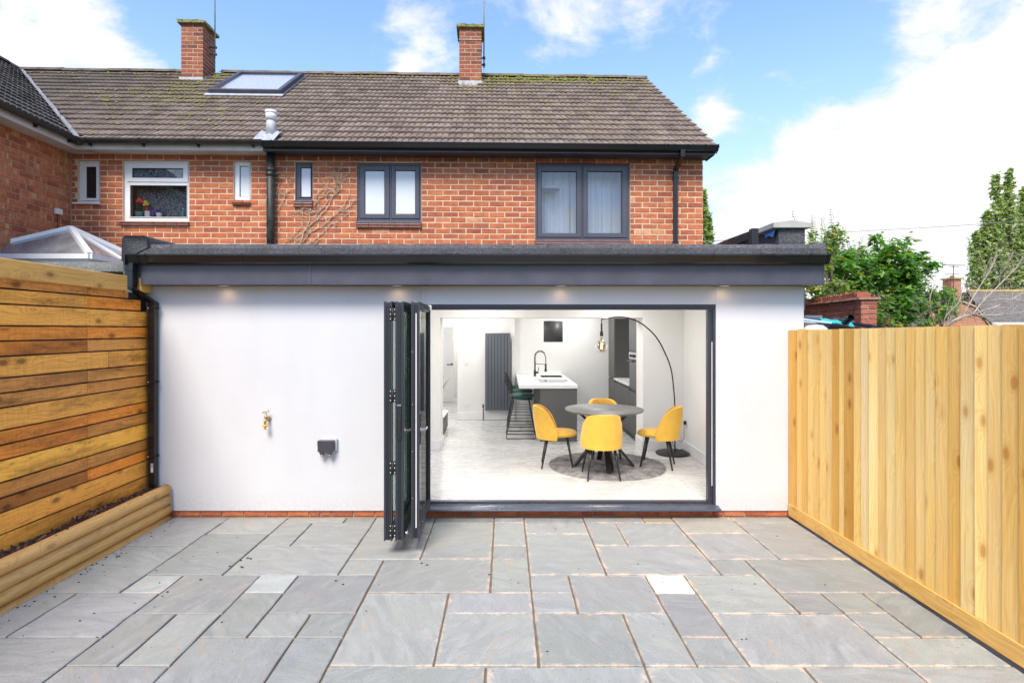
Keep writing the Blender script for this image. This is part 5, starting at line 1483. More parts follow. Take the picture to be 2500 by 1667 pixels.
# downlights in the soffit
dl0 = None
DLX = [X(546, 5.79), X(969, 5.79), X(1369, 5.79), X(1769, 5.79)]
for i, x in enumerate(DLX):
    lab = ['small lit downlight in the grey soffit over the plain white wall by the tap', 'small lit downlight in the grey soffit just above the folded doors',
           'small lit downlight in the grey soffit over the middle of the door opening', 'small lit downlight in the grey soffit above the right edge of the door opening'][i]
    t = thing('downlight', lab, 'downlight', (x, Y(5.79), WT - .001), group='downlights along the soffit')
    MB().lathe([(.030, .0), (.045, -.003), (.046, -.007), (.040, -.009), (.030, -.005)], 24).build('bezel', M['white_gloss'], t)
    MB().lathe([(.030, -.0045), (0, -.0046)], 24).build('lens', M['downlight_lens'], t)
    L = bpy.data.lights.new('downlight_beam', 'SPOT'); L.energy = .32; L.color = (1.0, .62, .30); L.spot_size = RAD(165); L.spot_blend = 1.0; L.shadow_soft_size = .03
    lo = bpy.data.objects.new('downlight_beam', L); lo.location = (0, 0, -.02); lo.rotation_euler = (RAD(14), 0, 0); link(lo, t)

# ---- folding door set
DY = .012
doorset = thing('folding_door', 'dark grey aluminium folding door folded open in a stack at the left of its opening', 'folding door', (0, 0, 0))
fo = (OPX0, OPX1, OPZ0 + .0, OPZ1)
fw = .058
f_ = MB(); f_.box(OPX0, OPX0 + fw, DY, DY + .075, OPZ0 + .04, OPZ1 - .056)
f_.box(OPX1 - .026, OPX1, DY, DY + .075, OPZ0 + .04, OPZ1 - .056); f_.box(OPX1 - .040, OPX1 - .027, DY + .012, DY + .07, OPZ0 + .04, OPZ1 - .057); f_.box(OPX1 - .072, OPX1 - .041, DY + .02, DY + .08, OPZ0 + .04, OPZ1 - .057)
f_.box(OPX0, OPX1, DY, DY + .075, OPZ1 - .030, OPZ1); f_.box(OPX0, OPX1, DY + .010, DY + .078, OPZ1 - .055, OPZ1 - .031)
df = f_.build('frame', M['alu'], doorset, bevel=.002)
bx('seal', M['screw'], doorset, OPX1 - .038, OPX1 - .031, DY + .006, DY + .0115, .32, 1.80)
th = MB(); th.box(OPX0, OPX1 - .001, DY + .03, DY + .09, OPZ0 + .012, .150); th.box(OPX0, OPX1 - .001, DY - .002, DY + .029, OPZ0 + .012, .128); th.build('threshold', M['alu'], doorset, bevel=.003)
bx('threshold_track', M['steel'], doorset, OPX0 + .01, OPX1 - .04, DY + .004, DY + .022, .129, .132)
cprof = [(.03, .092), (-.085, .086), (-.098, .090), (-.100, .102), (-.090, .110), (-.03, .116), (-.003, .124), (.012, .124)]
MB().prism(cprof, 'x', OPX0 + .02, OPX1 + .022).build('cill', M['alu_light'], doorset, bevel=.002)

def door_panel(p_far, p_near, zb, zt, th=.070, label=None, glass_side=1, lock=False):
    """a leaf standing edge-on: from p_far (at the wall) to p_near (towards the garden)"""
    a = Vector((*p_far, 0)); b = Vector((*p_near, 0)); d = (b - a); W = d.length; d.normalize(); n = Vector((d.y, -d.x, 0))
    if n.x < 0: n = -n
    Mx = Matrix(((d.x, n.x, 0, a.x), (d.y, n.y, 0, a.y), (0, 0, 1, zb), (0, 0, 0, 1)))
    Ht = zt - zb; h = th / 2; s = .062
    # sash ring with stepped edges, local x along the leaf, y = thickness, z up
    def ring(x0, x1, z0, z1, s_, y0, y1):
        return wall_mb(x0, x1, z0, z1, y0, y1, [(x0 + s_, x1 - s_, z0 + s_, z1 - s_)])
    m = ring(.006, W - .006, .006, Ht - .006, s - .006, -h + .012, h - .012)
    m2 = ring(0, W, 0, Ht, s - .02, h - .012, h); m3 = ring(0, W, 0, Ht, s - .02, -h, -h + .012)
    for q in (m2, m3): m.add(q.v, q.f)
    # edge grooves towards the garden
    m.box(W - .006, W + .004, -h + .014, -h + .022, .03, Ht - .03); m.box(W - .006, W + .004, h - .022, h - .014, .03, Ht - .03)
    o = m.build('door_leaf', M['alu'], doorset, bevel=.0015, label=label); o.matrix_local = Mx
    MB().box(s - .004, W - s + .004, -.012, .012, s - .004, Ht - s + .004).build('pane', M['glass_green'], o)
    gk = wall_mb(s - .012, W - s + .012, s - .012, Ht - s + .012, -.020, .020, [(s + .004, W - s - .004, s + .004, Ht - s - .004)])
    gk.build('gasket', M['gasket'], o)
    bx('edge_seal', M['gasket'], o, W - .005, W + .002, -.010, .010, .02, Ht - .02)
    return o, Mx, W, Ht, h
ZB, ZT = .135, 2.165
fy = .045
pA, mA, WA, HA, hA_ = door_panel((-.985, fy - .03), (X(947, 4.86), Y(4.86)), ZB, ZT)
pB, mB_, WB, HB, _ = door_panel((-.895, fy - .03), (X(975, 4.86), Y(4.86)), ZB, ZT)
pC, mC, WC, HC, _ = door_panel((-.800, fy - .01), (X(1014, 4.90), Y(4.90)), ZB, ZT)
# white seal strip on the third leaf's edge, screws
bx('weather_strip', M['white_dirty'], pC, WC + .0022, WC + .005, .002, .012, .10, HC - .10)
for z in (.35, .75, 1.15, 1.6): MB().lathe([(.004, 0), (0, .003)], 8, c=(WC + .003, -.024, z), M=Matrix.Rotation(math.pi / 2, 3, 'Y')).build('screw', M['screw'], pC)
# hinges between first and second leaf
for z in (.09, .62, 1.23, 1.92):
    hx = MB(); hx.tube([(WA + .006, hA_ + .006, z - .055), (WA + .006, hA_ + .006, z + .055)], .009, 8); hx.box(WA - .001, WA + .007, hA_ - .02, hA_ + .004, z - .055, z + .055); hx.box(WA - .001, WA + .007, hA_ + .008, hA_ + .032, z - .055, z + .055)
    h_ = hx.build('hinge', M['gasket'], pA)
    for dz in (-.04, 0, .04):
        for yy in (hA_ - .012, hA_ + .024): MB().lathe([(.005, 0), (.004, .003), (0, .0035)], 8, c=(WA + .007, yy, z + dz), M=Matrix.Rotation(math.pi / 2, 3, 'Y')).build('screw', M['screw'], pA)
# lock case on the second leaf's edge, handles
lk = MB(); lk.box(WB + .002, WB + .014, -.020, .020, .86, 1.16); lk.box(WB + .002, WB + .018, -.012, .012, .92, 1.04)
lk.build('lock_case', M['gasket'], pB, bevel=.003)
l_ = pB
bx('lock_plate', M['steel'], l_, WB + .0145, WB + .016, -.018, .018, 1.145, 1.158); bx('lock_plate', M['gasket'], l_, WB + .0145, WB + .016, -.018, .018, .862, .872)
def lever(parent, x, z, side, mat, ln=.11):
    m = MB(); m.lathe([(.020, 0), (.020, .008), (.010, .010), (.009, .045)], 14, c=(x, side * .035, z), M=Matrix.Rotation(-side * math.pi / 2, 3, 'X'))
    m.tube([(x, side * .078, z), (x - .02, side * .084, z), (x - ln, side * .084, z)], .009, 8)
    m.build('handle', mat, parent)
lever(pB, WB - .05, .93, 1, M['steel']); lever(pC, WC - .05, .93, 1, M['steel'])
bx('handle_plate', M['gasket'], pC, WC - .065, WC - .035, .0352, .041, .80, 1.06)
mg = MB(); mg.tube([(WB - .03, .036, .06), (WB - .03, .072, .06)], .013, 10); mg.tube([(WB - .03, .058, .06), (WB - .03, .066, .06)], .019, 10); mg.build('door_catch', M['steel'], pB)
# rollers at the head
bx('roller', M['white_pvc'], doorset, -.80, -.745, -.055, -.01, 2.12, 2.175, bevel=.006)

# ------------------------------------------------------------------ tap and socket on the white wall
tx, tz = X(651, 5.85), Hh(1023, 5.85)
tap = thing('garden_tap', 'brass garden tap with a yellow hose connector on the white wall', 'tap', (tx, 0, tz))
m = MB(); RX = Matrix.Rotation(math.pi / 2, 3, 'X')
m.lathe([(.024, 0), (.024, .006), (.014, .012), (.012, .05)], 14, c=(.012, 0, 0), M=RX)
m.tube([(.012, -.045, 0), (0, -.06, .002), (0, -.075, -.004), (0, -.078, -.05)], [.013, .015, .013, .012], 12)
m.tube([(0, -.06, 0), (0, -.055, .05)], [.015, .010], 10); m.tube([(0, -.055, .05), (0, -.054, .075)], .005, 8); m.lathe([(.017, 0), (.018, .014), (.012, .018)], 8, c=(0, -.057, .018))
m.build('tap_body', M['brass'], tap)
MB().tube([(-.034, -.058, .070), (0, -.054, .077), (.030, -.050, .084)], .0055, 8).build('tap_handle', M['brass'], tap)
MB().lathe([(.014, 0), (.022, -.004), (.023, -.018), (.014, -.026)], 12, c=(0, -.078, -.048)).build('hose_connector', M['yellow_plastic'], tap)
MB().lathe([(.010, 0), (.010, -.014), (.012, -.016), (.012, -.026), (0, -.027)], 12, c=(0, -.078, -.072)).build('connector_end', M['orange_plastic'], tap)
sxx, szz = X(800, 5.85), Hh(1088, 5.85)
so = thing('outdoor_socket', 'black and grey weatherproof double socket low on the white wall', 'socket', (sxx, 0, szz))
MB().box(-.085, .095, -.035, 0, -.055, .072).build('back_box', simple('pale_grey_plastic', (.42, .46, .52), .4), so, bevel=.012)
P = [(-.088, .062), (-.094, .050), (-.090, -.030), (-.094, -.045), (-.072, -.062), (-.068, -.078), (-.034, -.078), (-.026, -.060), (-.012, -.050), (.004, -.060), (.012, -.078), (.046, -.078), (.052, -.060), (.072, -.045), (.070, -.030), (.074, .050), (.068, .062)]
MB().prism(P[::-1], 'y', -.085, -.036).build('cover', simple('charcoal_cover', (.055, .05, .065), .35), so, bevel=.006)
cg = MB()
for cx in (-.051, .029): cg.lathe([(.019, 0), (.017, .012)], 14, c=(cx, -.062, -.094))
cg.build('cable_gland', M['galv'], so)
# ------------------------------------------------------------------ left fence: horizontal stained boards
FX = -3.64
lf_ = thing('slatted_fence', 'tall fence of horizontal stained boards in oranges and browns on the left', 'fence', (FX - .03, -2.5, 0))
lf_off = Vector((FX - .03, -2.5, 0))
def board(parent, name, mat, x0, x1, y0, y1, z0, z1, tint, off, bev=.004, tilt=0):
    cx, cy, cz = (x0 + x1) / 2, (y0 + y1) / 2, (z0 + z1) / 2
    r = random.Random(int(cy * 997 + cz * 131 + cx * 17))
    n = 10; vs = []
    ay, az = (y1 - y0) / 2, (z1 - z0) / 2
    for i in range(n + 1):
        yy = -ay + 2 * ay * i / n
        wx = noise.noise(Vector((yy * .9, cz * 5, cy))) * .004; e1 = r.uniform(-.0012, .0012); e2 = r.uniform(-.0012, .0012)
        hx = (x1 - x0) / 2
        vs += [(-hx + wx, yy, -az + e1), (hx + wx, yy, -az + e1), (hx + wx, yy, az + e2), (-hx + wx, yy, az + e2)]
    fs = [(4 * i + k, 4 * i + (k + 1) % 4, 4 * i + 4 + (k + 1) % 4, 4 * i + 4 + k) for i in range(n) for k in range(4)] + [(3, 2, 1, 0), tuple(4 * n + k for k in range(4))]
    o = MB().add(vs, fs).build(name, mat, parent, bevel=bev, seg=1, loc=Vector((cx, cy, cz)) - off)
    o.rotation_euler = (0, tilt, 0)
    o.color = (*tint, 1)
    return o
GOLD, ORG, BRN, DRK, YEL, TAN = (1.26, 1.12, .95), (1.15, .76, .42), (.84, .68, .68), (.55, .38, .32), (1.38, 1.36, .95), (.98, .84, .85)
EDG = [2.310, 2.223, 2.110, 1.952, 1.840, 1.729, 1.571, 1.462, 1.356, 1.193, 1.087, .976, .816, .703, .5975, .439, .285, .14]
TN = [(BRN, BRN), (GOLD, ORG), (GOLD, GOLD), (ORG, ORG), (ORG, TAN), (GOLD, GOLD), (BRN, TAN), (TAN, BRN), (GOLD, GOLD), (ORG, ORG), (ORG, BRN), (YEL, YEL), (BRN, TAN), (DRK, ORG), (GOLD, GOLD), (GOLD, GOLD), (BRN, GOLD)]
r = random.Random(3)
for i in range(len(EDG) - 1):
    z1, z0 = EDG[i] - .005, EDG[i + 1] + .007
    wide = (EDG[i] - EDG[i + 1]) > .14
    J = [-.03, -2.83, -4.63, -6.43, -8.2] if wide else [-.03, -.884, -2.684, -4.484, -6.284, -8.2]
    if wide and i in (5,): J = [-.03, -.62, -2.9, -4.7, -6.5, -8.2]
    J[0] = {0: -.34, 1: -.15}.get(i, -.03)
    for k in range(len(J) - 1):
        t = TN[i][1] if k == 0 and not wide else TN[i][0] if k < 2 else r.choice((GOLD, ORG, BRN, TAN))
        q = r.uniform(.92, 1.08)
        board(lf_, 'board', M['wood_left'], FX - .022, FX, J[k + 1] + .0015, J[k] - .0015, z0, z1, tuple(c * q for c in t), lf_off, .003)
for k, (a, b) in enumerate(((-.012, -.19), (-.40, -2.72), (-2.724, -5.4), (-5.404, -8.2))):
    board(lf_, 'top_board', M['wood_cap'], FX - .0, FX + .028, b, a, 2.297, 2.440, (1.0, 1.0, 1.0), lf_off, .004)
sm = MB(); rn = random.Random(9)
for i in range(len(EDG) - 1):
    zc_ = (EDG[i] + EDG[i + 1]) / 2
    for y in (-.07, -.86, -.91, -2.66, -2.71):
        for dz in (-.03, .03):
            sm.lathe([(.0042, 0), (.003, .0012), (0, .0012)], 6, c=(FX + .0008 - lf_off.x, y - lf_off.y + rn.uniform(-.005, .005), zc_ + dz + rn.uniform(-.006, .006)), M=Matrix.Rotation(math.pi / 2, 3, 'Y'))
sm.build('screw_heads', M['gasket'], lf_)['kind'] = 'stuff'
for y in (-.05, -.884, -2.684, -4.484, -6.284, -8.1):
    board(lf_, 'post', M['wood_cap'], FX - .11, FX - .036, y - .045, y + .045, -.1, 2.40, (.6, .55, .5), lf_off)
bx('backing_sheet', M['gasket'], lf_, -.034 + FX - lf_off.x - 0.0, -.026 + FX - lf_off.x, -8.2 - lf_off.y, -.03 - lf_off.y, .0, 2.29)
# ------------------------------------------------------------------ raised bed with half-round logs
bed = thing('raised_bed', 'low raised bed edged with four stacked round logs along the left fence', 'raised bed', (-3.5, -2.5, 0))
BO = Vector((-3.5, -2.5, 0))
for i, z in enumerate((.297, .193, .090, -.015)):
    rr = random.Random(i + 3); n = 26; pts = []; rad = []
    for k in range(n + 1):
        y = -.035 - 5.2 * k / n
        pts.append((0 + rr.uniform(-.002, .002) + (.004 if i == 3 else 0) + (-.004 if i == 0 else 0), y - BO.y, z + rr.uniform(-.0015, .0015))); rad.append(.0535 + rr.uniform(-.0012, .0012))
    m = MB(); m.tube([(p[0] + .052, p[1], p[2]) for p in pts], rad, 20)
    o = m.build('log', M['log'], bed); o.color = (*( (1.08, 1.05, 1.0), (1, 1, 1), (1.05, 1.05, .95), (.9, .85, .75))[i], 1)
m = MB(); m.box(FX + .001 - BO.x, -.022, -5.2 - BO.y, -.03 - BO.y, -.08, .285); m.build('soil', M['soil'], bed)
cm = MB(); r = random.Random(77)
for _ in range(3600):
    y = -.04 - 5.1 * (r.random() ** 1.3); x = r.uniform(FX + .012, -3.478)
    l = r.uniform(.010, .040) * (1 + (r.random() < .07) * 1.2); w_ = r.uniform(.003, .009); t_ = r.uniform(.0015, .004)
    z = .288 + abs(r.gauss(0, .011)) + .012 * noise.noise(Vector((y * 3, x * 6, 0))) + .012
    m4 = Matrix.Translation((x - BO.x, y - BO.y, z)) @ Matrix.Rotation(r.uniform(0, 6.28), 4, 'Z') @ Matrix.Rotation(r.gauss(0, .35), 4, 'Y') @ Matrix.Rotation(r.uniform(-.6, .6), 4, 'X')
    cm.box(-l, l, -w_, w_, -t_, t_, mat=m4)
for yy in (-.62, -1.12, -1.15, -1.30):
    m4 = Matrix.Translation((-3.56 - BO.x, yy - BO.y, .34)) @ Matrix.Rotation(r.uniform(0, 3), 4, 'Z') @ Matrix.Rotation(1.2, 4, 'Y')
    cm.box(-.045, .045, -.006, .006, -.002, .002, mat=m4)
cm.build('bark_mulch', M['chip'], bed)['kind'] = 'stuff'

# ------------------------------------------------------------------ right fence: upright feather-edge boards
RX_ = 2.925
rf = thing('board_fence', 'new pale upright board fence with a gravel board running towards the viewer on the right', 'fence', (RX_ + .03, -2.5, 0))
RO = Vector((RX_ + .03, -2.5, 0))
pe = [1931.6, 1949.8, 1962.4, 1975.7, 1990.5, 2005.2, 2021, 2036, 2052.6, 2064.8, 2088.7, 2106.9, 2126, 2149, 2168, 2192, 2217.4, 2240, 2265, 2290, 2322, 2350.6, 2385.7, 2417.3, 2453, 2495]
ys = [RX_ * 1400 / (p - 1232) - 5.89 for p in pe]
ys[0] = -.012
while ys[-1] > -8.4: ys.append(ys[-1] - .112)
B, Mx_, P_, W_ = (.97, .82, .55), (1.03, .98, .88), (1.08, 1.08, 1.08), (1.08, 1.18, 1.45)
tones = [B, Mx_, (.95, .85, .68), P_, Mx_, P_, P_, (.84, .68, .40), P_, (.80, .64, .36), (1.1, 1.1, 1.05), W_, (1.3, 1.4, 1.6), P_, W_, P_, Mx_, P_, (1.1, 1.1, 1.05), Mx_, (.93, .82, .62), W_, (1.3, 1.4, 1.6), P_, Mx_, (.88, .76, .52)]
def topz(y): return 1.919 + .0125 * (-y)
r = random.Random(12)
for i in range(len(ys) - 1):
    a, b = ys[i], ys[i + 1]       # a nearer the house
    zt = topz((a + b) / 2) + r.uniform(-.002, .002); zb = .152
    cy = (a + b) / 2; hw = (a - b) / 2
    t0, t1 = .004 + r.uniform(0, .001), .014 + r.uniform(-.001, .002)   # thin edge tucks under the next board
    n = 8; vs = []
    for k in range(n + 1):
        z = zb + (zt - zb) * k / n; wv = noise.noise(Vector((a * 7, z * 1.1, 3))) * .0025
        e = r.uniform(-.0008, .0008)
        vs += [(-.030, hw + wv, z), (-.030 - t1, hw + wv + e, z), (-.030 - t0 - .001, -hw - .010 + wv, z), (-.030, -hw - .010 + wv, z)]
    zc = (zt + zb) / 2
    vs = [(x + .0, y, z - zc) for x, y, z in vs]
    fs = [(4 * k + q, 4 * k + (q + 1) % 4, 4 * k + 4 + (q + 1) % 4, 4 * k + 4 + q)[::-1] for k in range(n) for q in range(4)] + [(0, 1, 2, 3), tuple(4 * n + q for q in (3, 2, 1, 0))]
    o = MB().add(vs, fs).build('board', M['wood_right'], rf, loc=(RX_ + .030 - RO.x, cy - RO.y, zc))
    q = r.uniform(.95, 1.05); t = tones[i] if i < len(tones) else r.choice(tones); o.color = (*(c * q for c in t), 1)
for k, (a, b) in enumerate(((-.02, -3.02), (-3.024, -6.0), (-6.004, -8.4))):
    board(rf, 'gravel_board', M['wood_cap'], RX_ - .022, RX_ + .004, b, a, .028, .150, (1.15, 1.20, 1.25), RO, .003)
nm = MB(); rn = random.Random(6)
for i in range(len(ys) - 1):
    for z in (.39, 1.04, 1.66):
        yc = ys[i + 1] + .03 + rn.uniform(-.004, .004); zz = z + rn.uniform(-.012, .012); x = RX_ - .0145 - RO.x + .030 - .003
        nm.add([(x, yc - RO.y + math.cos(a) * .0035, zz + math.sin(a) * .0035) for a in (0, 1.05, 2.1, 3.14, 4.2, 5.25)], [(0, 1, 2, 3, 4, 5)])
nm.build('nail_heads', M['galv'], rf)['kind'] = 'stuff'
for z in (.35, 1.0, 1.62): board(rf, 'rail', M['wood_cap'], RX_ + .031, RX_ + .07, -8.3, -.05, z, z + .08, (1, 1, 1), RO)
for y in (-.08, -1.88, -3.68, -5.48, -7.28): board(rf, 'post', M['wood_cap'], RX_ + .071, RX_ + .16, y - .045, y + .045, -.1, 1.93, (1, 1, 1), RO)
# ------------------------------------------------------------------ rooms seen through the opening (parts of the extension)
def FZ(py): return (CZ_ - FLOOR) * F_ / (py - CY_)      # depth of a floor point
YK = Y(8.51)      # knocked-through wall, near face
YK2 = Y(8.93)
YB = Y(11.40)     # kitchen back wall
RW = 2.655
wp = M['white_paint']
CE = 2.50
w = MB(); w.box(-3.55, RW + .12, .301, YB + .1, CE, CE + .03); w.build('ceiling', wp, ext)
# inner lining of the front wall, side walls
bx('interior_wall', wp, ext, RW, RW + .118, .301, YK - .001, .0, CE - .001)
bx('interior_wall', wp, ext, -3.549, -3.45, .301, YK - .001, .0, CE - .001)
OX0, OX1, OZ1 = X(1074, 8.51), X(1569.4, 8.51), Hh(776, 8.51)
wall_mb(-3.549, RW + .118, .0, CE - .001, YK, YK2, [(OX0, OX1, -.01, OZ1)]).build('interior_wall', wp, ext, bevel=.004)
bx('interior_wall', wp, ext, RW + .02, RW + .118, YK2 + .001, YB - .001, .0, CE - .001)
DX0, DX1, DZ1 = -1.86, X(1117, 11.4), 2.19
wall_mb(-3.549, RW + .118, .0, CE - .001, YB, YB + .10, [(DX0, DX1, -.01, DZ1)]).build('interior_wall', wp, ext, bevel=.003)
bx('interior_wall', wp, ext, -3.549, -3.45, YK2 + .001, YB - .001, .0, CE - .001)
bx('shadow_strip', wp, ext, X(1249.5, 11.3), X(1257, 11.3), YB - .07, YB - .001, .141, CE - .002)  # raised strip added in place of the radiator's shadow on the wall
# hall
YH = Y(15.15)
bx('interior_wall', wp, ext, DX1, DX1 + .1, YB + .101, YH, .0, CE); bx('interior_wall', wp, ext, -2.3, -2.2, YB + .101, YH, .0, CE); bx('interior_wall', wp, ext, -2.3, DX1 + .1, YH + .001, YH + .1, .0, CE)
bx('ceiling', wp, ext, -2.3, DX1 + .1, YB + .101, YH + .1, CE + .001, CE + .03)
# reveal lining at the door opening
bx('skirting_board', M['white_gloss'], ext, OPX1 + .001, RW - .001, .301, .316, FLOOR, FLOOR + .16)
def skirt(x0, x1, y0, y1): bx('skirting_board', M['white_gloss'], ext, x0, x1, y0, y1, FLOOR + .001, FLOOR + .150, bevel=.004)
skirt(OX1, RW - .017, YK - .016, YK - .0005); skirt(RW - .016, RW - .0005, .317, YK - .0005)
skirt(-3.4, OX0, YK - .016, YK - .0005); skirt(OX0, OX0 + .014, YK - .001, YK2 + .016); skirt(OX1 - .014, OX1 - .0005, YK - .001, YK2 + .014)
skirt(DX1 + .0, X(1250, 11.3), YB - .016, YB - .0005); skirt(X(1258, 11.3), 2.05, YB - .016, YB - .0005); skirt(DX1 - .016, DX1 - .0005, YB + .001, YH - .01); skirt(-2.19, DX1 - .02, YH - .016, YH - .0005)
# floor with large pale tiles
fl = MB().box(-3.5, RW + .1, .06, YH, .06, .1365).build('interior_floor', simple('tile_grout', (.62, .61, .59), .8), None)
tag(fl, kind='structure', label='pale tiled floor running from the door opening through the kitchen')
tile_me = {}
ty0 = Y(FZ(1199.6)); TS = .604
r = random.Random(2)
def floor_tile(x0, x1, y0, y1):
    if x1 - x0 < .03 or y1 - y0 < .03: return
    k = (round(x1 - x0, 3), round(y1 - y0, 3))
    if k not in tile_me:
        a, b = k[0] / 2 - .0015, k[1] / 2 - .0015
        tile_me[k] = MB().box(-a, a, -b, b, -.003, .0035).mesh('floor_tile', M['floor_tile'])
    inst('floor_tile', tile_me[k], fl, loc=((x0 + x1) / 2, (y0 + y1) / 2, .1365 + r.uniform(-.0002, .0002)))
for i in range(-7, 5):
    for j in range(-1, 18):
        a, b = .277 + TS * i, .277 + TS * (i + 1); c, d = ty0 + TS * j, ty0 + TS * (j + 1)
        a = max(a, -3.45); b = min(b, RW); c = max(c, .092)
        if d > YH: continue
        if YB < (c + d) / 2 and not (-2.4 < (a + b) / 2 < -.7): continue
        floor_tile(a, b, c, d)

# unseen ceiling downlights added to light the rooms
def room_light(x, y, e, label):
    t = thing('added_downlight', label, 'downlight', (x, y, CE - .0015), group='added downlights in the room ceilings')
    MB().lathe([(.040, 0), (.052, -.003), (.052, -.006), (.040, -.004)], 20).build('bezel', M['white_gloss'], t)
    MB().lathe([(.040, -.003), (0, -.0031)], 20).build('lens', M['ceiling_lens'], t)
    L = bpy.data.lights.new('downlight_beam', 'AREA'); L.shape = 'DISK'; L.size = .11; L.energy = e; L.color = (1.0, .975, .94)
    lo = bpy.data.objects.new('downlight_beam', L); lo.location = (0, 0, -.02); link(lo, t)
LAB = 'small round added downlight, out of view in the white ceiling of the kitchen behind the knocked-through wall'
for x in (-2.2, -.3, 1.5):
    for y in (.9, 2.0): room_light(x, y, 5.2, 'small round added downlight, out of view in the white ceiling of the dining area by the folding doors')
for x in (-2.4, -.6, 1.3):
    for y in (YK2 + .55, YB - .55): room_light(x, y, 6.2, LAB)
room_light(-1.5, YB + 1.2, 7, 'added round hall downlight, out of view just behind the kitchen doorway'); room_light(-1.5, YB + 3.0, 7, 'added round hall downlight, out of view in front of the far end wall')

# ---- hall door
hd = thing('hall_door', 'white panelled interior door standing open in the hall with a black lever handle', 'door', (X(1107.5, 14.2), Y(14.2), FLOOR))
m = wall_mb(-.76, 0, .005, 1.87, 0, .04, [(-.62, -.14, .25, .85), (-.62, -.14, 1.0, 1.70)]); m.box(-.62, -.14, .010, .030, .25, .85); m.box(-.62, -.14, .010, .030, 1.0, 1.70)
m.build('door_leaf', M['white_gloss'], hd, bevel=.003)
hz = Hh(889, 14.2) - FLOOR
m = MB(); m.lathe([(.027, 0), (.027, .008), (.011, .01), (.011, .045)], 14, c=(-.045, 0, hz), M=Matrix.Rotation(math.pi / 2, 3, 'X')); m.tube([(-.045, -.045, hz), (-.07, -.05, hz - .002), (-.165, -.05, hz - .006)], .011, 8)
m.build('handle', M['black_metal'], hd)
# ---- radiator
rx0, rx1, rz0, rz1 = X(1184, 11.28), X(1247.3, 11.28), Hh(1002.4, 11.28), Hh(812.8, 11.28)
rad = thing('radiator', 'tall slim dark grey column radiator on the white kitchen wall', 'radiator', ((rx0 + rx1) / 2, Y(11.28), rz0))
n = 8; pw = (rx1 - rx0) / n
for i in range(n):
    bx('panel', M['rad'], rad, -(rx1 - rx0) / 2 + i * pw + .0025, -(rx1 - rx0) / 2 + (i + 1) * pw - .0085, 0, .026, 0, rz1 - rz0)
m = MB()
for z in (.06, rz1 - rz0 - .06): m.tube([(-(rx1 - rx0) / 2 + .01, .045, z), ((rx1 - rx0) / 2 - .01, .045, z)], .018, 8)
m.box(-.2, -.17, .03, .118, .3, .34); m.box(.17, .2, .03, .118, .3, .34); m.build('rail', M['rad'], rad); bx('gap_shade', M['gasket'], rad, -(rx1 - rx0) / 2 + .004, (rx1 - rx0) / 2 - .008, .0275, .030, .01, rz1 - rz0 - .01)  # black plate added so the gaps between panels read as shade
m = MB(); m.tube([(-.27, .04, -.02 + .04), (-.29, .04, .04), (-.29, .04, -.02), (-.29, .04, -.19)], .010, 8); m.tube([(-.29, .04, .05), (-.29, .04, .12)], .018, 10); m.build('valve', M['cab'], rad)
m = MB(); m.tube([(.22, .04, .02), (.22, .04, -.03), (.22, .06, -.19)], .008, 8); m.build('pipe_tail', M['steel'], rad)
# ---- switch, socket
def plate(px0, py0, px1, py1, Z, nm, label, cat):
    t = thing(nm, label, cat, ((X(px0, Z) + X(px1, Z)) / 2, Y(Z), (Hh(py0, Z) + Hh(py1, Z)) / 2)); a = (X(px1, Z) - X(px0, Z)) / 2; b = (Hh(py0, Z) - Hh(py1, Z)) / 2
    MB().box(-a, a, -.010, 0, -b, b).build('plate', M['white_gloss'], t, bevel=.003); MB().box(-a * .25, a * .25, -.014, -.0101, -b * .4, b * .4).build('rocker', M['white_gloss'], t, bevel=.002)
plate(1134, 880.5, 1144, 890, 11.395, 'light_switch', 'white light switch on the white wall between doorway and radiator', 'switch')
plate(1134, 983.5, 1144, 993, 11.395, 'wall_socket', 'white socket low on the white wall below the light switch', 'socket')

# ---- island
IZ = 1.046
isl = thing('kitchen_island', 'grey kitchen island with a white overhanging worktop', 'kitchen island', (.7, Y(9.18), FLOOR))
O = Vector((.7, Y(9.18), FLOOR))
def ib(nm, mat, x0, x1, Z0, Z1, z0, z1, bevel=.002, parent=None, label=None): return bx(nm, mat, parent or isl, x0 - O.x, x1 - O.x, Y(Z0) - O.y, Y(Z1) - O.y, z0 - O.z, z1 - O.z, bevel=bevel, label=label)
ib('end_panel', M['cab_side'], X(1319, 9.18), X(1409, 9.18), 9.18, 9.205, FLOOR, IZ - .057)
ib('carcass', M['cab'], .575, 1.145, 9.207, 11.34, FLOOR + .10, IZ - .058)
ib('plinth', M['cab'], .60, 1.10, 9.207, 11.33, FLOOR, FLOOR + .098)
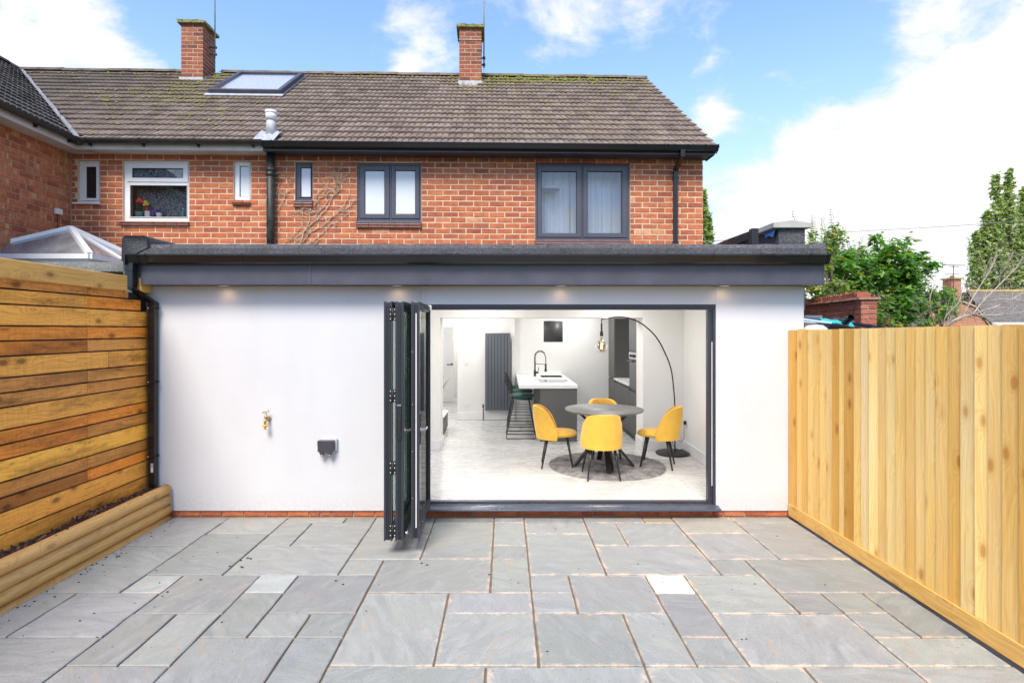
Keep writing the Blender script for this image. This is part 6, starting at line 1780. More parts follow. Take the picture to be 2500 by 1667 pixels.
# worktop with the sink cut-out
SX0, SX1, SZ0, SZ1 = .69, 1.085, 10.68, 11.10
m = MB(); x0, x1 = X(1267, 9.15) , 1.165
for a, b, c, d in ((x0, x1, 9.15, SZ0), (x0, SX0, SZ0, SZ1), (SX1, x1, SZ0, SZ1), (x0, x1, SZ1, 11.39)):
    m.box(a - O.x, b - O.x, Y(c) - O.y, Y(d) - O.y, IZ - .056 - O.z, IZ - O.z)
m.build('worktop', M['worktop'], isl)
ib('upstand', M['worktop'], X(1317, 11.37), X(1370, 11.37), 11.36, 11.388, IZ + .001, IZ + .075, parent=isl)
snk = MB()
def sb_(a, b, c, d, e, f): snk.box(a - O.x, b - O.x, Y(c) - O.y, Y(d) - O.y, e - O.z, f - O.z)
sb_(SX0, SX1, SZ0, SZ1, IZ - .20, IZ - .19); sb_(SX0 - .004, SX0, SZ0, SZ1, IZ - .2, IZ + .001); sb_(SX1, SX1 + .004, SZ0, SZ1, IZ - .2, IZ + .001); sb_(SX0, SX1, SZ0 - .004, SZ0, IZ - .2, IZ + .001); sb_(SX0, SX1, SZ1, SZ1 + .004, IZ - .2, IZ + .001)
snk.build('sink', M['cab'], isl)
ib('hob', M['hob'], .60, 1.10, 9.63, 10.16, IZ + .0005, IZ + .006)
tp = thing('kitchen_tap', 'black spring-necked kitchen tap on the white island worktop', 'tap', (X(1306, 10.92), Y(10.92), IZ))
m = MB(); m.lathe([(.030, 0), (.030, .012), (.024, .015), (.022, .10), (.018, .12)], 16); m.tube([(0, 0, .10), (0, 0, .28)], .015, 10); m.tube([(.0, 0, .07), (.06, 0, .07)], .020, 10); m.tube([(.060, 0, .07), (.070, 0, .17)], .007, 8)
m.tube([(0, 0, .235), (.19, 0, .225)], .006, 6); m.lathe([(.016, .04), (.022, .0), (.026, -.0), (.026, .012), (.018, .05), (.018, .15)], 12, c=(.205, 0, .09)); m.build('tap_body', M['black_metal'], tp)
arc = [Vector((0, 0, .28 + .02 * k)) for k in range(5)] + [Vector((.10 - .10 * math.cos(a), 0, .37 + .105 * math.sin(a))) for a in [math.pi * k / 14 for k in range(1, 12)]]
MB().tube(arc + [Vector((.205, 0, .36)), Vector((.208, 0, .25))], .008, 8).build('hose', M['black_metal'], tp)
sp = []; 
for k in range(300):
    t = k / 299 * (len(arc) - 1); i = min(int(t), len(arc) - 2); p = arc[i].lerp(arc[i + 1], t - i); d = (arc[i + 1] - arc[i]).normalized(); s = d.cross(Vector((0, 1, 0))); an = k / 299 * 20 * 2 * math.pi
    sp.append(p + s * math.cos(an) * .017 + Vector((0, 1, 0)) * math.sin(an) * .017)
MB().tube(sp, .003, 4).build('spring', M['black_metal'], tp)
# ---- cooker hood on wires
hx0, hx1, hz0, hz1 = X(1327, 9.9), X(1374, 9.9), Hh(834.6, 9.9), Hh(783.6, 9.9)
hood = thing('cooker_hood', 'dark grey cylindrical cooker hood hanging on thin wires above the island', 'cooker hood', ((hx0 + hx1) / 2, Y(9.9), hz0))
R_ = (hx1 - hx0) / 2
MB().lathe([(R_ - .02, .03), (R_ - .02, 0), (R_, 0), (R_, hz1 - hz0), (0, hz1 - hz0 + .002)], 40).build('drum', simple('hood_grey', (.055, .055, .058), .5), hood)
MB().lathe([(R_ - .021, .029), (0, .0295)], 30).build('filter', M['steel'], hood)
m = MB()
for a in (.4, 2.5, 4.6): m.tube([(math.cos(a) * R_ * .65, math.sin(a) * R_ * .65, hz1 - hz0), (math.cos(a) * R_ * .65, math.sin(a) * R_ * .65, CE - hz0)], .0018, 5)
m.build('wire', M['steel'], hood)

# ---- tall units and worktop run on the right-hand wall
UX = X(1485.8, 11.38); UR = RW + .019
run = thing('kitchen_units', 'dark grey fitted cupboards with white worktop and built-in oven at the right of the kitchen', 'kitchen units', (UX, Y(11.38), FLOOR))
O2 = Vector((UX, Y(11.38), FLOOR))
def ub(nm, mat, x0, x1, Z0, Z1, z0, z1, bevel=.002, parent=None): return bx(nm, mat, parent or run, x0 - O2.x, x1 - O2.x, Y(Z0) - O2.y, Y(Z1) - O2.y, z0 - O2.z, z1 - O2.z, bevel=bevel)
ZT1, ZT2, ZN = 10.79, 9.51, 8.945
WTZ = Hh(922, 10.79)
ub('tall_carcass', M['cab'], UX + .021, UR, ZT1, 11.39, FLOOR + .1, CE - .01)
ub('tall_door', M['cab_side'], UX, UX + .02, ZT1 + .003, 11.385, WTZ - .02, CE - .02); ub('base_door', M['cab_side'], UX, UX + .02, ZT1 + .003, 11.385, FLOOR + .1, WTZ - .045)
ub('base_carcass', M['cab'], UX + .03, UR, ZN, ZT1 - .001, FLOOR + .1, WTZ - .035)
for a, b in ((ZT1 - .50, ZT1 - .003), (ZT2 + .003, ZT1 - .505)): ub('base_door', M['cab_side'], UX, UX + .02, a, b, FLOOR + .105, WTZ - .075)
ub('worktop', M['worktop'], UX - .012, UR, ZT2 + .001, ZT1 - .002, WTZ - .034, WTZ)
ub('oven_tower', M['cab'], UX + .021, UR, ZN + .001, ZT2, WTZ - .033, CE - .01)
ub('base_door', M['cab_side'], UX, UX + .02, ZN + .003, ZT2 - .003, FLOOR + .105, WTZ - .10)
ub('tall_door', M['cab_side'], UX, UX + .02, ZN + .003, ZT2 - .003, Hh(855, 9.3), CE - .02)
ov = ub('oven', M['dark_glass'], UX + .003, UX + .02, ZN + .01, ZT2 - .01, WTZ - .06, Hh(857, 9.3))
ub('oven_fascia', M['steel'], UX - .004, UX + .002, ZN + .012, ZT2 - .012, Hh(876, 9.3), Hh(860, 9.3)); 
m = MB(); m.tube([(UX - .04 - O2.x, Y(ZN + .04) - O2.y, Hh(881, 9.3) - O2.z), (UX - .04 - O2.x, Y(ZT2 - .04) - O2.y, Hh(881, 9.3) - O2.z)], .010, 8)
for z_ in (9.1, 9.2, 9.33): m.lathe([(.022, 0), (.020, .025), (0, .026)], 12, c=(UX - .004 - O2.x, Y(z_) - O2.y, Hh(868, 9.3) - O2.z), M=Matrix.Rotation(-math.pi / 2, 3, 'Y'))
m.build('oven_handle', M['black_metal'], run)
ub('plinth', M['cab'], UX + .06, UR, ZN, 11.39, FLOOR, FLOOR + .099)
ub('end_panel', M['cab_side'], UX + .01, UR, ZN - .012, ZN - .001, FLOOR, CE - .01)

# ---- bar stools
def make_stool():
    t = thing('bar_stool', '', 'bar stool', (0, 0, 0))
    m = MB()
    hy = .20
    for s in (-1, 1):
        a = MB().tube([(-.10, s * hy * .80, .625), (-.235, s * hy, .022), (-.225, s * hy, .006), (.245, s * hy, .006), (.255, s * hy, .022), (.15, s * hy * .80, .625)], .0070, 8)
        a.tube([(-.165, s * hy * .905, .335), (.203, s * hy * .905, .335)], .0055, 6)
        o = a.build('side_frame', M['black_metal'], t)
        f = MB()
        for x in (-.20, .215): f.box(x - .018, x + .018, s * hy - .008, s * hy + .008, 0, .006)
        f.build('foot_pad', M['gasket'], o)
    MB().tube([(.20, -hy * .92, .26), (.20, hy * .92, .26)], .006, 6).build('footrest', M['black_metal'], t)
    # wire shell: back and seat bowl
    sh_ = MB()
    def P(u, v):   # u across -1..1, v 0 front edge .. 1 top of the back
        y = u * (.19 - .02 * v)
        if v < .5:
            q = v / .5; x = .20 - .34 * q; z = .645 - .02 * math.sin(q * math.pi) + .03 * u * u * q
        else:
            q = (v - .5) / .5; x = -.14 - .14 * q; z = .645 + .03 * u * u + .33 * q - (.05 * u * u * q)
        return Vector((x - .03 * u * u * (1 if v > .5 else 0) * -1, y, z))
    for k in range(-5, 6): sh_.tube([P(k / 5, v / 16) for v in range(17)], .0030, 5, caps=False)
    for v in (0, .12, .25, .38, .5, .6, .7, .8, .9, 1.0): sh_.tube([P(u / 8, v) for u in range(-8, 9)], .0045 if v in (0, 1.0) else .0030, 5, caps=False)
    for s in (-1, 1): sh_.tube([P(s, v / 16) for v in range(17)], .0055, 6)
    sh_.build('wire_shell', M['black_metal'], t)
    # velvet cushion
    cu = MB(); N, K = 28, 10; vs = []
    for i in range(K + 1):
        ph = -math.pi / 2 + math.pi * i / K
        for j in range(N):
            a = 2 * math.pi * j / N
            ex = .55; cxp = lambda q: math.copysign(abs(q) ** ex, q)
            rr = math.cos(ph) ** .6 if math.cos(ph) > 0 else 0
            dent = 1 - .22 * (math.sin(ph) > .2) * math.exp(-((math.cos(a) * rr) ** 2 + (math.sin(a) * rr) ** 2) * 6)
            puff = .012 * math.sin(a * 4 + 1) * rr
            vs.append((.03 + .20 * rr * cxp(math.cos(a)), .185 * rr * cxp(math.sin(a)), .69 + (.040 + puff) * math.sin(ph) * dent))
    fs = [(i * N + j, i * N + (j + 1) % N, (i + 1) * N + (j + 1) % N, (i + 1) * N + j) for i in range(K) for j in range(N)]
    cu.add(vs, fs, True).build('cushion', M['velvet'], t)
    return t
st0 = make_stool()
sx_c = (X(1234.8, 9.375) + X(1308, 9.375)) / 2 - .005
for i, (zc, lb) in enumerate(((9.58, 'nearest black wire bar stool with a green velvet cushion under the island overhang'), (10.30, 'middle black wire bar stool with a green velvet cushion between the other two stools'), (10.98, 'farthest black wire bar stool with a green velvet cushion beside the back wall'))):
    o = st0 if i == 0 else copy_tree(st0)
    o.location = (sx_c + (.0, .012, .02)[i], Y(zc), FLOOR + .0025); o['label'] = lb; o['group'] = 'bar stools at the island'

# ---- rug, dining table, chairs
rg = thing('round_rug', 'round grey shaggy rug under the dining table', 'rug', (1.34, Y(7.53), FLOOR + .003))
m = MB(); R0 = .755; rr = random.Random(8); vs = []; NR, NA = 26, 120
for i in range(NR + 1):
    for j in range(NA):
        q = R0 * i / NR; a = 2 * math.pi * j / NA
        vs.append((q * math.cos(a) + rr.uniform(-.006, .006), q * math.sin(a) + rr.uniform(-.006, .006), (.018 + rr.uniform(-.006, .006)) if i < NR else .001))
m.add(vs, [(i * NA + j, (i + 1) * NA + j, (i + 1) * NA + (j + 1) % NA, i * NA + (j + 1) % NA) for i in range(NR) for j in range(NA)], True)
m.build('pile_base', M['rug'], rg)
tf = MB()
for _ in range(15000):
    q = R0 * math.sqrt(rr.random()); a = rr.uniform(0, 6.283); p = Vector((q * math.cos(a), q * math.sin(a), .010)); h = Vector((rr.uniform(-.016, .016), rr.uniform(-.016, .016), rr.uniform(.012, .024)))
    s = Vector((rr.uniform(-1, 1), rr.uniform(-1, 1), 0)).normalized() * .0028
    tf.add([p - s, p + s, p + h], [(0, 1, 2)])
tf.build('tufts', M['rug'], rg)['kind'] = 'stuff'
tb = thing('dining_table', 'round stone-grey dining table on crossed black steel legs', 'dining table', (1.285, Y(7.42), FLOOR + .02))
MB().lathe([(0, .712), (.46, .712), (.49, .722), (.503, .735), (.500, .748), (0, .750)], 72).build('table_top', M['table_top'], tb)
for k, a in enumerate((0, 90, 180, 270)):
    a = RAD(a + 8 - 8); d = Vector((math.cos(a), math.sin(a), 0)); n_ = Vector((-d.y, d.x, 0))
    hub = d * .035; mid = Vector((0, 0, .43))
    p0, p1, p2 = d * .385 + Vector((0, 0, 0)), hub + mid, d * .33 + Vector((0, 0, .705))
    m = MB()
    for A, Bq in ((p0, p1), (p1, p2)):
        t_ = (Bq - A).normalized(); s_ = n_ * .032; u_ = t_.cross(n_) * .016
        vs = [A - s_ - u_, A + s_ - u_, A + s_ + u_, A - s_ + u_, Bq - s_ - u_, Bq + s_ - u_, Bq + s_ + u_, Bq - s_ + u_]
        m.add(vs, [(3, 2, 1, 0), (4, 5, 6, 7), (0, 1, 5, 4), (1, 2, 6, 5), (2, 3, 7, 6), (3, 0, 4, 7)])
    m.build('leg', M['black_metal'], tb)
MB().box(-.06, .06, -.06, .06, .40, .46).build('hub', M['black_metal'], tb, bevel=.01)

def make_chair():
    t = thing('dining_chair', '', 'dining chair', (0, 0, 0))
    # local: faces +x, floor z=0
    NA, NT = 28, 12
    def shell(nm, mat, rad, x_off, zlo, shrink, solid):
        vs = []
        for j in range(NT + 1):
            for i in range(NA + 1):
                s = -1 + 2 * i / NA; a = RAD(97) * s
                fr = (1 - min(1, (abs(s) * .985) ** 4.2)) ** .92 * shrink
                zt = .415 + .375 * fr
                z = zlo + (zt - zlo) * (j / NT)
                lean = .075 * ((z - .415) / .375) ** 1.2 if z > .415 else 0
                rr_ = rad * (1 - .10 * max(0, (z - .415) / .375) ** 2)
                bulge = .012 * math.sin(math.pi * j / NT)
                vs.append((x_off - (rr_ + bulge) * math.cos(a) - lean * math.cos(a) * .9, (rr_ + bulge) * math.sin(a) * 1.0, z))
        fs = [(j * (NA + 1) + i, j * (NA + 1) + i + 1, (j + 1) * (NA + 1) + i + 1, (j + 1) * (NA + 1) + i) for j in range(NT) for i in range(NA)]
        o = MB().add(vs, fs, True).build(nm, mat, t, solid=solid, bevel=.010)
        o.modifiers['bevel'].segments = 3
        return o
    shell('backrest', M['yellow'], .222, -.01, .372, 1.0, .042)
    ib_ = shell('inner_back', M['quilt_y'], .196, -.01, .46, .90, .010)
    N, K = 40, 12; vs = []
    for i in range(K + 1):
        ph = -math.pi / 2 + math.pi * i / K; rr_ = max(0, math.cos(ph)) ** .42
        for j in range(N):
            a = 2 * math.pi * j / N; c_, s_ = math.cos(a), math.sin(a)
            cx = math.copysign(abs(c_) ** .80, c_); sy = math.copysign(abs(s_) ** .80, s_)
            vs.append((.045 + .235 * rr_ * cx, .215 * rr_ * sy, .432 + .042 * math.sin(ph) + (.006 * math.exp(-(rr_ * 1.5) ** 2) if ph > 0 else 0)))
    MB().add(vs, [(i * N + j, i * N + (j + 1) % N, (i + 1) * N + (j + 1) % N, (i + 1) * N + j) for i in range(K) for j in range(N)], True).build('seat', M['yellow'], t)
    for sx in (-1, 1):
        for sy in (-1, 1):
            MB().tube([(.02 + sx * .125, sy * .135, .395), (.02 + sx * .20, sy * .195, 0)], [.0195, .0095], 12).build('leg', M['black_metal'], t)
    return t
m_, nt_, b_, out_ = new_mat('yellow_quilted_fabric')
co = nd(nt_, 'TexCoord').outputs['Object']
sp_ = nd(nt_, 'SeparateXYZ', None, Vector=co)
dia = [mth(nt_, 'PINGPONG', mth(nt_, 'MULTIPLY', mth(nt_, op, sp_.outputs[1], sp_.outputs[2]), 13.0), 0.5) for op in ('ADD', 'SUBTRACT')]
dmin = mth(nt_, 'MINIMUM', dia[0], dia[1])
put(nt_, b_, Base_Color=(.80, .42, .045), Roughness=0.9); b_.inputs['Sheen Weight'].default_value = .25
bump(nt_, b_, ramp(nt_, dmin, [(0.0, 0.0), (0.18, 0.85), (0.5, 1.0)]), 0.8, 0.012)
M['quilt_y'] = m_
ch0 = make_chair()
CH = [((1.165, Y(6.93)), 92, 'yellow dining chair seen from behind, nearest the door opening', .02 * 0 + .0),
      ((.668, Y(7.53)), -4, 'yellow dining chair left of the round table, its side to the door opening', 0),
      ((2.02, Y(7.50)), 180 - 20, 'yellow dining chair right of the round table beside the arched lamp', 0),
      ((1.39, Y(8.02)), -90, 'yellow dining chair half hidden behind the round table', 0)]
for i, (p, a, lb, dz) in enumerate(CH):
    o = ch0 if i == 0 else copy_tree(ch0)
    on_rug = 0.0
    o.location = (p[0], p[1], FLOOR + .0045); o.rotation_euler = (0, 0, RAD(a)); o['label'] = lb; o['group'] = 'yellow chairs round the table'

# ---- arched floor lamp
al = thing('arc_floor_lamp', 'tall black arched floor lamp with a large smoked glass bulb over the table', 'floor lamp', (2.42, Y(8.26), FLOOR))
AO = Vector((2.42, Y(8.26), FLOOR))
MB().lathe([(0, 0), (.236, 0), (.238, .006), (.238, .022), (.232, .028), (0, .028)], 56).build('base', M['black_metal'], al)
pl_ = [(1648, 1100), (1647.7, 999.6), (1644.8, 951), (1638.9, 904), (1625.7, 866), (1603.7, 825), (1575.8, 797), (1552.4, 782.5), (1526, 775), (1496.6, 774.6), (1468.8, 779.6)]
pts = []
for k, (px, py) in enumerate(pl_):
    t = max(0, (1648 - px) / (1648 - 1468.8)); Z = 8.27 - .62 * t
    pts.append(Vector((X(px, Z), Y(Z), Hh(py, Z))) - AO)
pts[0].z = .028; pts[0].x = pts[1].x
def catmull(P, n=6):
    out = []
    for i in range(len(P) - 1):
        p0, p1, p2, p3 = P[max(i - 1, 0)], P[i], P[i + 1], P[min(i + 2, len(P) - 1)]
        for k in range(n):
            t = k / n; out.append(.5 * ((2 * p1) + (p2 - p0) * t + (2 * p0 - 5 * p1 + 4 * p2 - p3) * t * t + (3 * p1 - p0 - 3 * p2 + p3) * t ** 3))
    return out + [P[-1]]
MB().tube(catmull(pts), .0095, 10).build('arched_pole', M['black_metal'], al)
tipp = pts[-1]; zb_ = 7.65
m = MB(); m.tube([tipp, tipp - Vector((0, 0, .16))], .006, 8); m.tube([tipp - Vector((0, 0, .055)), tipp - Vector((0, 0, .16))], .012, 10); m.tube([tipp - Vector((0, 0, .16)), tipp - Vector((0, 0, .225))], .021, 16)
m.build('bulb_holder', M['black_metal'], al)
bc = Vector((tipp.x, tipp.y, Hh(845, zb_) - FLOOR)); br_ = .090
prof = [(.016, br_ + .028), (.020, br_ + .008)] + [(br_ * math.sin(a), br_ * math.cos(a)) for a in [RAD(16 + 164 * k / 22) for k in range(23)]]
MB().lathe(prof, 32, c=bc).build('bulb', M['glass_smoke'], al)
MB().tube([bc + Vector((0, 0, br_ + .03)), bc + Vector((0, 0, br_ + .0))], .018, 12).build('bulb_cap', M['brass'], al)
hx_ = [bc + Vector((.016 * math.cos(k * .5), .016 * math.sin(k * .5), .055 - .0016 * k)) for k in range(64)]
MB().tube(hx_, .0022, 5).build('filament', M['filament'], al)
# flex and plug
plg = thing('plug', 'black plug and flex in a white wall socket behind the arched lamp', 'plug', (RW, Y(8.36), Hh(1032, 8.36)))
MB().box(-.010, 0, -.06, .085, -.045, .045).build('socket_plate', M['white_gloss'], plg, bevel=.003)
m = MB(); m.box(-.045, -.011, -.022, .022, -.025, .028); m.build('plug_body', M['black_metal'], plg, bevel=.006)
PO = Vector((RW, Y(8.36), Hh(1032, 8.36)))
fx = [Vector((-.035, 0, -.025)), Vector((-.04, -.0, -.12)), Vector((-.05, -.03, -.22)), Vector((-.10, -.02, -.27)), Vector((-.16, -.0, -.20)), Vector((-.20, .02, -.25)), Vector((-.19, .0, -.34)), Vector((-.12, -.06, -.385)), Vector((-.07, -.14, -.37)), Vector((-.13, -.10, -.375)), Vector((-.06, -.05, -.372)), Vector((-.20, -.09, -.384))]
MB().tube(catmull(fx), .0035, 6).build('flex', M['black_metal'], plg)

# ---- low grey cabinet and a plant just showing past the left pier
cb_ = thing('low_cabinet', 'edge of a low grey cabinet standing behind the left wall pier', 'cabinet', (-1.25, Y(10.1), FLOOR))
MB().box(-.30, .215, -.42, .35, .04, .30).build('cabinet_body', M['cab_side'], cb_, bevel=.004); MB().box(-.31, .225, -.43, .36, .301, .322).build('cabinet_top', M['white_gloss'], cb_, bevel=.004)
MB().box(-.28, .20, -.40, .33, 0, .04).build('plinth', M['gasket'], cb_); MB().box(-.27, .19, -.428, -.4205, .06, .285).build('cabinet_door', M['cab'], cb_)
pp = thing('potted_palm', 'green spiky leaved pot plant behind the left wall pier', 'pot plant', (-1.20, Y(9.95), FLOOR + .325))
MB().lathe([(0, 0), (.07, 0), (.09, .15), (.082, .15), (.078, .13), (0, .13)], 20).build('pot', M['white_gloss'], pp)
lm = MB(); r = random.Random(5)
for k in range(34):
    a = r.uniform(0, 6.283) if k > 10 else r.uniform(-.9, .9); L = r.uniform(.35, .68); d = Vector((math.cos(a), math.sin(a), 0)); lean = r.uniform(.15, .6)
    prev = None
    vs = []; n = 7
    for i in range(n + 1):
        t = i / n; p = d * (L * lean * t ** 1.4) + Vector((0, 0, .14 + L * (t - .35 * lean * t * t)))
        w_ = .013 * math.sin(math.pi * min(1, t * .9 + .1)) ** .8 * (1 - t * .6); s = Vector((-d.y, d.x, 0))
        vs += [p - s * w_, p + s * w_ ]
    lm.add(vs, [(2 * i, 2 * i + 1, 2 * i + 3, 2 * i + 2) for i in range(n)], True)
lm.build('leaves', M['leaf_plant'], pp)
# ------------------------------------------------------------------ neighbour's flat roof and roof lantern (left)
nx = thing('flat_roof_extension', "neighbour's flat roofed extension with old grey felt and a black gutter behind the left fence", 'extension', (-5.9, Y(7.3), 0))
NO = Vector((-5.9, Y(7.3), 0))
def nb(nm, mat, x0, x1, Z0, Z1, z0, z1, bevel=0): return bx(nm, mat, nx, x0 - NO.x, x1 - NO.x, Y(Z0) - NO.y, Y(Z1) - NO.y, z0, z1, bevel=bevel)
nb('wall', M['render'], -8.6, -3.92, 6.42, 6.6, 0, 2.46); nb('side_wall', M['render'], -8.6, -8.45, 6.61, 8.3, 0, 2.46)
nb('roof_deck', M['felt_old'], -8.7, -3.88, 6.32, 8.30, 2.47, 2.61)
km = MB(); kerb(km, (-8.7 - NO.x, Y(6.26) - NO.y, 2.665), (-3.88 - NO.x, Y(6.26) - NO.y, 2.665), KPROF, 60, .010, 44); km.build('felt_kerb', M['felt_old'], nx)
gm = MB(); half_round(gm, (-8.7 - NO.x, Y(6.17) - NO.y, 2.545), (-3.9 - NO.x, Y(6.17) - NO.y, 2.545), .055); gm.build('gutter', M['pvc_black'], nx)
lan = thing('roof_lantern', 'white framed hipped glass roof lantern on the old felt roof at the left', 'roof lantern', (-5.95, Y(7.7), 2.60))
LO = Vector((-5.95, Y(7.7), 2.60))
LX0, LX1, LY0, LY1 = -6.72, X(219, 7.0), Y(7.0), Y(8.38)
ap0 = Vector((X(172, 7.69) - .02, Y(7.69), Hh(557, 7.69))); ap1 = Vector((X(172, 7.69), Y(7.69), Hh(557, 7.69)))
zb0 = Hh(622, 7.0)
def Lv(*p): return Vector(p) - LO
bx('upstand', M['white_pvc'], lan, LX0 - LO.x + .03, LX1 - LO.x - .03, LY0 - LO.y + .03, LY1 - LO.y - .03, .011, zb0 - .05 - LO.z)
m = MB(); 
for a, b in (((LX0, LY0), (LX1, LY0)), ((LX1, LY0), (LX1, LY1)), ((LX1, LY1), (LX0, LY1)), ((LX0, LY1), (LX0, LY0))):
    m.tube([Lv(*a, zb0 - .02), Lv(*b, zb0 - .02)], .042, 4, sq=True, smooth=False)
m.build('base_frame', M['white_pvc'], lan)
crn = [Vector((LX0, LY0, zb0)), Vector((LX1, LY0, zb0)), Vector((LX1, LY1, zb0)), Vector((LX0, LY1, zb0))]
hips = [(crn[0], ap0), (crn[1], ap1), (crn[2], ap1), (crn[3], ap0), (ap0, ap1)]
for a, b in hips: MB().tube([a - LO, b - LO], .040 if b is not ap1 or a is ap0 else .045, 4, sq=True, smooth=False).build('hip_rafter', M['white_pvc'], lan)
for a, b in (((LX1, (LY0 + LY1) / 2, zb0), ap1 * .5 + (crn[1] + crn[2]) * .0 + ap1 * .5), ):
    MB().tube([Lv(*a), b - LO], .024, 4, sq=True, smooth=False).build('glazing_bar', M['white_pvc'], lan)
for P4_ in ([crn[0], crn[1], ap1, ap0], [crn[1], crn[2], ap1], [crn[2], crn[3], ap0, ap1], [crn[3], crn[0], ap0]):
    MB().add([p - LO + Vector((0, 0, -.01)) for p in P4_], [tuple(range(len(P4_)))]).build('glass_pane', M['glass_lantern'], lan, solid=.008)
# ------------------------------------------------------------------ parapet wall with coping at the right end of the roof
par = thing('parapet_wall', 'felt covered parapet wall with pale concrete coping stones rising at the right end of the flat roof', 'parapet wall', (3.25, Y(7.2), 2.7))
PO_ = Vector((3.25, Y(7.2), 2.7))
px0_, px1_ = X(1901, 6.45), X(1966, 6.45); zt_ = Hh(558, 6.45)
bx('wall', M['felt'], par, px0_ - PO_.x, px1_ - PO_.x, Y(6.45) - PO_.y, Y(8.56) - PO_.y, -.55, zt_ - PO_.z, bevel=.008)
cw0, cw1 = X(1889, 6.40), X(1983, 6.40)
L_ = [6.40, 7.0, 7.6, 8.2, 8.6]
for a, b in zip(L_, L_[1:]):
    sec = [(cw0 - PO_.x, zt_ - PO_.z + .001), (cw1 - PO_.x, zt_ - PO_.z + .001), (cw1 - PO_.x, zt_ - PO_.z + .055), ((cw0 + cw1) / 2 - PO_.x, zt_ - PO_.z + .088), (cw0 - PO_.x, zt_ - PO_.z + .062)]
    MB().prism(sec[::-1], 'y', Y(a) - PO_.y + .003, Y(b) - PO_.y - .003).build('coping_stone', M['concrete'], par, bevel=.006)
sc_ = thing('plastic_scrap', 'torn scrap of bright blue plastic caught under the coping', 'plastic scrap', (px0_ - .02, Y(6.6), zt_ - .02))
MB().add([(0, .22, .012), (-.012, -.14, .012), (-.02, -.10, -.07), (-.02, .02, -.035), (-.03, .07, -.055), (-.01, .12, -.01)], [(0, 1, 2, 3), (0, 3, 4, 5)]).build('sheet', M['sky_blue_plastic'], sc_, solid=.002)
gp = thing('roof_outlet_pipe', 'square black downpipe shoe ending on the felt roof beside the parapet', 'drainpipe', (X(1841, 6.2), Y(6.2), 2.78))
z_ = Hh(582, 6.2) - 2.78
m = MB(); m.box(-.038, .038, -.03, .05, z_ - .105, z_ + .105); m.build('shoe', M['pvc_black'], gp, bevel=.006)
MB().tube([(-.01, .05, z_ + .05), (-.03, .6, z_ + .05), (-.06, 1.6, z_ + .03)], .045, 4, sq=True, smooth=False).build('pipe', M['pvc_black'], gp)

# ------------------------------------------------------------------ old brick garden wall with a tile coping
A0, A1 = Vector((5.36, Y(8.62), 0)), Vector((5.78, Y(11.4), 0))
d_ = (A1 - A0); Lw = d_.length; d_.normalize(); n_ = Vector((d_.y, -d_.x, 0))     # n_ points east
ow = thing('garden_wall', 'old red brick garden wall with a weathered tile coping beyond the right fence', 'garden wall', tuple(A0))
rotw = math.atan2(d_.y, d_.x); ow.rotation_euler = (0, 0, rotw)
WTP = Hh(731, 8.62)
# local x runs away from the viewer; local -y is east, so the seen face looks to local +y
bx('mortar_core', M['mortar_old'], ow, .012, Lw, -.21, -.012, 0, WTP)
r = random.Random(66); nrow = 16; c_ = .0755
for i in range(nrow):
    z = WTP - (i + .5) * c_; x = 0.0; k = i % 2
    while x < Lw - .05:
        l = .212 if (k % 2 == 0) else .102; k += 1
        m4 = Matrix.Translation((x + l / 2, r.uniform(-.002, .003), z + r.uniform(-.002, .002))) @ Matrix.Rotation(math.pi, 4, 'Z') @ Matrix.Rotation(r.uniform(-.012, .012), 4, 'Y') @ Matrix.Diagonal((l / .2, 1, 1, 1))
        inst('brick', BRO[r.randrange(4)], ow, M=m4); x += l + .011
    x = -.0; 
    for a, b in (((.0, .10), (.112, .222)) if i % 2 else ((.0, .222),)):
        m4 = Matrix.Translation((.0, -(a + b) / 2 + .002, z)) @ Matrix.Rotation(-math.pi / 2, 4, 'Z') @ Matrix.Diagonal(((b - a) / .2, 1, 1, 1))
        inst('brick', BRO[r.randrange(4)], ow, M=m4)
x = -.04
while x < Lw:
    l = r.uniform(.15, .17)
    for row, (pz, ex) in enumerate(((.0, .045), (.017, .03))):
        MB().box(x + .003, x + l - .003, -.215 - ex, ex, WTP + pz + .001, WTP + pz + .016).build('creasing_tile', M['mortar_old'] if r.random() < .6 else M['terracotta'], ow, bevel=.003)
    x += l
x = .0; 
while x < Lw:
    l = r.uniform(.062, .074)
    if not (x < .12):
        o = MB().box(-l / 2 + .004, l / 2 - .004, -.20, .0, 0, .085 + r.uniform(-.012, .010)).build('coping_brick', M['old_brick'], ow, bevel=.006, loc=(x + l / 2, r.uniform(-.008, .004), WTP + .035)); o.rotation_euler = (r.uniform(-.03, .03), r.uniform(-.05, .05), 0)
    x += l
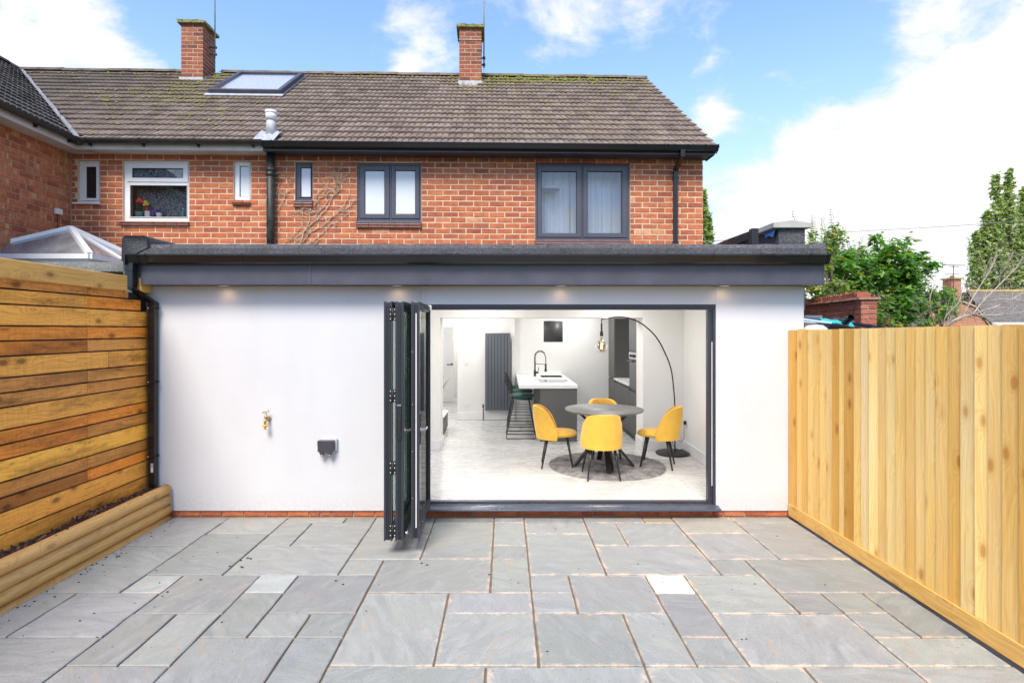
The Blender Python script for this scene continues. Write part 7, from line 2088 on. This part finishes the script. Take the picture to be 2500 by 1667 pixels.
# ------------------------------------------------------------------ shed roof with lengths of spare gutter piled on it
sh2 = thing('garden_shed', 'low grey flat roofed shed hidden behind the right fence carrying a pile of plastic pipes', 'shed', (4.65, Y(7.9), 0))
SO = Vector((4.65, Y(7.9), 0))
for nm_, b6 in (('wall', (-.95, .55, -.7, -.66, 0, 1.78)), ('wall', (-.95, .55, .66, .7, 0, 1.78)), ('side_wall', (-.95, -.91, -.659, .659, 0, 1.78)), ('side_wall', (.51, .55, -.659, .659, 0, 1.78))):
    bx(nm_, M['wood_cap'], sh2, *b6)
bx('shed_roof', M['grey_roof'], sh2, -1.05, .62, -.8, .8, 1.781, 1.83)
def pipe_on(px0, py0, px1, py1, Z0, Z1, r_, mat, label, kind='pipe', group='pipes and gutter lengths piled on the shed'):
    p0 = Vector((X(px0, Z0), Y(Z0), Hh(py0, Z0))); p1 = Vector((X(px1, Z1), Y(Z1), Hh(py1, Z1)))
    t = thing('gutter_length' if kind != 'pipe' else 'plastic_pipe', label, 'pipe', tuple(p0), group=group)
    m = MB()
    if kind == 'pipe':
        m.tube([Vector((0, 0, 0)), p1 - p0], r_, 14, caps=False); m.tube([(p1 - p0), Vector((0, 0, 0))], r_ * .86, 14, caps=False)
    elif kind == 'half': half_round(m, (0, 0, 0), tuple(p1 - p0), r_)
    else: m.tube([Vector((0, 0, 0)), p1 - p0], r_, 4, sq=True, smooth=False)
    m.build('tube', mat, t)
pipe_on(1930, 776, 2085, 788, 7.9, 7.7, .030, M['navy_pvc'], 'long dark blue-grey plastic pipe lying across the top of the pile')
pipe_on(1935, 781, 2040, 793, 7.8, 7.6, .032, M['white_pvc'], 'white plastic pipe lying beside the turquoise sheet in the pile')
pipe_on(1935, 777, 2030, 789, 7.6, 7.4, .016, M['pale_blue'], 'thin pale blue plastic pipe lying under the turquoise sheet')
pipe_on(2000, 787, 2085, 799, 7.5, 7.3, .048, M['navy_pvc'], 'dark half-round gutter length at the front of the pile', 'half')
pipe_on(2022, 795, 2092, 799, 7.35, 7.3, .045, M['pvc_black'], 'short black gutter length lying lowest at the front of the pile', 'half')
pipe_on(2075, 786, 2135, 795, 7.9, 7.4, .050, M['navy_pvc'], 'dark gutter length sticking out furthest to the right', 'half')
pipe_on(2040, 781, 2068, 786, 8.0, 7.5, .040, M['navy_pvc'], 'short blue-grey square pipe tilted behind the black tube', 'sq')
pipe_on(2062, 787, 2078, 775, 7.5, 7.35, .040, M['black_metal'], 'short black tube tilted upwards with its open end showing')
ts = thing('turquoise_sheet', 'crumpled turquoise plastic sheet draped over the pile of pipes', 'plastic sheet', (X(2025, 7.6), Y(7.6), Hh(788, 7.6)))
m = MB(); r = random.Random(3); vs = []
for i in range(9):
    for j in range(4): vs.append((-.16 + .06 * i, -.12 + .07 * j, .07 - .011 * i + r.uniform(-.012, .012) - (.05 if j == 0 else 0) - (.08 if i == 8 and j < 2 else 0)))
m.add(vs, [(i * 4 + j, (i + 1) * 4 + j, (i + 1) * 4 + j + 1, i * 4 + j + 1) for i in range(8) for j in range(3)], True).build('sheet', M['turquoise'], ts, solid=.003)
sk_ = thing('rubble_sack', 'rounded white sack standing under the pile of pipes beside the white wall', 'sack', (X(1992, 7.4), Y(7.4), 1.83))
m = MB(); vs = []; N, K = 18, 8
for i in range(K + 1):
    ph = -math.pi / 2 + math.pi * i / K
    for j in range(N):
        a = 6.283 * j / N; q = 1 + .08 * math.sin(a * 3 + i)
        vs.append((.15 * math.cos(ph) ** .6 * math.cos(a) * q if i not in (0, K) else 0, .12 * math.cos(ph) ** .6 * math.sin(a) * q if i not in (0, K) else 0, .075 + .085 * math.sin(ph)))
m.add(vs, [(i * N + j, i * N + (j + 1) % N, (i + 1) * N + (j + 1) % N, (i + 1) * N + j) for i in range(K) for j in range(N)], True).build('sack_body', M['white_pvc'], sk_)
bx('slate', simple('blue_slate', (.16, .17, .20), .6), sh2, X(1965, 8.2) - SO.x, X(2008, 8.2) - SO.x, Y(8.2) - SO.y, Y(8.23) - SO.y, 1.832, Hh(770, 8.2))

# ------------------------------------------------------------------ foliage
def leaf(mb, p, s, r, droop=0.3, asp=.55):
    s *= 1.35 if r.random() < .12 else 1.0
    u = Vector((r.uniform(-1, 1), r.uniform(-1, 1), r.uniform(-1, .4) * droop * 2)).normalized()
    w = u.cross(Vector((r.uniform(-.6, .6), r.uniform(-.6, .6), 1))).normalized()
    b = u.cross(w) * (s * .12)
    mb.add([p, p + u * s * .45 + w * s * asp * .5 + b, p + u * s, p + u * s * .45 - w * s * asp * .5 + b], [(0, 1, 2), (0, 2, 3)])
def limb(mb, p, d, L, r0, r, depth, tips, spread=.6, up=.25, seg=5, kids=(2, 4)):
    pts = [p]; rad = [r0]
    for i in range(seg):
        d = (d + Vector((r.uniform(-1, 1), r.uniform(-1, 1), r.uniform(-.7, 1))) * .16 + Vector((0, 0, up * .12))).normalized()
        pts.append(pts[-1] + d * (L / seg)); rad.append(r0 * (1 - .75 * (i + 1) / seg))
    mb.tube(pts, rad, 5 if depth > 1 else 6, caps=False)
    tips += pts[2:]
    if depth:
        for _ in range(r.randint(*kids)):
            i = r.randint(1, seg)
            nd_ = (d + Vector((r.uniform(-1, 1), r.uniform(-1, 1), r.uniform(-.6, 1))) * spread).normalized()
            limb(mb, pts[i], nd_, L * r.uniform(.5, .75), rad[i] * .75, r, depth - 1, tips, spread, up, seg, kids)
def clumped(name, label, cat, base, clumps, mats, leaf_s, per_area, seed, trunk_h=1.0, group=None, twigs=True, asp=.55, trunk_r=.06):
    """clumps: (x, y, z, rx, ry, rz) in metres relative to base"""
    t = thing(name, label, cat, tuple(base), group=group)
    r = random.Random(seed); tm = MB()
    for k in range(3):
        a = k * 2.1 + r.uniform(0, 1); c = clumps[k % len(clumps)]
        top = Vector((c[0], c[1], c[2]))
        pts = [Vector((math.cos(a) * .1, math.sin(a) * .1, 0)).lerp(top, q / 5) + Vector((r.uniform(-.08, .08), r.uniform(-.08, .08), 0)) * (q > 0) for q in range(6)]
        tm.tube(pts, [trunk_r * (1 - .13 * q) for q in range(6)], 7, caps=False)
    for c in clumps:
        c0 = Vector(c[:3]); tips = []
        for _ in range(4):
            d = Vector((r.uniform(-1, 1), r.uniform(-1, 1), r.uniform(-.1, 1))).normalized()
            if twigs: limb(tm, c0 - d * .1, d, max(c[3:]) * r.uniform(.7, 1.0), trunk_r * .3, r, 1, tips, .7)
    tm.build('trunk', M['bark'], t)
    per_area *= 2.1
    mbs = [MB() for _ in mats]
    for c in clumps:
        n = int(per_area * (c[3] * c[5] + c[3] * c[4] + c[4] * c[5]) * 4)
        sub = [(Vector((r.gauss(0, .5), r.gauss(0, .5), r.gauss(0, .5))).normalized() * r.uniform(.45, 1.0), r.uniform(.18, .36)) for _ in range(16)]
        for _ in range(n):
            s0, sr = sub[r.randrange(len(sub))]
            q = s0 + Vector((r.gauss(0, 1), r.gauss(0, 1), r.gauss(0, 1))) * sr * .55
            p = Vector((c[0] + q.x * c[3], c[1] + q.y * c[4], c[2] + q.z * c[5]))
            mi = 0 if len(mats) == 1 or r.random() < .78 else 1
            leaf(mbs[mi], p, leaf_s * r.uniform(.6, 1.25), r, .35, asp)
    for mb, ma in zip(mbs, mats):
        if mb.v: mb.build('crown', M[ma], t)
    return t
def cl(px, py, Z, rx, ry, rz, base): return (X(px, Z) - base[0], Y(Z) - base[1], Hh(py, Z) - base[2], rx, ry, rz)
b1 = (X(2110, 12.2), Y(12.2), -.05)
def pxr(n, Z): return n * Z / F_
cl1 = [cl(2165, 625, 12.0, pxr(40, 12), .5, pxr(45, 12), b1), cl(2110, 690, 11.9, pxr(60, 12), .5, pxr(55, 12), b1), cl(2030, 640, 12, pxr(52, 12), .6, pxr(60, 12), b1), cl(2085, 655, 12.4, pxr(60, 12), .7, pxr(70, 12), b1), cl(2135, 640, 12.2, pxr(55, 12), .6, pxr(60, 12), b1), cl(2200, 640, 12.2, pxr(55, 12), .6, pxr(58, 12), b1), cl(2240, 665, 12.2, pxr(34, 12), .5, pxr(40, 12), b1),
       cl(2180, 690, 12.3, pxr(60, 12), .6, pxr(60, 12), b1), cl(2060, 720, 12.4, pxr(70, 12), .7, pxr(60, 12), b1), cl(2130, 740, 12.2, pxr(70, 12), .6, pxr(60, 12), b1), cl(2180, 765, 12, pxr(50, 12), .6, pxr(45, 12), b1), cl(2220, 735, 12.2, pxr(50, 12), .5, pxr(50, 12), b1), cl(2100, 780, 12.2, pxr(60, 12), .5, pxr(30, 12), b1)]
clumped('shrub_tree', 'large leafy green shrub tree behind the old brick wall', 'tree', b1, cl1, ['leaf_bush', 'leaf_dark'], .15, 92, 5)
b2 = (X(2025, 11), Y(11), -.05)
cl2 = [cl(2010, 610, 11, pxr(30, 11), .4, pxr(62, 11), b2), cl(2040, 590, 11, pxr(24, 11), .35, pxr(46, 11), b2), cl(1990, 660, 10.8, pxr(30, 11), .4, pxr(40, 11), b2), cl(2035, 700, 10.4, pxr(62, 11), .4, pxr(20, 11), b2), cl(1985, 712, 10.5, pxr(26, 11), .4, pxr(20, 11), b2)]
bb = clumped('climbing_shrub', 'paler yellowing shrub with upright shoots beside the end of the flat roof', 'shrub', b2, cl2, ['leaf_pale', 'leaf_bush'], .11, 80, 9)
shm = MB(); lfm = MB(); r = random.Random(4)
for (x0, y0, x1, y1) in ((1960, 560, 1935, 512), (1990, 560, 1984, 523), (2012, 560, 2008, 530), (2034, 560, 2030, 506), (2050, 580, 2062, 556), (2090, 610, 2104, 575), (1975, 590, 1985, 540)):
    a = Vector((X(x0, 11), Y(11), Hh(y0 + 40, 11))) - Vector(b2); b = Vector((X(x1, 11), Y(11), Hh(y1, 11))) - Vector(b2)
    pts = [a.lerp(b, k / 6) + Vector((.02 * math.sin(k), 0, 0)) for k in range(7)]; shm.tube(pts, [.006 - .0006 * k for k in range(7)], 5)
    for k in range(11):
        for s in (-1, 1):
            p = a.lerp(b, .25 + .75 * k / 11); q = .085 * (1 - k / 18); u = Vector((s * q, r.uniform(-.04, .04), q * .25)); w = Vector((0, .5, .8)) * q * .28
            lfm.add([p, p + u * .5 + w, p + u - Vector((0, 0, .015)), p + u * .5 - w], [(0, 1, 2), (0, 2, 3)])
shm.build('shoots', M['bark'], bb); lfm.build('shoot_leaves', M['leaf_pale'], bb)
b3 = (X(2280, 12.5), Y(12.5), -.05)
cl3 = [cl(2290, 750, 12.1, pxr(45, 12), .5, pxr(34, 12), b3), cl(2265, 735, 12.3, pxr(50, 12), .5, pxr(34, 12), b3), cl(2305, 720, 12.4, pxr(32, 12), .4, pxr(26, 12), b3), cl(2240, 765, 12, pxr(44, 12), .5, pxr(30, 12), b3)]
clumped('shrub', 'bright green shrub low over the fence in front of the far bungalow gable', 'shrub', b3, cl3, ['leaf_bush', 'leaf_pale'], .13, 88, 15)
b4 = (X(2150, 10.6), Y(10.6), -.05)
cl4 = [cl(2120, 765, 10.4, pxr(34, 10.5), .35, pxr(30, 10.5), b4), cl(2145, 735, 10.6, pxr(30, 10.5), .3, pxr(34, 10.5), b4), cl(2165, 790, 10.4, pxr(40, 10.5), .3, pxr(20, 10.5), b4)]
clumped('climbing_shrub', 'pale leaved bush spilling over the end of the old brick wall', 'shrub', b4, cl4, ['leaf_pale', 'leaf_dark'], .12, 80, 19)
# bare dead tree
dt = thing('bare_tree', 'leafless grey branched tree spreading in front of the far bungalow roof', 'tree', (X(2330, 11), Y(11), -.05))
DO = Vector((X(2330, 11), Y(11), -.05)); m = MB(); tips = []; r = random.Random(31)
def dpt(px, py, Z=11): return Vector((X(px, Z), Y(Z), Hh(py, Z))) - DO
for pth, w_ in (([(2300, 860), (2310, 800), (2345, 775), (2385, 768), (2420, 790), (2435, 830)], .030), ([(2270, 860), (2300, 800), (2340, 778), (2375, 765)], .024), ([(2375, 768), (2400, 735), (2440, 695), (2480, 655), (2500, 630)], .016), ([(2380, 765), (2440, 745), (2500, 715), (2540, 700)], .015), ([(2350, 775), (2370, 735), (2395, 695), (2420, 655), (2430, 630)], .014),
                 ([(2385, 770), (2450, 768), (2510, 760), (2560, 740)], .014), ([(2300, 805), (2310, 770), (2340, 740), (2350, 700)], .012), ([(2395, 740), (2450, 730), (2500, 735), (2540, 745)], .011), ([(2270, 800), (2245, 765), (2225, 735)], .007), ([(2280, 790), (2270, 740), (2280, 700), (2310, 670)], .011), ([(2420, 700), (2450, 660), (2475, 615)], .010), ([(2230, 790), (2260, 760), (2300, 740)], .007)):
    P_ = [dpt(*q, 11 + .25 * math.sin(i + w_ * 300)) for i, q in enumerate(pth)]; c_ = catmull(P_, 4)
    m.tube(c_, [w_ * (1 - .7 * i / len(c_)) for i in range(len(c_))], 6, caps=False)
    for i in range(2, len(c_) - 1):
        for _ in range(2):
            if r.random() < .75:
                d = (c_[i + 1] - c_[i]).normalized() + Vector((r.uniform(-1, 1), r.uniform(-1, 1), r.uniform(-.8, 1))) * .7
                limb(m, c_[i], d.normalized(), r.uniform(.25, .6), w_ * .28, r, 1, tips, .8, .1, 5, (1, 3))
m.build('branches', M['dead'], dt)
# ------------------------------------------------------------------ poplars
def poplar(label, cols, Z, seed, leaf_s=.55, dens=1.0, group='tall poplars behind the houses', base_py=None):
    cx = sum(c[0] for c in cols) / len(cols)
    base = (X(cx, Z), Y(Z), -.05); t = thing('poplar_tree', label, 'tree', base, group=group); r = random.Random(seed); mb = MB(); tm = MB()
    H0 = max(Hh(c[2], Z) for c in cols)
    tm.tube([Vector((0, 0, 0)), Vector((.1, 0, H0 * .3)), Vector((0, 0, H0 * .6)), Vector((0, 0, H0 * .93))], [H0 * .018, H0 * .013, H0 * .008, .03], 8, caps=False)
    for (px, w, pt, pb) in cols:
        x0 = X(px, Z) - base[0]; zt, zb = Hh(pt, Z), Hh(pb, Z); W = pxr(w, Z) * 1.3
        tm.tube([Vector((x0 * .3, 0, zb - 1)), Vector((x0 * .8, 0, zb + (zt - zb) * .3)), Vector((x0, 0, zb + (zt - zb) * .95))], [.16, .12, .02], 6, caps=False)
        n = int((zt - zb) / (W * .32))
        for k in range(n):
            q = k / n; ww = W * (min(1, q * 3 + .5)) * (1 - q ** 2.4) + .12
            for s in range(4):
                a = r.uniform(0, 6.283); rr = ww * r.uniform(.15, .8)
                c0 = Vector((x0 + math.cos(a) * rr, math.sin(a) * rr * .9, zb + (zt - zb) * q + r.uniform(-.3, .3)))
                if r.random() < .10: continue
                cs = ww * r.uniform(.20, .36) + .12
                tm.tube([Vector((x0, 0, c0.z - cs * 1.6)), c0], [.05, .015], 4, caps=False)
                for _ in range(int(26 * dens)):
                    p = c0 + Vector((r.gauss(0, .38), r.gauss(0, .38), r.gauss(0, .85))) * cs
                    leaf(mb, p, leaf_s * r.uniform(.55, 1.2), r, .5, .75)
    tm.build('trunk', M['bark'], t); mb.build('crown', M['leaf_poplar'], t)
poplar('tall green poplar rising behind the far bungalow at the right edge', [(2432, 24, 425, 705), (2464, 24, 410, 705), (2500, 24, 452, 705), (2408, 17, 515, 705), (2382, 20, 562, 700), (2478, 28, 570, 705), (2540, 20, 430, 705)], 58, 3, .36)
poplar('narrow dark green poplar showing just past the right corner of the brick house', [(1717, 15, 470, 800), (1726, 12, 520, 800), (1708, 14, 480, 800)], 40, 8, .30, 1.0)
# ------------------------------------------------------------------ far bungalow
Zb = 32
bg_ = thing('far_bungalow', 'distant brick bungalow with a grey tiled roof and a gable facing the garden', 'house', (X(2450, Zb), Y(Zb), 0))
BGO = Vector((X(2450, Zb), Y(Zb), 0))
ex0 = X(2415, Zb) - BGO.x; rz, ez = Hh(704, Zb), Hh(789, Zb); hw_ = 3.3
xr0, xr1 = X(2362, Zb + 3.2) - BGO.x, 9.0
MB().box(ex0, 9.0, .0, 6.4, -.05, ez).build('wall', M['far_brick'], bg_)
rm = MB(); nr = 17
for i in range(nr):
    t0, t1 = i / nr, (i + 1) / nr; z0, z1 = ez + (rz - ez) * t0, ez + (rz - ez) * t1; y0, y1 = -.3 + 3.5 * t0, -.3 + 3.5 * t1
    xl0 = ex0 - .2 + (xr0 - ex0 + .2) * 1.0 * t0; xl1 = ex0 - .2 + (xr0 - ex0 + .2) * t1
    rm.add([(xl0, y0, z0 + .035), (9.2, y0, z0 + .035), (9.2, y1, z1 + .0), (xl1, y1, z1 + .0), (xl0, y0, z0 - .02), (9.2, y0, z0 - .02)], [(0, 1, 2, 3), (4, 5, 1, 0)])
rm.add([(xr0 - .2, 3.2, rz), (9.2, 3.2, rz), (9.2, 6.7, ez), (ex0 - .2, 6.7, ez)], [(0, 1, 2, 3)])
rm.build('roof', M['far_roof'], bg_)['kind'] = 'stuff'
MB().tube([(xr0, 3.2, rz + .05), (9.2, 3.2, rz + .05)], .11, 8).build('ridge', simple('ochre_ridge', (.42, .30, .12), .9, var=.3), bg_)
bx('fascia', M['white_pvc'], bg_, ex0 - .2, 9.2, -.36, -.31, ez - .10, ez + .04)
# cross gable towards the viewer
gx0, gx1 = X(2232, Zb - 1.5) - BGO.x, X(2418, Zb - 1.5) - BGO.x
ga = (X(2350, Zb - 1.5) - BGO.x, Hh(738, Zb - 1.5)); ge = Hh(800, Zb - 1.5)
MB().prism([(gx0, -.05), (gx1, -.05), (gx1, ge), (ga[0] + .6, ga[1] - .25), (ga[0], ga[1]), (ga[0] - .5, ga[1] - .1), (gx0, ge)], 'y', -1.5, 3.0).build('gable_wall', M['far_brick'], bg_)
vg = MB(); vg.tube([(ga[0], -1.56, ga[1] + .03), (ga[0] + .62, -1.56, ga[1] - .22), (gx1 + .02, -1.56, ge + .03), (gx1 + .12, -1.56, ge - .12)], .05, 4, sq=True, smooth=False); vg.build('verge', simple('pale_verge', (.55, .42, .32), .9), bg_)
rr_ = MB().add([(ga[0], -1.52, ga[1] + .03), (gx1 + .05, -1.52, ge + .03), (gx1 + .05, 3.0, ge + .03), (ga[0], 3.0, ga[1] + .03), (gx0 - .05, -1.52, ge + .03), (gx0 - .05, 3.0, ge + .03)], [(0, 1, 2, 3), (4, 0, 3, 5)]).build('gable_roof', M['far_roof'], bg_, solid=.04)
c0_, c1_ = X(2333, Zb) - BGO.x, X(2357, Zb) - BGO.x
ch = MB().box(c0_, c1_, .3, .95, ga[1] - .8, Hh(680, Zb)).build('chimney', M['far_brick'], bg_)
MB().box(c0_ - .09, c1_ + .09, .2, 1.05, Hh(680, Zb) + .002, Hh(677.5, Zb) + .02).build('chimney_cap', simple('mustard_cap', (.45, .36, .14), .9), ch)
MB().lathe([(.10, 0), (.11, .12), (.09, .13)], 10, c=((c0_ + c1_) / 2 - .0, .6, Hh(677.4, Zb) + .02)).build('chimney_pot', M['terracotta'], ch)
ae = thing('tv_aerial', 'thin television aerial on a mast above the far bungalow', 'aerial', (X(2327.5, Zb), Y(Zb), ga[1]))
AE = Vector((X(2327.5, Zb), Y(Zb), ga[1])); m = MB(); zt2 = Hh(648, Zb) - AE.z
m.tube([(0, 0, -.9), (0, 0, zt2)], .022, 6); m.tube([(-.60, 0, zt2 + .03), (.68, 0, zt2)], .018, 5); m.tube([(-.60, 0, zt2 - .10), (-.60, 0, zt2 + .14)], .02, 5); m.tube([(-.25, 0, zt2 - .06), (.3, 0, zt2 - .07)], .016, 5)
m.tube([(-.45, 0, Hh(669.5, Zb) - AE.z), (.35, 0, Hh(669.5, Zb) - AE.z)], .016, 5); m.build('mast_and_boom', M['black_metal'], ae)
# overhead wire
ow_ = MB(); pA_ = Vector((X(1740, 20), Y(20), Hh(590, 20))); 
wire = [(1700, 590, 22), (1900, 580, 24), (2060, 567, 26), (2240, 557, 28), (2380, 548, 30), (2560, 534, 32)]
wr = thing('overhead_wire', 'thin telephone wire crossing the white sky above the shrubs', 'wire', (X(2060, 26), Y(26), Hh(567, 26)))
WO = Vector((X(2060, 26), Y(26), Hh(567, 26)))
MB().tube(catmull([Vector((X(a, z), Y(z), Hh(b, z))) - WO for a, b, z in wire], 5), .014, 5).build('cable', M['galv'], wr)
# other side of the garden, behind the viewer: nothing the picture shows
# ------------------------------------------------------------------ put each thing's origin at its own base
def rebase(root, lx, ly, lz=0.0):
    d = Vector((lx, ly, lz)); R3 = root.rotation_euler.to_matrix(); root.location = Vector(root.location) + R3 @ d
    for c in root.children: c.location = Vector(c.location) - d
rebase(house, -.2, 3.4); rebase(neigh, -6.6, 3.4); rebase(wing, -10, 2)
